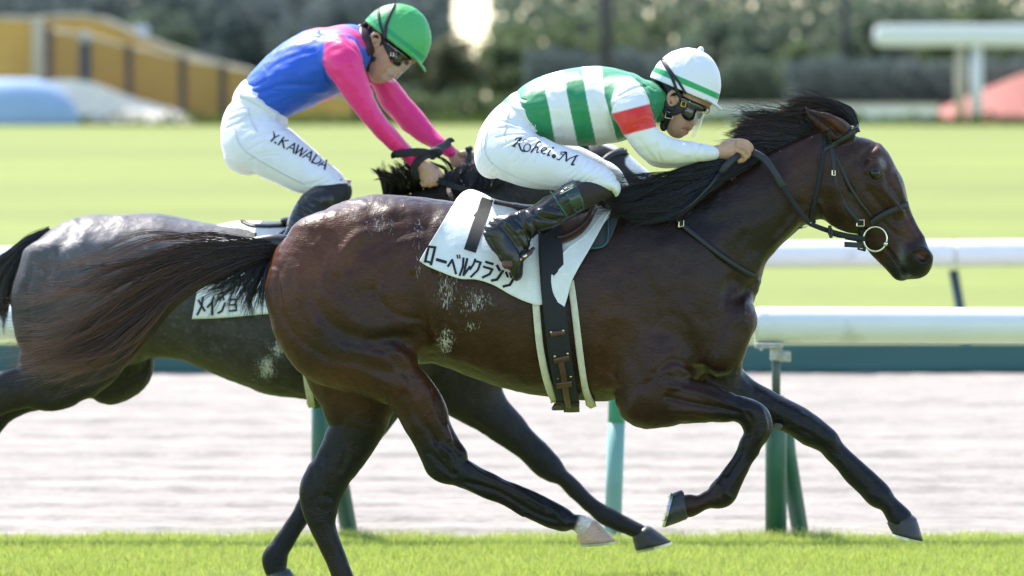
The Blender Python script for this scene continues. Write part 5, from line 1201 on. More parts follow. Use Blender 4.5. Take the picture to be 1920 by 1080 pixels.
g1c = [[(526, 455, 0), (465, 456, -.03), (395, 466, -.04), (330, 495, -.05), (270, 550, -.05), (210, 615, -.05), (150, 665, -.05)],
       [(526, 460, 0), (462, 476, -.03), (395, 505, -.04), (335, 548, -.05), (285, 605, -.05), (235, 660, -.05), (170, 695, -.05)]]
hair('tail', g1c, 1300, 0., MAT_HAIR, horse1, r0=.0013, M=14, spread=11, wild=12, clumps=60, ys=.03, curl=4., cf_=12., tight=.38, tipcol=(.04, .014, .013), rootcol=(.009, .008, .008), seed=4)
g1b = [[(524, 462, 0), (508, 500, -.03), (500, 545, -.04), (490, 590, -.04)], [(520, 466, 0), (490, 505, -.03), (468, 550, -.04), (450, 592, -.04)], [(515, 468, 0), (465, 505, -.03), (425, 540, -.04), (395, 570, -.04)], [(505, 470, 0), (445, 505, -.03), (400, 525, -.04), (360, 540, -.05)]]
hair('tail', g1b, 750, 0., MAT_HAIR, horse1, r0=.0011, M=10, spread=9, wild=11, clumps=40, ys=.025, curl=3., tight=.3, tipcol=(.03, .016, .012), seed=6)
mesh_np('dock', Vv, Qq, MAT_HAIR, horse1, col=np.tile([.016, .011, .010], (len(Vv), 1)))
# mane of the bay horse
mz = -.005
m1 = [[(1556, 233, mz), (1508, 214, mz), (1455, 214, mz), (1405, 212, mz)], [(1522, 246, mz), (1480, 226, mz), (1435, 220, mz), (1385, 222, mz)], [(1500, 256, mz), (1462, 238, mz), (1418, 236, mz), (1372, 238, mz)], [(1476, 266, mz), (1440, 250, mz), (1402, 252, mz), (1366, 258, mz)], [(1450, 279, mz), (1420, 266, mz), (1390, 270, mz), (1362, 280, mz)], [(1425, 291, mz), (1400, 284, mz), (1375, 290, mz), (1350, 302, mz)], [(1408, 298, -.02), (1388, 294, -.03), (1362, 302, -.03), (1338, 316, -.03)]]
m1 = [[(x, y + (10 if i else 4), z) for i, (x, y, z) in enumerate(g)] for g in m1]
hair('mane', m1, 2600, 0., MAT_HAIR, horse1, r0=.0012, M=10, spread=8, wild=8, clumps=90, ys=.014, curl=3., cf_=9., tight=.45, tipcol=(.07, .018, .014), seed=8)
m1w = [[(1536, 236, mz), (1490, 214, mz), (1430, 205, mz), (1375, 206, mz)], [(1480, 255, mz), (1440, 230, mz), (1390, 222, mz), (1345, 226, mz)]]
hair('mane', m1w, 160, 0., MAT_HAIR, horse1, r0=.0008, M=10, spread=8, wild=14, clumps=50, ys=.02, tipcol=(.05, .03, .02), seed=9)
m2 = [[(1420, 292, -.05), (1370, 304, -.09), (1300, 318, -.10), (1220, 338, -.10), (1160, 352, -.09)], [(1410, 298, -.06), (1360, 316, -.10), (1290, 336, -.12), (1215, 360, -.12), (1150, 376, -.11)], [(1395, 308, -.07), (1345, 334, -.12), (1280, 362, -.145), (1215, 386, -.15), (1155, 395, -.14)], [(1370, 318, -.08), (1325, 352, -.14), (1275, 382, -.165), (1225, 400, -.17), (1175, 402, -.16)], [(1340, 330, -.08), (1300, 370, -.15), (1262, 396, -.175), (1220, 408, -.18)]]
hair('mane', m2, 3600, 0., MAT_HAIR, horse1, r0=.0012, M=11, spread=10, wild=10, clumps=110, ys=.022, curl=4., cf_=10., tight=.5, tipcol=(.022, .015, .013), seed=10)
m2b = [[(1300, 338, -.05), (1255, 346, -.09), (1200, 352, -.1), (1150, 362, -.1)], [(1260, 350, -.06), (1220, 366, -.11), (1180, 378, -.12), (1140, 386, -.12)], [(1225, 360, -.06), (1195, 376, -.12), (1165, 390, -.13), (1130, 396, -.13)]]
hair('mane', m2b, 1300, 0., MAT_HAIR, horse1, r0=.0011, M=9, spread=9, wild=10, clumps=60, ys=.02, curl=3., tipcol=(.03, .018, .014), seed=12)
fl = [[(1606, 232, -.01), (1596, 208, -.01), (1570, 196, -.01), (1530, 192, -.01), (1480, 196, -.01)], [(1600, 232, -.02), (1584, 212, -.02), (1552, 202, -.02), (1512, 198, -.02), (1470, 206, -.02)], [(1596, 230, .005), (1570, 216, .005), (1525, 208, .005), (1465, 216, .005)], [(1575, 230, .01), (1545, 222, .01), (1505, 216, .01), (1450, 224, .01)]]
hair('forelock', fl, 2000, 0., MAT_HAIR, horse1, r0=.0011, M=10, spread=4.5, wild=7, clumps=60, curl=2., tight=.5, ys=.012, tipcol=(.18, .09, .06), seed=13)
hair('forelock', [[(1600, 228, -.02), (1560, 196, -.03), (1500, 184, -.03), (1440, 190, -.03)]] * 2, 70, 0., MAT_HAIR, horse1, r0=.0007, M=9, spread=8, wild=14, clumps=30, ys=.02, tipcol=(.10, .05, .04), seed=14)
# grey roan: spiky mane and tail at the left edge
ga = [[(725, 372, 0), (722, 352, -.02), (714, 338, -.03), (704, 330, -.03)], [(750, 366, 0), (748, 345, -.02), (738, 325, -.03), (726, 312, -.03)], [(785, 358, 0), (782, 335, -.02), (770, 318, -.03), (755, 308, -.03)], [(820, 346, 0), (814, 325, -.03), (800, 312, -.04), (782, 308, -.04)], [(855, 335, 0), (845, 318, -.03), (828, 308, -.04), (806, 306, -.05)]]
hair('mane', ga, 1500, Y2, MAT_HAIR, horse2, r0=.0013, M=9, spread=7, wild=6, clumps=45, ys=.03, tight=.4, tipcol=(.03, .025, .022), seed=20)
gb = [[(840, 340, -.02), (850, 322, -.06), (845, 330, -.10), (830, 352, -.14)], [(890, 326, -.02), (885, 310, -.06), (870, 322, -.11), (850, 350, -.15)], [(940, 310, -.02), (935, 302, -.06), (925, 318, -.12), (910, 350, -.15)], [(1000, 296, -.02), (995, 292, -.06), (985, 308, -.11), (970, 335, -.13)]]
hair('mane', gb, 1800, Y2, MAT_HAIR, horse2, r0=.0013, M=8, spread=6, wild=5, clumps=60, ys=.02, tipcol=(.04, .03, .028), seed=21)
gt = [[(92, 434, 0), (60, 446, -.02), (20, 474, -.03), (-30, 510, -.03), (-80, 560, -.03)], [(88, 438, 0), (52, 456, -.02), (12, 490, -.03), (-20, 545, -.03), (-50, 610, -.03)], [(84, 442, 0), (46, 464, -.02), (14, 500, -.03), (0, 545, -.03), (-15, 600, -.03)], [(80, 446, 0), (42, 474, -.02), (20, 510, -.03), (10, 555, -.02), (6, 605, -.02)]]
hair('tail', gt, 2400, Y2, MAT_HAIR, horse2, r0=.0014, M=11, spread=9, wild=11, clumps=50, ys=.035, curl=3., tight=.4, tipcol=(.10, .085, .075), rootcol=(.025, .022, .022), seed=22)

# bits of turf stuck to the lifted hoof
R_ = np.random.default_rng(77); m_ = MB()
for k in range(46):
    t = R_.random(); q = np.array([1263, 925]) * (1 - t) + np.array([1247, 985]) * t + R_.normal(0, 1.5, 2); l = R_.uniform(4, 11); an = math.pi + R_.normal(0, .7)
    a_, b_ = P(q[0] + 2, q[1], -.15 + R_.normal(0, .03)), P(q[0] + math.cos(an) * l, q[1] + math.sin(an) * l, -.15 + R_.normal(0, .03)); n0 = np.array([0, .002, .002])
    m_.add([a_ - n0, a_ + n0, b_], [(0, 1, 2)])
mesh_np('stuck_grass', np.array(m_.v), m_.f, MAT_BLADE, horse1, col=np.tile([.16, .22, .03], (len(m_.v), 1)))['kind'] = 'stuff'
# ------------------------------------------------------------------ the two jockeys
def cloth_mat(name, rough=.55, sheen=.15, spec=.4, fine=700, rgb=None, transl=.0):
    return mat(name, rgb or (.8, .8, .8), rough=rough, spec=spec, attr=rgb is None, sheen=sheen, bump=[(30, .22, .008), (fine, .25, .0006)], stretch=(1, 2.2, 1), noise=[(18, .03)], transl=transl)
def creased(m, scale, strength, dist, rot):
    t = m.node_tree; b = t.nodes['Principled BSDF']; L = t.links.new
    tc = t.nodes.new('ShaderNodeTexCoord'); mp = t.nodes.new('ShaderNodeMapping'); mp.inputs['Scale'].default_value = scale; mp.inputs['Rotation'].default_value = rot; L(tc.outputs['Object'], mp.inputs[0])
    n = t.nodes.new('ShaderNodeTexNoise'); n.noise_type = 'RIDGED_MULTIFRACTAL'; n.inputs['Scale'].default_value = 1.; n.inputs['Detail'].default_value = 2.; n.inputs['Distortion'].default_value = .5; L(mp.outputs[0], n.inputs['Vector'])
    k = t.nodes.new('ShaderNodeBump'); k.inputs['Strength'].default_value = strength; k.inputs['Distance'].default_value = dist; L(n.outputs[0], k.inputs['Height'])
    old = b.inputs['Normal'].links[0].from_socket; L(old, k.inputs['Normal']); L(k.outputs[0], b.inputs['Normal']); return m
MAT_SILK = cloth_mat('racing_silk', rough=.42, spec=.5)
creased(MAT_SILK, (5, 9, 14), .5, .012, (0, .5, 0))
MAT_BREECH = creased(cloth_mat('white_breeches_fabric', rough=.6, rgb=(.76, .765, .79)), (14, 9, 5), .4, .009, (0, .6, 0))
MAT_SKIN = mat('skin', (.5, .28, .18), rough=.5, attr=True, noise=[(60, .06)], bump=[(220, .15, .0008)])
_b = MAT_SKIN.node_tree.nodes['Principled BSDF']; _b.inputs['Subsurface Weight'].default_value = .12; _b.inputs['Subsurface Radius'].default_value = (.01, .004, .002)
MAT_BOOT = mat('patent_black_boot', (.008, .0085, .010), rough=.3, coat=.15, spec=.5, bump=[(26, .35, .010), (70, .25, .004)])
MAT_LEGGING = mat('dark_legging', (.028, .018, .015), rough=.75, bump=[(600, .3, .0006)])
MAT_LEGGING2 = mat('black_legging', (.012, .012, .014), rough=.7, bump=[(600, .3, .0006)])
MAT_HELMET = mat('helmet_cover', (.8, .8, .8), rough=.5, attr=True, bump=[(900, .3, .0005), (30, .15, .006)])
MAT_GOGGLE = mat('dark_goggles', (.008, .008, .009), rough=.08, coat=1.)
MAT_PADDING = mat('black_padding', (.018, .019, .023), rough=.6, bump=[(300, .2, .001)])
MAT_YELLOW = mat('yellow_plastic', (.65, .42, .01), rough=.4)
MAT_HAIRCUT = mat('black_hair', (.012, .010, .010), rough=.5, bump=[(200, .5, .003)])
def clear_mat(name, tint, a):
    m, t, b = new_mat(name); b.inputs['Base Color'].default_value = (*tint, 1); b.inputs['Roughness'].default_value = .08; b.inputs['Alpha'].default_value = a; b.inputs['Specular IOR Level'].default_value = .8
    return m
MAT_CLEAR = clear_mat('clear_face_shield', (.85, .88, .86), .12)
MAT_GREEN_BELT = mat('white_belt_web', (.74, .75, .74), rough=.7, bump=[(500, .3, .0006)])
MAT_GREENTRIM = mat('green_stitching', (.01, .12, .07), rough=.6)

def pbox(pts, Y0, ylo, yhi, h):
    a = np.array(pts); lo = P(a[:, 0].min(), a[:, 1].max(), Y0); hi = P(a[:, 0].max(), a[:, 1].min(), Y0)
    return Field((lo[0] - .03, Y0 + ylo, lo[2] - .03), (hi[0] + .03, Y0 + yhi, hi[2] + .03), h)
def mirror(st, dx=0, dy=0):
    out = []; ly = 0
    for r in st:
        r = list(r); 
        if len(r) == 5: r.append(ly)
        ly = r[5]; out.append((r[0] + dx, r[1] + dy, r[2] + dx, r[3] + dy, r[4], -r[5]))
    return out
def wrinkle(V, Q, amp=.0015, f=(30, 30, 30)):
    N = normals(V, Q); return V + N * (vnoise(V * np.array(f) / 10., 10.) * amp)[:, None]
def finish(F, name, matl, parent, colf=None, smooth=1, strokes=None, Y0=0., wr=.0, f=(30, 30, 30), soft=6):
    V, Q = F.mesh(smooth); V = taubin(V, Q, soft)
    if wr: V = wrinkle(V, Q, wr, f)
    if strokes: V = sculpt(V, Q, [(l, a * 1.35, w * .85) for l, a, w in strokes], Y0, ymax=.02)
    col = colf(V, *V2P(V)) if colf else None
    return mesh_np(name, V, Q, matl, parent, col=col)
def helmet(J, parent, Y0):
    (lx, ly), (rx, ry) = J['rim']; hh, hw = J['hh'], J['hw']
    L, R = P(lx, ly, Y0), P(rx, ry, Y0); c = (L + R) / 2; ax = (R - L) / 2; al = np.linalg.norm(ax); ux = ax / al; up = np.array([-ux[2], 0, ux[0]])
    if up[2] < 0: up = -up
    hm = hh * (CAM_D + Y0) / F_PX
    e = .05; F = Field(c - [al + e, hw + e, max(al, hm) + e], c + [al + e, hw + e, max(al, hm) + e], .0035)
    X, Yy, Z = np.meshgrid(*F.ax, indexing='ij')
    q = (X - c[0]) * ux[0] + (Z - c[2]) * ux[2]; u = (X - c[0]) * up[0] + (Z - c[2]) * up[2]; w = Yy - c[1]
    r = np.sqrt((q / al) ** 2 + (w / hw) ** 2 + (np.where(u > 0, u / hm, u / (hm * 1.6))) ** 2)
    d = (r - 1) * min(al, hw, hm); d = np.maximum(d, -(u + .012)); 
    # hollow underneath, with a shell about a centimetre thick
    r2 = np.sqrt((q / (al - .012)) ** 2 + (w / (hw - .012)) ** 2 + (u / (hm - .012)) ** 2); d = np.maximum(d, -((r2 - 1) * min(al, hw)))
    # the peak
    qq, ww = q - al * .80, w
    pk = np.maximum(np.sqrt((qq / (al * .42)) ** 2 + (ww / (hw * .88)) ** 2) - 1, -(q - al * .55) / .1) * .03
    pl = np.abs(u + .004 + J.get('peakdrop', .35) * np.clip(q - al * .8, 0, 1) + 1.2 * ww ** 2 * 0) - .0045
    d = np.minimum(d, np.maximum(pk, pl))
    F.D = d.astype(np.float32)
    if J.get('button'):
        b = c + up * (hm + .003); F.add([(b, b + np.array([1e-5, 0, 0]), .010, .010, .010, .010, 9.)], .004)
    F.maps()
    V, Q = F.mesh(1); V = taubin(V, Q, 3)
    rel = V - c; q = rel[:, 0] * ux[0] + rel[:, 2] * ux[2]; u = rel[:, 0] * up[0] + rel[:, 2] * up[2]; w = rel[:, 1]
    ph = np.arctan2(w / hw, q / al); N = normals(V, Q); on = (u > .01)
    rib = np.zeros(len(V))
    for k in range(6): rib += np.exp(-((np.angle(np.exp(1j * (ph - .25 - k * math.pi / 3)))) * np.hypot(q, w) / .006) ** 2)
    outer = np.sqrt((q / al) ** 2 + (w / hw) ** 2 + (u / hm) ** 2) > .96
    V = V + N * (np.clip(rib, 0, 1) * on * outer * .0011)[:, None] + N * (outer * vnoise(V * [1, 1, 1], 70) * .0005)[:, None]
    h_ = u / hm
    col = J['helmcol'](h_, q / al, outer)
    return mesh_np('helmet', V, Q, MAT_HELMET, parent, col=col), F

# ------------------------------------------------ jockey on the bay horse (white helmet, green and white hoops)
Ya = 0.
J1 = thing('person', 'jockey in green and white hooped silks and white helmet crouching on the bay horse', 'person', P(1010, 390, 0), 'jockeys riding')
torso1 = [(938, 196, 1002, 262, .125, 0), (948, 184, 1014, 256, .137), (965, 167, 1030, 262, .148), (1000, 145, 1058, 268, .163), (1050, 131, 1092, 272, .178), (1100, 124.5, 1125, 272, .192), (1150, 128, 1158, 267, .200), (1190, 137, 1188, 252, .188), (1215, 146, 1208, 232, .15), (1230, 155, 1224, 215, .10), (1238, 165, 1234, 205, .062)]
arm1 = [(1190, 150, 1135, 196, .055, -.145), (1210, 172, 1140, 205, .062, -.185), (1222, 205, 1153, 224, .060, -.215), (1227, 230, 1170, 253, .056, -.225), (1240, 249, 1190, 280, .053, -.22), (1254, 255, 1214, 300, .050, -.205), (1275, 261, 1255, 306, .047, -.175), (1305, 267, 1298, 304, .044, -.14), (1328, 271, 1324, 302, .038, -.115), (1338, 273, 1335, 301, .036, -.105)]
arm1f = mirror(arm1, 6, 9)
pelv1 = [(956, 178, 1018, 246, .135, 0), (946, 188, 1012, 254, .142), (925, 206, 1005, 275, .158), (905, 234, 990, 295, .165), (896, 262, 970, 312, .16), (897, 285, 950, 322, .14)]
thigh1 = [(985, 232, 894, 285, .085, -.085), (1010, 250, 903, 312, .098, -.115), (1035, 262, 930, 330, .098, -.14), (1060, 271, 968, 344, .092, -.165), (1095, 283, 1010, 350, .083, -.19), (1128, 299, 1050, 352, .078, -.215), (1152, 316, 1085, 350, .073, -.232), (1165, 334, 1110, 350, .068, -.244), (1167, 348, 1135, 352, .060, -.25), (1163, 360, 1149, 358, .045, -.25), (1158, 367, 1152, 366, .02, -.25)]
thigh1f = mirror(thigh1, 14, -4)
shin1 = [(1156, 352, 1128, 344, .038, -.235), (1156, 366, 1108, 342, .052, -.25), (1125, 381, 1078, 345, .060, -.265), (1094, 394, 1052, 358, .058, -.28), (1058, 417, 1020, 378, .052, -.295), (1030, 432, 1000, 392, .046, -.305)]
shin1f = mirror(shin1, 8, -3)
boot1 = [(1094, 394, 1064, 343, .061, -.275), (1080, 402, 1046, 352, .061, -.28), (1058, 417, 1022, 370, .056, -.29), (1030, 433, 998, 388, .051, -.30), (1008, 442, 978, 398, .047, -.31)]
foot1 = [(975, 398, 1004, 428, .044, -.31), (935, 413, 1004, 442, .043, -.318), (908, 427, 998, 456, .042, -.325), (914, 446, 992, 470, .043, -.33), (930, 470, 988, 484, .045, -.333), (944, 492, 984, 498, .044, -.333), (956, 512, 980, 512, .034, -.333), (963, 522, 974, 522, .02, -.333)]
def inner(st, s=.80): return make_segs([tuple(np.r_[np.add(np.array(r[:2]) * (1 + s) / 2, np.array(r[2:4]) * (1 - s) / 2), np.array(r[2:4]) * (1 + s) / 2 + np.array(r[:2]) * (1 - s) / 2, r[4] * s, r[5:]]) if len(r) > 4 else r for r in st], Ya_cur, 4)
Ya_cur = 0.
def fill(st):
    ly = 0; o = []
    for r in st:
        r = list(r)
        if len(r) == 5: r.append(ly)
        ly = r[5]; o.append(tuple(r))
    return o
head1 = [(1340, 186, 1236, 150, .062, 0), (1331, 196, 1234, 168, .074), (1318, 211, 1238, 186, .073), (1305, 224, 1243, 204, .067), (1295, 236, 1246, 219, .058), (1286, 245, 1250, 232, .048), (1275, 252, 1256, 243, .035), (1266, 254, 1260, 250, .018)]
neck1 = [(1262, 205, 1238, 160, .055, 0), (1250, 222, 1222, 166, .058), (1236, 228, 1206, 170, .062)]
hand1 = [(1320, 271, 1318, 298, .028, -.115), (1338, 273, 1336, 297, .023, -.105), (1356, 270, 1350, 299, .021, -.10), (1374, 264, 1364, 302, .022, -.095), (1388, 263, 1378, 301, .019, -.095)]
def fingers(dx=0, dy=0, s=1, k=1.):
    A = [[(1384, 265, -.105, .0115), (1398, 267, -.107, .0102), (1409, 277, -.102, .0094), (1405, 286, -.09, .0085), (1397, 287, -.075, .008)],
         [(1384, 273, -.110, .0115), (1397, 277, -.114, .0102), (1404, 288, -.108, .0094), (1397, 296, -.094, .0085), (1389, 296, -.08, .008)],
         [(1381, 282, -.110, .0110), (1391, 287, -.114, .0098), (1396, 297, -.107, .009), (1388, 302, -.093, .008), (1381, 300, -.08, .0078)],
         [(1375, 291, -.106, .0098), (1383, 296, -.109, .0088), (1386, 303, -.102, .0082), (1378, 306, -.09, .0074)],
         [(1358, 272, -.088, .013), (1374, 266, -.068, .0115), (1388, 266, -.06, .0102), (1399, 275, -.06, .009)]]
    return [[(a + dx, b + dy, y * s, r * k) for a, b, y, r in f] for f in A]
SKINC = np.array((.50, .29, .185))
def skin_col(lips, dark=None):
    def f(V, px, py):
        c = np.tile(SKINC, (len(V), 1)); c = lerpc(c, (.40, .14, .11), np.clip(1.2 * gs(px, py, *lips), 0, .8)); 
        c = c * (1 + .08 * vnoise(V, 40))[:, None]; return np.clip(c, 0, 1)
    return f
BF = pbox([(890, 120), (1420, 530)], 0., -.38, .38, .0042)
for st in (torso1, pelv1): BF.add(inner(fill(st)), .03)
for st in (arm1, arm1f, thigh1, thigh1f, shin1, shin1f): BF.add(inner(fill(st), .72), .02)
for st in (foot1, mirror(foot1, 6, -2)): BF.add(inner(fill(st), .7), .01)
BF.add(make_segs(head1, 0., 5), .012); BF.add(make_segs(neck1, 0., 5), .02)
HF = [([(1312, 208, 0, .011), (1306, 219, 0, .012), (1299, 230, 0, .0125)], .008), ([(1296, 231, -.010, .009)], .006), ([(1296, 231, .010, .009)], .006), ([(1292, 240, -.012, .0085), (1293, 240, 0, .010), (1292, 240, .012, .0085)], .005), ([(1285, 247, -.010, .008), (1286, 248, 0, .0095), (1285, 247, .010, .008)], .005), ([(1274, 250, 0, .016)], .012)]
for b_, k in HF: BF.add(balls(b_, 0.), k)
for s in (-1, 1):
    BF.add(balls([(1254, 196, .072 * s, .006), (1252, 184, .076 * s, .0065), (1258, 173, .078 * s, .0065), (1268, 172, .078 * s, .006), (1272, 181, .075 * s, .006), (1268, 191, .073 * s, .006), (1258, 199, .071 * s, .006)], 0., 4), .004)
    BF.add(balls([(1262, 185, .066 * s, .012)], 0.), .006)
for s, dx, dy in ((1, 0, 0), (-1, 6, 8)):
    hs = [(a + dx, b + dy, c + dx, d + dy, e, y * s) for a, b, c, d, e, y in hand1]
    BF.add(make_segs(hs, 0., 5), .01)
    for fg in fingers(dx, dy, s): BF.add(balls(fg, 0., 4), .0035)
BF.maps()
sk = [([(1384, 270), (1399, 272.5), (1404, 280)], -.003, 1.6), ([(1383, 278.5), (1394, 282), (1400, 289)], -.003, 1.6), ([(1380, 287), (1389, 291), (1394, 297)], -.003, 1.6), ([(1384, 264), (1384, 272), (1380, 284)], .0025, 3), ([(1266, 178), (1262, 186), (1266, 192)], -.004, 2.5), ([(1289, 243), (1284, 244), (1279, 243)], -.005, 1.8), ([(1298, 236), (1290, 232), (1286, 226)], -.0015, 2.), ([(1300, 233), (1296, 234)], -.002, 1.5), ([(1340, 283), (1358, 280), (1376, 277)], -.0012, 3), ([(1340, 276), (1360, 273), (1378, 268)], .001, 2), ([(1372, 284), (1382, 281)], .001, 2)]
V, Q = BF.mesh(1); V = taubin(V, Q, 2); V = sculpt(V, Q, sk, 0., .02)
mesh_np('body', V, Q, MAT_SKIN, J1, col=skin_col((1288, 244, 6, 5))(V, *V2P(V)))
# silks
SFd = pbox([(930, 118), (1345, 312)], 0., -.31, .31, .004)
SFd.add(make_segs(torso1, 0., 6, .06), .02); SFd.add(make_segs(arm1, 0., 6, .05), .022); SFd.add(make_segs(arm1f, 0., 6, .05), .022)
SFd.maps()
tseg, aseg, fseg = make_segs(torso1, 0., 4, .06), make_segs(arm1, 0., 4, .05), make_segs(arm1f, 0., 4, .05)
GRN, WHT, RED = (.012, .235, .085), (.78, .785, .79), (.70, .022, .012)
def silks1(V, px, py):
    da, dt, df = chain_eval(aseg, V), chain_eval(tseg, V), chain_eval(fseg, V)
    sl = np.maximum(sstep(-.006, .006, dt - da - .022), sstep(-.006, .006, dt - df - .022))
    ys = [118, 180, 205, 275]
    bb = [np.interp(py, ys, x) for x in ([1015, 1024, 1030, 1042], [1054, 1064, 1069, 1084], [1089, 1099, 1104, 1119], [1127, 1134, 1141, 1160])]
    w = sstep(-1.1, 1.1, px - bb[0]) - sstep(-1.1, 1.1, px - bb[1]) + sstep(-1.1, 1.1, px - bb[2]) - sstep(-1.1, 1.1, px - bb[3])
    c = lerpc(np.tile(np.array(GRN), (len(V), 1)), WHT, w)
    s_ = (px - 1185) * .25 + (py - 180) * .97
    red = sstep(21, 24, s_) * sstep(69, 66, s_) * sstep(1236, 1230, px)
    a = lerpc(np.tile(np.array(WHT), (len(V), 1)), RED, red)
    return c * (1 - sl)[:, None] + a * sl[:, None]
ST1 = [([(1150, 195), (1142, 215), (1150, 245)], -.004, 3), ([(1160, 180), (1190, 165), (1215, 160)], -.0025, 3), ([(1195, 150), (1222, 175), (1226, 200)], -.003, 3), ([(1180, 145), (1210, 165), (1220, 190)], .0025, 3), ([(1205, 150), (1228, 168)], -.002, 2),
       ([(990, 206), (1030, 204), (1080, 200), (1130, 205)], -.0015, 1.6), ([(955, 186), (975, 195), (985, 205)], -.0025, 2), ([(960, 180), (985, 188)], -.002, 2), ([(1000, 215), (1012, 240)], -.0025, 3), ([(1015, 212), (1022, 245)], .002, 3), ([(1050, 215), (1058, 260)], -.002, 4), ([(1095, 215), (1098, 262)], -.002, 4),
       ([(1195, 218), (1212, 212), (1224, 216)], .003, 2.2), ([(1190, 235), (1206, 226), (1222, 228)], -.003, 2.4), ([(1200, 262), (1215, 285), (1228, 300)], -.002, 4), ([(1235, 262), (1232, 285), (1240, 302)], -.0025, 3), ([(1250, 262), (1262, 280), (1290, 290)], .002, 4), ([(1300, 272), (1306, 285), (1304, 300)], -.0022, 2.5), ([(1312, 270), (1310, 286), (1308, 302)], -.0025, 1.6), ([(1318, 272), (1318, 300)], .001, 4),
       ([(1170, 262), (1185, 248), (1196, 240)], -.003, 3), ([(1110, 180), (1130, 210), (1146, 235)], -.0025, 5), ([(1060, 160), (1080, 190)], .002, 7), ([(1020, 150), (1030, 175), (1060, 190)], -.002, 6)]
finish(SFd, 'silks', MAT_SILK, J1, silks1, 1, ST1, 0., .0010, (26, 40, 40), 4)
# breeches
def leg_strokes1():
    S = []
    for a, b in (((1005, 262), (955, 292)), ((1012, 266), (965, 305)), ((1000, 258), (940, 275)), ((1018, 272), (985, 305)), ((996, 252), (930, 258)), ((1030, 276), (1002, 306)), ((985, 244), (935, 240)), ((970, 235), (930, 226)), ((960, 226), (925, 216)), ((980, 238), (945, 228))): S.append(([a, ((a[0] + b[0]) / 2 - 4, (a[1] + b[1]) / 2 - 3), b], -.0024, 1.8))
    for a, b in (((1120, 310), (1080, 345)), ((1132, 314), (1098, 340)), ((1142, 320), (1108, 340)), ((1150, 326), (1118, 338)), ((1106, 302), (1070, 340)), ((1094, 305), (1066, 330)), ((1158, 336), (1130, 340)), ((1085, 296), (1062, 318))): S.append(([a, ((a[0] + b[0]) / 2 - 2, (a[1] + b[1]) / 2 + 3), b], -.0026, 2.))
    S.append(([(905, 252), (902, 280), (915, 305), (945, 322), (990, 340), (1040, 350)], .0016, 1.8)); S.append(([(955, 205), (950, 225), (945, 250)], .0012, 1.8)); S.append(([(920, 232), (912, 250), (908, 275)], .0014, 1.8))
    S.append(([(1015, 253), (1000, 252), (975, 262)], -.006, 4)); S.append(([(1157, 340), (1150, 352), (1145, 362)], -.002, 2))
    return S
PF = pbox([(885, 172), (1190, 372)], 0., -.32, .32, .004)
PF.add(make_segs(pelv1, 0., 6, .07), .02); PF.add(make_segs(thigh1, 0., 6, .06), .02); PF.add(make_segs(thigh1f, 0., 6, .06), .02); PF.maps()
br_o = finish(PF, 'breeches', MAT_BREECH, J1, None, 1, leg_strokes1(), 0., .0005, (34, 34, 34), 4)
strap('waistband', PF, [(958, 191), (970, 202), (986, 216), (999, 232), (1008, 246)], 12, MAT_GREEN_BELT, J1, off=.001, th=.003, sides=(False, True))
p = pt(PF, 997, 238, .006); MB().tube([p + [-.012, 0, -.008], p + [.004, 0, -.016], p + [.014, 0, .006], p + [-.002, 0, .014], p + [-.012, 0, -.008]], .002, 6).build('belt_buckle', MAT_STEEL, J1)
def lp(lines, ox, oy, s): return [([(ox + a / s, oy + b / s) for a, b in l[0]], l[1]) for l in lines]
def earc(cx, cy, rx, ry, a0, a1, rot=0., n=14):
    t = np.radians(np.linspace(a0, a1, n)); c, s = math.cos(math.radians(rot)), math.sin(math.radians(rot)); x, y = rx * np.cos(t), ry * np.sin(t); return list(zip(cx + x * c - y * s, cy + x * s + y * c))
KO = [([(585, 352), (540, 400), (495, 442)], 3.2), ([(515, 375), (530, 352), (560, 352), (590, 356)], 1.8), ([(478, 440), (520, 452)], 1.8), ([(672, 372), (630, 372), (590, 395), (556, 418)], 1.9), ([(556, 415), (566, 445), (578, 480), (598, 498), (625, 500)], 3.0),
      (earc(650, 460, 36, 46, 0, 360, 25, 20), 2.2), ([(806, 402), (790, 392), (766, 412), (735, 455), (696, 512)], 2.8), ([(726, 470), (760, 448), (778, 462), (762, 492), (754, 514), (775, 512)], 2.3),
      (earc(842, 494, 30, 38, 40, 320, 25, 18), 2.4), ([(815, 502), (868, 478)], 1.8), ([(912, 490), (890, 525), (880, 548), (902, 544)], 2.6), ([(940, 459), (942, 463)], 3.4),
      (earc(950, 556, 20, 18, 0, 360, 0, 14), 2.4), ([(938, 548), (950, 562), (962, 548)], 1.6), ([(950, 536), (950, 580)], 1.6),
      ([(985, 588), (1008, 598), (1030, 578), (1062, 540), (1092, 516)], 2.0), ([(1060, 512), (1035, 508), (1028, 530), (1050, 536)], 1.6), ([(1068, 510), (1092, 514), (1092, 560), (1090, 612)], 3.0), ([(1090, 612), (1130, 580), (1205, 552)], 1.8), ([(1206, 550), (1180, 600), (1150, 648), (1176, 652)], 3.0), ([(1205, 552), (1226, 550)], 1.8)]
MAT_SEAM = mat('breeches_seam', (.60, .61, .65), rough=.7)
cst = Caster(br_o)
for ln, w in (([(956, 206), (950, 226), (946, 246)], 2.4), ([(921, 232), (911, 256), (908, 280), (920, 304), (950, 324), (1000, 342), (1046, 350)], 2.2), ([(938, 246), (921, 250), (909, 262)], 1.8), ([(945, 246), (947, 262)], 2.0)):
    v_, f_ = stroke_mesh([(catmull(ln, 5), w)], w, cst, .0016); mesh_np('seam', v_, f_, MAT_SEAM, br_o)
v_, f_ = stroke_mesh(lp(KO, 880, 200, 6.), 2, Caster(br_o), .0022); mesh_np('leg_lettering', v_, f_, MAT_INK, br_o)
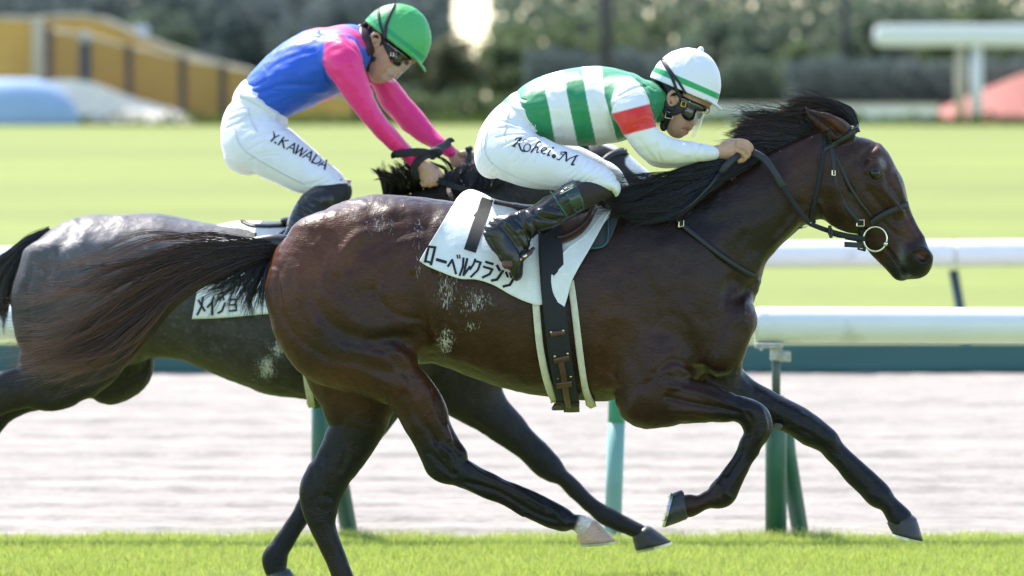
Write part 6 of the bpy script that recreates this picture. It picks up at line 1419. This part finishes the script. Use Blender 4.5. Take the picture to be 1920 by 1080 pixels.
# leggings, boots (near and far)
for s in (1, -1):
    T = (lambda st, dx=8, dy=-3: st if s == 1 else mirror(st, dx, dy))
    LF = pbox([(1040, 325), (1180, 405)], 0., *((-.36, -.14) if s == 1 else (.14, .36)), .004)
    LF.add(make_segs(T(shin1)[:4], 0., 6), .01); finish(LF, 'legging', MAT_LEGGING, J1, None, 1, [([(1120, 340), (1136, 348), (1148, 360)], -.0015, 2), ([(1112, 345), (1130, 356)], -.001, 2)], 0.)
    BTF = pbox([(895, 335), (1115, 530)], 0., *((-.40, -.2) if s == 1 else (.2, .40)), .0038)
    BTF.add(make_segs(T(boot1), 0., 6), .012); BTF.add(make_segs(T(foot1), 0., 6, .02), .014); BTF.maps()
    bo = finish(BTF, 'boot', MAT_BOOT, J1, None, 1, [([(985, 398), (998, 415), (1010, 440)], -.005, 3.5), ([(975, 400), (990, 420), (1000, 448)], .004, 4), ([(960, 408), (985, 432), (996, 460)], -.004, 3.5), ([(945, 412), (972, 440), (990, 472)], .003, 4), ([(940, 425), (965, 455), (980, 480)], -.004, 4), ([(1000, 400), (1020, 410), (1050, 415)], -.004, 4), ([(1010, 395), (1035, 400), (1060, 405)], .003, 5), ([(1030, 385), (1050, 392)], -.003, 3), ([(908, 430), (920, 452), (938, 480), (956, 510)], -.003, 2.2)], 0., .004, (26, 26, 26), 2)
    if s == 1:
        for a, b in (((1032, 358), (1063, 406)), ((1034, 357), (1065, 405))): pass
        strap('boot_cuff', BTF, [(1064, 345), (1074, 362), (1082, 380), (1091, 393)], 26, mat('green_black_cuff', (.016, .028, .022), rough=.25, coat=.6, bump=[(60, .8, .004)], stretch=(1, 1, 1)), bo, off=.001, th=.0015, cross=7)
        strap('cuff_trim', BTF, [(1033, 358), (1043, 375), (1054, 392), (1063, 408)], 2.6, MAT_GREENTRIM, bo, off=.003, th=.0015)
        strap('cuff_trim', BTF, [(1068, 342), (1077, 352)], 1.8, MAT_GREENTRIM, bo, off=.003, th=.0015)
        strap('cuff_trim', BTF, [(1088, 372), (1091, 382), (1094, 393)], 1.6, MAT_GREENTRIM, bo, off=.003, th=.0015)
        for q in ((1050, 366, 1078, 352), (1053, 373, 1082, 361), (1058, 384, 1086, 371)): strap('cuff_pleat', BTF, [q[:2], q[2:]], 1.6, MAT_GREENTRIM, bo, off=.002, th=.002)
# helmet, straps, goggles, shield
def hc1(h, q, outer):
    n = len(h); c = np.tile(np.array((.78, .785, .80)), (n, 1)); b = sstep(.055, .075, h) * sstep(.215, .195, h)
    c = lerpc(c, (.015, .34, .10), b * outer); return lerpc(c, (.02, .02, .022), 1. - outer * 1.)
hel1, HF1 = helmet(dict(rim=((1221, 139), (1345, 192)), hh=77, hw=.102, helmcol=hc1, button=True, peakdrop=.28), J1, 0.)
strap('goggle_strap', HF1, [(1241, 112), (1252, 130), (1262, 150), (1270, 172)], 5, MAT_TACK, hel1, off=.001, th=.003)
strap('goggle_strap', HF1, [(1243, 112), (1258, 134), (1274, 156), (1286, 176)], 4.5, MAT_TACK, hel1, off=.001, th=.003)
strap('rear_padding', BF, [(1233, 150), (1234, 165), (1238, 182), (1246, 198)], 13, MAT_PADDING, J1, off=.003, th=.008, cross=5)
strap('ear_guard', BF, [(1240, 190), (1250, 205), (1262, 208), (1274, 203), (1282, 194)], 17, MAT_PADDING, J1, off=.003, th=.008, cross=5)
strap('chin_strap', BF, [(1262, 208), (1256, 216), (1252, 226), (1248, 236)], 9, MAT_TACK, J1, off=.004, th=.006)
MB().ball(pt(BF, 1244, 236, .012), .016, 8, (.8, .7, 1.2)).build('chin_strap_tail', MAT_TACK, J1, smooth=True)
p = pt(BF, 1253, 216, .018); MB().tube([p + [-.012, 0, -.008], p + [.014, 0, -.012], p + [.016, 0, .006], p + [-.008, 0, .012], p + [-.012, 0, -.008]], .0022, 6).build('strap_buckle', MAT_STEEL, J1)
strap('temple_strap', BF, [(1270, 172), (1278, 184), (1286, 196)], 9, MAT_TACK, J1, off=.004, th=.005)
HRF = pbox([(1235, 145), (1285, 195)], 0., -.1, .1, .004); HRF.add(make_segs([(1292, 168, 1236, 150, .070, 0), (1276, 184, 1240, 166, .075), (1262, 190, 1244, 178, .070)], 0., 5), .01); finish(HRF, 'hair', MAT_HAIRCUT, J1)
def goggles(parent, c, r, Y0, ahead, brow):
    GF = pbox([(c[0] - 40, c[1] - 40), (c[0] + 45, c[1] + 40)], Y0, -.11, .11, .0034)
    for s in (-1, 1):
        GF.add(balls([(c[0] - 4, c[1] - 6, .054 * s, .023), (c[0] + 2, c[1] + 3, .056 * s, .025), (c[0] + 6, c[1] + 10, .050 * s, .019)], Y0, 4), .012)
        GF.add(balls([(c[0] + 3, c[1] - 2, 0.050 * s, .025), (c[0] + ahead[0], c[1] + ahead[1], .018 * s, .020)], Y0, 4), .012)
    for s in (-1, 1): GF.add(balls([(x, y, yy * s, rr) for x, y, yy, rr in brow], Y0, 4), .01)
    GF.add(balls([(c[0] + ahead[0], c[1] + ahead[1], -.018, .014), (c[0] + ahead[0], c[1] + ahead[1], .018, .014)], Y0, 2), .01)
    return finish(GF, 'goggles', MAT_GOGGLE, parent, None, 1)
gg = goggles(J1, (1287, 208), 15, 0., (20, 6), [(1279, 186, .076, .012), (1292, 193, .073, .013), (1306, 199, .064, .013), (1318, 204, .045, .013), (1324, 206, .0, .013)])
p = P(1281, 194, -.085); MB().tube([p + [-.008, 0, -.008], p + [.006, 0, -.012], p + [.010, 0, .004], p + [-.004, 0, .008], p + [-.008, 0, -.008]], .0022, 6).build('goggle_buckle', MAT_YELLOW, gg)
MB().box(tuple(P(1292, 192, -.082)), (.010, .006, .012), bev=.002).build('goggle_clip', MAT_WHITEP, gg); MB().tube([P(1304, 195, -.068), P(1314, 198, -.058), P(1322, 201, -.03)], [.004, .0045, .004], 8).build('visor_hinge', MAT_YELLOW, gg, smooth=True)
def shield(parent, tops, bots, yw, Y0, n=16):
    rows = []
    for v in np.linspace(0, 1, 9):
        r = []
        for u in np.linspace(-1, 1, n):
            b = abs(u) ** 2; w = 1 - .25 * v ** 3
            tx, ty = tops[0][0] * (1 - b) + tops[1][0] * b, tops[0][1] * (1 - b) + tops[1][1] * b; bx, by = bots[0][0] * (1 - b) + bots[1][0] * b, bots[0][1] * (1 - b) + bots[1][1] * b
            r.append(P(tx + (bx - tx) * v, ty + (by - ty) * v, Y0 + yw * w * math.sin(u * 1.35) / math.sin(1.35)))
        rows.append(r)
    A = np.array(rows); B = A + np.array([.0016, 0, 0]); K = n; M = 9 * n; V = np.concatenate([A.reshape(-1, 3), B.reshape(-1, 3)]); f = []
    for a in range(8):
        for b in range(K - 1): p = a * K + b; f += [(p, p + 1, p + K + 1, p + K), (M + p, M + p + K, M + p + K + 1, M + p + 1)]
        for b in (0, K - 1): p = a * K + b; f.append((p, p + K, M + p + K, M + p))
    for b in range(K - 1):
        for a in (0, 8): p = a * K + b; f.append((p, p + 1, M + p + 1, M + p))
    return mesh_np('face_shield', V, f, MAT_CLEAR, parent)
shield(J1, ((1326, 200), (1305, 200)), ((1303, 263), (1297, 256)), .062, 0.)
# collar and red neck cloth
SFd_on = SFd
MB().loft([[tuple(P(1236 + 5 * math.cos(a) - 2, 196 + 34 * math.cos(a), 0) + [0, .066 * math.sin(a), 0] + np.array([dx, 0, 0])) for a in np.linspace(0, 2 * math.pi, 24, endpoint=False)] for dx in (-.022, -.008, .006)], caps=False).build('collar', mat('green_collar', GRN, rough=.5, sheen=.1), J1, smooth=True)

# ------------------------------------------------ jockey on the grey roan (green helmet, blue and pink)
Yb = Y2; Ya_cur = Yb
J2 = thing('person', 'jockey in a blue and pink jacket and green helmet riding the grey roan horse', 'person', P(540, 420, Yb), 'jockeys riding')
torso2 = [(449, 170, 526, 222, .122, 0), (462, 143, 552, 210, .145), (500, 104, 582, 199, .165), (548, 69, 614, 187, .182), (595, 51, 640, 174, .19), (630, 45.5, 660, 150, .182), (656, 46, 680, 130, .145), (672, 52, 686, 118, .095), (682, 62, 688, 108, .062)]
arm2 = [(655, 70, 603, 112, .06, -.15), (674, 92, 608, 130, .066, -.185), (682, 122, 624, 152, .062, -.20), (692, 155, 642, 178, .056, -.205), (706, 192, 668, 213, .050, -.20), (728, 226, 694, 243, .048, -.185), (752, 253, 719, 270, .044, -.165), (772, 277, 746, 290, .039, -.145), (790, 296, 771, 312, .033, -.13)]
arm2f = [(690, 80, 640, 110, .06, .13), (715, 115, 660, 135, .06, .17), (742, 153, 692, 156, .055, .18), (768, 184, 712, 195, .050, .18), (795, 213, 742, 229, .046, .17), (822, 246, 777, 257, .043, .15), (842, 265, 808, 276, .038, .125), (857, 281, 836, 293, .033, .11)]
pelv2 = [(448, 160, 534, 212, .128, 0), (440, 172, 528, 222, .138), (425, 200, 538, 240, .152), (415, 232, 535, 262, .16), (414, 258, 520, 285, .158), (420, 282, 500, 305, .14)]
thigh2 = [(520, 235, 416, 268, .09, -.085), (545, 242, 428, 295, .098, -.11), (567, 256, 450, 308, .094, -.135), (592, 279, 490, 326, .085, -.16), (618, 302, 530, 344, .074, -.185), (640, 319, 560, 353, .070, -.21), (653, 332, 580, 356, .066, -.222), (658, 340, 605, 344, .058, -.23), (658, 345, 640, 338, .040, -.23)]
shin2 = [(652, 354, 624, 346, .038, -.228), (656, 370, 600, 352, .053, -.245), (640, 392, 572, 366, .058, -.26), (616, 418, 556, 388, .054, -.275), (592, 446, 545, 415, .048, -.285), (572, 470, 532, 440, .044, -.29)]
boot2 = [(622, 398, 585, 352, .062, -.26), (606, 412, 566, 368, .059, -.27), (590, 436, 550, 392, .053, -.28), (572, 462, 536, 425, .047, -.29), (560, 480, 526, 445, .044, -.295)]
foot2 = [(520, 448, 560, 470, .042, -.30), (500, 462, 562, 486, .041, -.31), (505, 480, 560, 500, .042, -.315), (520, 505, 556, 512, .042, -.315), (535, 525, 550, 525, .028, -.315)]
head2 = [(790, 108, 690, 45, .062, 0), (778, 112, 688, 62, .072), (762, 120, 688, 80, .071), (748, 130, 690, 100, .065), (734, 140, 692, 118, .056), (722, 147, 694, 132, .046), (712, 150, 698, 142, .034), (705, 150, 701, 147, .018)]
neck2 = [(712, 110, 692, 62, .052, 0), (700, 118, 676, 66, .056), (690, 122, 660, 72, .06)]
BF2 = pbox([(410, 40), (910, 520)], Yb, -.36, .36, .005)
for st in (torso2, pelv2): BF2.add(inner(fill(st)), .03)
for st in (arm2, arm2f, thigh2, mirror(thigh2, 8, -2), shin2, mirror(shin2, 6, 0), foot2, mirror(foot2, 6, 0)): BF2.add(inner(fill(st), .72), .02)
BF2.add(make_segs(head2, Yb, 5), .012); BF2.add(make_segs(neck2, Yb, 5), .02)
for b_, k in [([(762, 112, 0, .011), (755, 124, 0, .012), (746, 134, 0, .0125)], .008), ([(742, 134, -.010, .009)], .006), ([(742, 134, .010, .009)], .006), ([(737, 141, -.012, .0085), (738, 141, 0, .010), (737, 141, .012, .0085)], .005), ([(730, 147, -.010, .008), (731, 147, 0, .0095), (730, 147, .010, .008)], .005), ([(716, 148, 0, .017)], .012)]: BF2.add(balls(b_, Yb), k)
for s in (-1, 1):
    BF2.add(balls([(698, 84, .070 * s, .006), (695, 73, .074 * s, .0065), (700, 64, .076 * s, .0065), (709, 64, .076 * s, .006), (713, 73, .073 * s, .006), (708, 83, .071 * s, .006), (700, 88, .069 * s, .006)], Yb, 4), .004); BF2.add(balls([(704, 75, .064 * s, .012)], Yb), .006)
ndir = [(775, 283, 755, 297, .028, -.14), (790, 296, 772, 312, .024, -.13), (806, 306, 782, 326, .023, -.125), (818, 318, 788, 338, .024, -.12), (824, 326, 796, 344, .02, -.118)]
BF2.add(make_segs(ndir, Yb, 5), .01)
for fg in ([(820, 322, -.125, .0115), (829, 329, -.128, .0102), (829, 337, -.12, .0094), (822, 338, -.10, .0085)], [(814, 328, -.132, .0115), (820, 337, -.136, .0102), (817, 345, -.126, .0094), (810, 343, -.105, .0085)], [(806, 332, -.133, .011), (810, 342, -.136, .0098), (806, 348, -.126, .009), (800, 344, -.106, .008)], [(798, 334, -.13, .0098), (799, 343, -.132, .0088), (795, 348, -.122, .0082), (790, 343, -.105, .0075)], [(800, 308, -.10, .013), (814, 314, -.085, .0115), (824, 324, -.08, .0100)]):
    BF2.add(balls(fg, Yb, 4), .0035)
fdir = [(846, 272, 825, 284, .028, .12), (857, 281, 840, 295, .024, .11), (872, 287, 848, 312, .023, .105), (888, 294, 862, 316, .024, .10), (898, 300, 878, 318, .02, .10)]
BF2.add(make_segs(fdir, Yb, 5), .01)
for fg in ([(892, 298, .07, .0115), (902, 303, .066, .0102), (903, 312, .072, .0094), (896, 315, .09, .0085)], [(886, 304, .066, .0115), (894, 311, .062, .0102), (893, 318, .07, .0094)], [(878, 308, .066, .011), (885, 316, .064, .0098), (882, 321, .072, .009)], [(868, 308, .07, .0105), (874, 317, .068, .009), (872, 321, .076, .0085)], [(866, 288, .08, .013), (880, 288, .075, .0115), (892, 294, .08, .0100)]):
    BF2.add(balls(fg, Yb, 4), .0035)
BF2.maps()
V, Q = BF2.mesh(1); V = taubin(V, Q, 2)
V = sculpt(V, Q, [([(709, 68), (704, 76), (707, 82)], -.004, 2.5), ([(736, 144), (729, 144), (724, 142)], -.005, 1.8), ([(742, 138), (735, 133), (730, 126)], -.0015, 2.), ([(800, 318), (815, 324)], .001, 2), ([(796, 324), (808, 332)], -.001, 2)], Yb, .02)
mesh_np('body', V, Q, MAT_SKIN, J2, col=skin_col((733, 144, 6, 5))(V, *V2P(V)))
S2F = pbox([(430, 40), (862, 316)], Yb, -.30, .30, .0045)
S2F.add(make_segs(torso2, Yb, 6, .06), .02); S2F.add(make_segs(arm2, Yb, 6, .05), .022); S2F.add(make_segs(arm2f, Yb, 6, .05), .022); S2F.maps()
ts2, as2, fs2 = make_segs(torso2, Yb, 4, .06), make_segs(arm2, Yb, 4, .05), make_segs(arm2f, Yb, 4, .05)
BLU, PNK = (.002, .085, .56), (.80, .018, .20)
def silks2(V, px, py):
    da, dt, df = chain_eval(as2, V), chain_eval(ts2, V), chain_eval(fs2, V)
    sl = np.maximum(sstep(-.006, .006, dt - da - .014), sstep(-.006, .006, dt - df - .014))
    c = np.tile(np.array(BLU), (len(V), 1))
    yoke = np.exp(-(poly_dist(px, py, [(560, 52), (600, 47), (640, 52), (668, 64), (684, 84)]) / 7.) ** 4); c = lerpc(c, PNK, np.clip(yoke, 0, 1))
    bel = np.exp(-(poly_dist(px, py, [(600, 196), (622, 186), (640, 180)]) / 6.) ** 4); c = lerpc(c, PNK, np.clip(bel, 0, 1))
    return lerpc(c, PNK, sl)
ST2 = [([(606, 118), (612, 145), (640, 185)], -.004, 3), ([(500, 130), (540, 110), (590, 95)], -.002, 6), ([(480, 175), (530, 160), (590, 160)], -.003, 5), ([(500, 195), (560, 175), (610, 172)], .0025, 5), ([(452, 168), (480, 160), (500, 150)], -.003, 3), ([(470, 180), (500, 170), (530, 172)], -.0025, 3), ([(520, 205), (530, 190), (560, 180)], -.0025, 3), ([(640, 80), (655, 110), (668, 130)], .002, 5), ([(655, 72), (672, 100), (680, 118)], -.0025, 3), ([(620, 130), (640, 150), (660, 175)], -.002, 5), ([(735, 250), (745, 262), (738, 280)], -.0025, 2.5), ([(748, 262), (756, 275), (750, 288)], -.002, 2.5), ([(690, 200), (700, 230)], -.002, 4), ([(600, 60), (640, 75), (670, 95)], -.002, 3), ([(575, 62), (610, 70)], .002, 3)]
finish(S2F, 'silks', MAT_SILK, J2, silks2, 1, ST2, Yb, .0012, (22, 40, 40), 4)
def leg_strokes2():
    S = []
    for a, b in (((540, 240), (470, 262)), ((546, 246), (500, 272)), ((530, 236), (455, 240)), ((515, 262), (465, 282)), ((560, 282), (480, 290)), ((520, 292), (470, 300)), ((480, 215), (430, 225)), ((490, 222), (425, 240)), ((470, 205), (432, 212))): S.append(([a, ((a[0] + b[0]) / 2, (a[1] + b[1]) / 2 - 4), b], -.0026, 2.2))
    for a, b in (((645, 322), (590, 352)), ((632, 314), (582, 348)), ((620, 330), (575, 345)), ((650, 332), (612, 342))): S.append(([a, ((a[0] + b[0]) / 2 - 2, (a[1] + b[1]) / 2 + 3), b], -.0026, 2.2))
    S.append(([(440, 240), (450, 272), (475, 292), (520, 318), (560, 340)], .0018, 2)); S.append(([(470, 210), (475, 235), (483, 250)], .0014, 2)); S.append(([(545, 238), (520, 240), (500, 252)], -.004, 4))
    return S
P2F = pbox([(405, 155), (680, 366)], Yb, -.32, .32, .0045)
P2F.add(make_segs(pelv2, Yb, 6, .07), .02); P2F.add(make_segs(thigh2, Yb, 6, .06), .02); P2F.add(make_segs(mirror(thigh2, 6, 4), Yb, 6, .06), .02); P2F.maps()
br2_o = finish(P2F, 'breeches', MAT_BREECH, J2, None, 1, leg_strokes2(), Yb, .0006, (30, 30, 30), 4)
strap('waistband', P2F, [(452, 177), (470, 184), (490, 195), (508, 207), (520, 217)], 13, MAT_GREEN_BELT, J2, off=.001, th=.003, sides=(False, True))
YK = [([(680, 282), (688, 345)], 3.0), ([(742, 322), (690, 346)], 2.2), ([(690, 346), (650, 388)], 3.0), ([(696, 402), (700, 408)], 4.2), ([(792, 345), (732, 428)], 3.2), ([(846, 378), (766, 388)], 2.2), ([(778, 384), (796, 464)], 3.2), ([(822, 478), (914, 412)], 2.2), ([(914, 412), (902, 520)], 3.2), ([(862, 462), (906, 476)], 2.0),
      ([(958, 432), (926, 530)], 3.2), ([(926, 530), (1006, 462)], 2.0), ([(1006, 462), (974, 556)], 3.2), ([(974, 556), (1058, 484)], 2.0), ([(1002, 570), (1106, 504)], 2.2), ([(1106, 504), (1086, 606)], 3.2), ([(1044, 552), (1092, 570)], 2.0), ([(1162, 540), (1106, 628)], 3.2), ([(1158, 544), (1200, 560), (1216, 590), (1202, 622), (1160, 640), (1108, 626)], 2.6), ([(1180, 662), (1276, 602)], 2.2), ([(1276, 602), (1250, 704)], 3.2), ([(1216, 646), (1260, 664)], 2.0)]
cst = Caster(br2_o)
for ln, w in (([(466, 204), (468, 218), (474, 232), (482, 246)], 2.2), ([(440, 240), (446, 266), (466, 288), (505, 312), (550, 336), (570, 345)], 2.2), ([(466, 214), (450, 226), (436, 240)], 1.8)):
    v_, f_ = stroke_mesh([(catmull(ln, 5), w)], w, cst, .0016, Yb); mesh_np('seam', v_, f_, MAT_SEAM, br2_o)
v_, f_ = stroke_mesh(lp(YK, 400, 200, 6.), 2, Caster(br2_o), .0022, Yb); mesh_np('leg_lettering', v_, f_, MAT_INK, br2_o)
for s in (1, -1):
    T = (lambda st, dx=6, dy=2: st if s == 1 else mirror(st, dx, dy))
    yl = (-.36, -.14) if s == 1 else (.14, .36)
    LF = pbox([(550, 322), (680, 425)], Yb, *yl, .005); LF.add(make_segs(T(shin2)[:4], Yb, 6), .01); finish(LF, 'legging', MAT_LEGGING2, J2)
    BTF = pbox([(490, 345), (640, 540)], Yb, *((-.40, -.19) if s == 1 else (.19, .40)), .0045); BTF.add(make_segs(T(boot2), Yb, 6), .012); BTF.add(make_segs(T(foot2), Yb, 6, .02), .014); BTF.maps()
    finish(BTF, 'boot', MAT_BOOT, J2, None, 1, [([(570, 372), (590, 378), (608, 400)], -.004, 3.5), ([(560, 382), (580, 392), (598, 414)], .003, 4), ([(552, 396), (572, 406), (590, 430)], -.004, 3.5), ([(546, 412), (566, 424), (582, 446)], .003, 4), ([(540, 425), (558, 440), (570, 460)], -.004, 3)], Yb, .004, (24, 24, 24), 2)
def hc2(h, q, outer):
    n = len(h); c = np.tile(np.array((.065, .40, .115)), (n, 1)); b = sstep(.03, .05, h) * sstep(.17, .15, h)
    c = lerpc(c, (.008, .30, .12), b * outer); return lerpc(c, (.05, .025, .02), 1. - outer * 1.)
hel2, HF2 = helmet(dict(rim=((688, 35), (793, 117)), hh=71, hw=.100, helmcol=hc2, peakdrop=.3), J2, Yb)
strap('goggle_strap', HF2, [(740, 7), (732, 25), (724, 48), (722, 70)], 6.5, MAT_TACK, hel2, off=.001, th=.003); strap('goggle_strap', HF2, [(710, 16), (711, 36), (716, 56), (722, 74)], 4, MAT_TACK, hel2, off=.001, th=.003)
strap('rear_padding', BF2, [(684, 44), (681, 62), (685, 82), (692, 100)], 16, mat('maroon_padding', (.045, .014, .022), rough=.45), J2, off=.004, th=.010, cross=5)
strap('ear_guard', BF2, [(688, 88), (692, 102), (698, 112), (702, 106)], 9, MAT_PADDING, J2, off=.004, th=.006); strap('chin_strap', BF2, [(696, 110), (690, 122), (688, 136)], 8, MAT_TACK, J2, off=.004, th=.005)
strap('temple_strap', BF2, [(720, 74), (726, 88), (732, 100)], 10, MAT_TACK, J2, off=.004, th=.005)
HRF = pbox([(685, 45), (745, 100)], Yb, -.1, .1, .0045); HRF.add(make_segs([(748, 84, 692, 48, .068, 0), (736, 92, 694, 62, .073), (722, 94, 702, 78, .068)], Yb, 5), .01); finish(HRF, 'hair', MAT_HAIRCUT, J2)
gg2 = goggles(J2, (740, 106), 15, Yb, (20, 8), [(727, 82, .074, .012), (738, 91, .073, .013), (752, 101, .064, .013), (764, 109, .045, .013), (769, 112, 0., .013)])
p = P(735, 102, Yb - .09); MB().tube([p + [-.006, 0, -.006], p + [.006, 0, -.006], p + [.006, 0, .006], p + [-.006, 0, .006], p + [-.006, 0, -.006]], .002, 6).build('goggle_buckle', MAT_STEEL, gg2)
shield(J2, ((768, 124), (745, 110)), ((736, 156), (712, 146)), .062, Yb)
MB().loft([[tuple(P(686 + 3 * math.cos(a), 92 + 26 * math.cos(a), Yb) + np.array([dx, .062 * math.sin(a), 0])) for a in np.linspace(0, 2 * math.pi, 24, endpoint=False)] for dx in (-.02, -.008, .004)], caps=False).build('collar', mat('blue_collar', BLU, rough=.5, sheen=.1), J2, smooth=True)
# loop of black webbing round the wrists, and the second whip
wl = thing('strap_loop', 'knotted black strap looped round the wrists of the jockey in pink sleeves', 'strap', P(800, 300, Yb - .1))
flatrein('strap', [P(x, y, Yb + o) for x, y, o in ((742, 296, -.12), (741, 290, -.175), (760, 287, -.20), (780, 285, -.19), (797, 286, -.15), (808, 289, -.10))], 15 * .002, .008, MAT_WEB, wl)
flatrein('strap', [P(x, y, Yb + o) for x, y, o in ((810, 288, -.10), (796, 293, -.15), (783, 303, -.17), (776, 316, -.165), (780, 328, -.15), (788, 332, -.12))], 14 * .002, .008, MAT_WEB, wl)
flatrein('strap', [P(x, y, Yb + o) for x, y, o in ((812, 284, -.09), (826, 277, -.03), (836, 271, .03), (844, 265, .07), (846, 268, .12))], 15 * .002, .010, MAT_WEB, wl)
m = MB(); m.ball(P(817, 285, Yb - .085), .024, 10, (1.15, .9, .85)); m.ball(P(811, 290, Yb - .09), .016, 8, (1, 1, 1.3)); m.build('knot', MAT_WEB, wl, smooth=True)
wh2 = thing('whip', 'short upright black whip handle in the far hand above the grey roan mane', 'whip', P(878, 300, Yb + .06), 'whips')
tube3('grip', [P(877, 345, Yb + .03), P(877, 318, Yb + .05), P(878, 300, Yb + .06), P(879, 282, Yb + .06)], [.006, .011, .012, .012], MAT_RUBBER, wh2)
MB().ball(P(879.5, 279, Yb + .06), .0155, 8, (1, 1, .8)).build('knob', MAT_RUBBER, wh2, smooth=True)
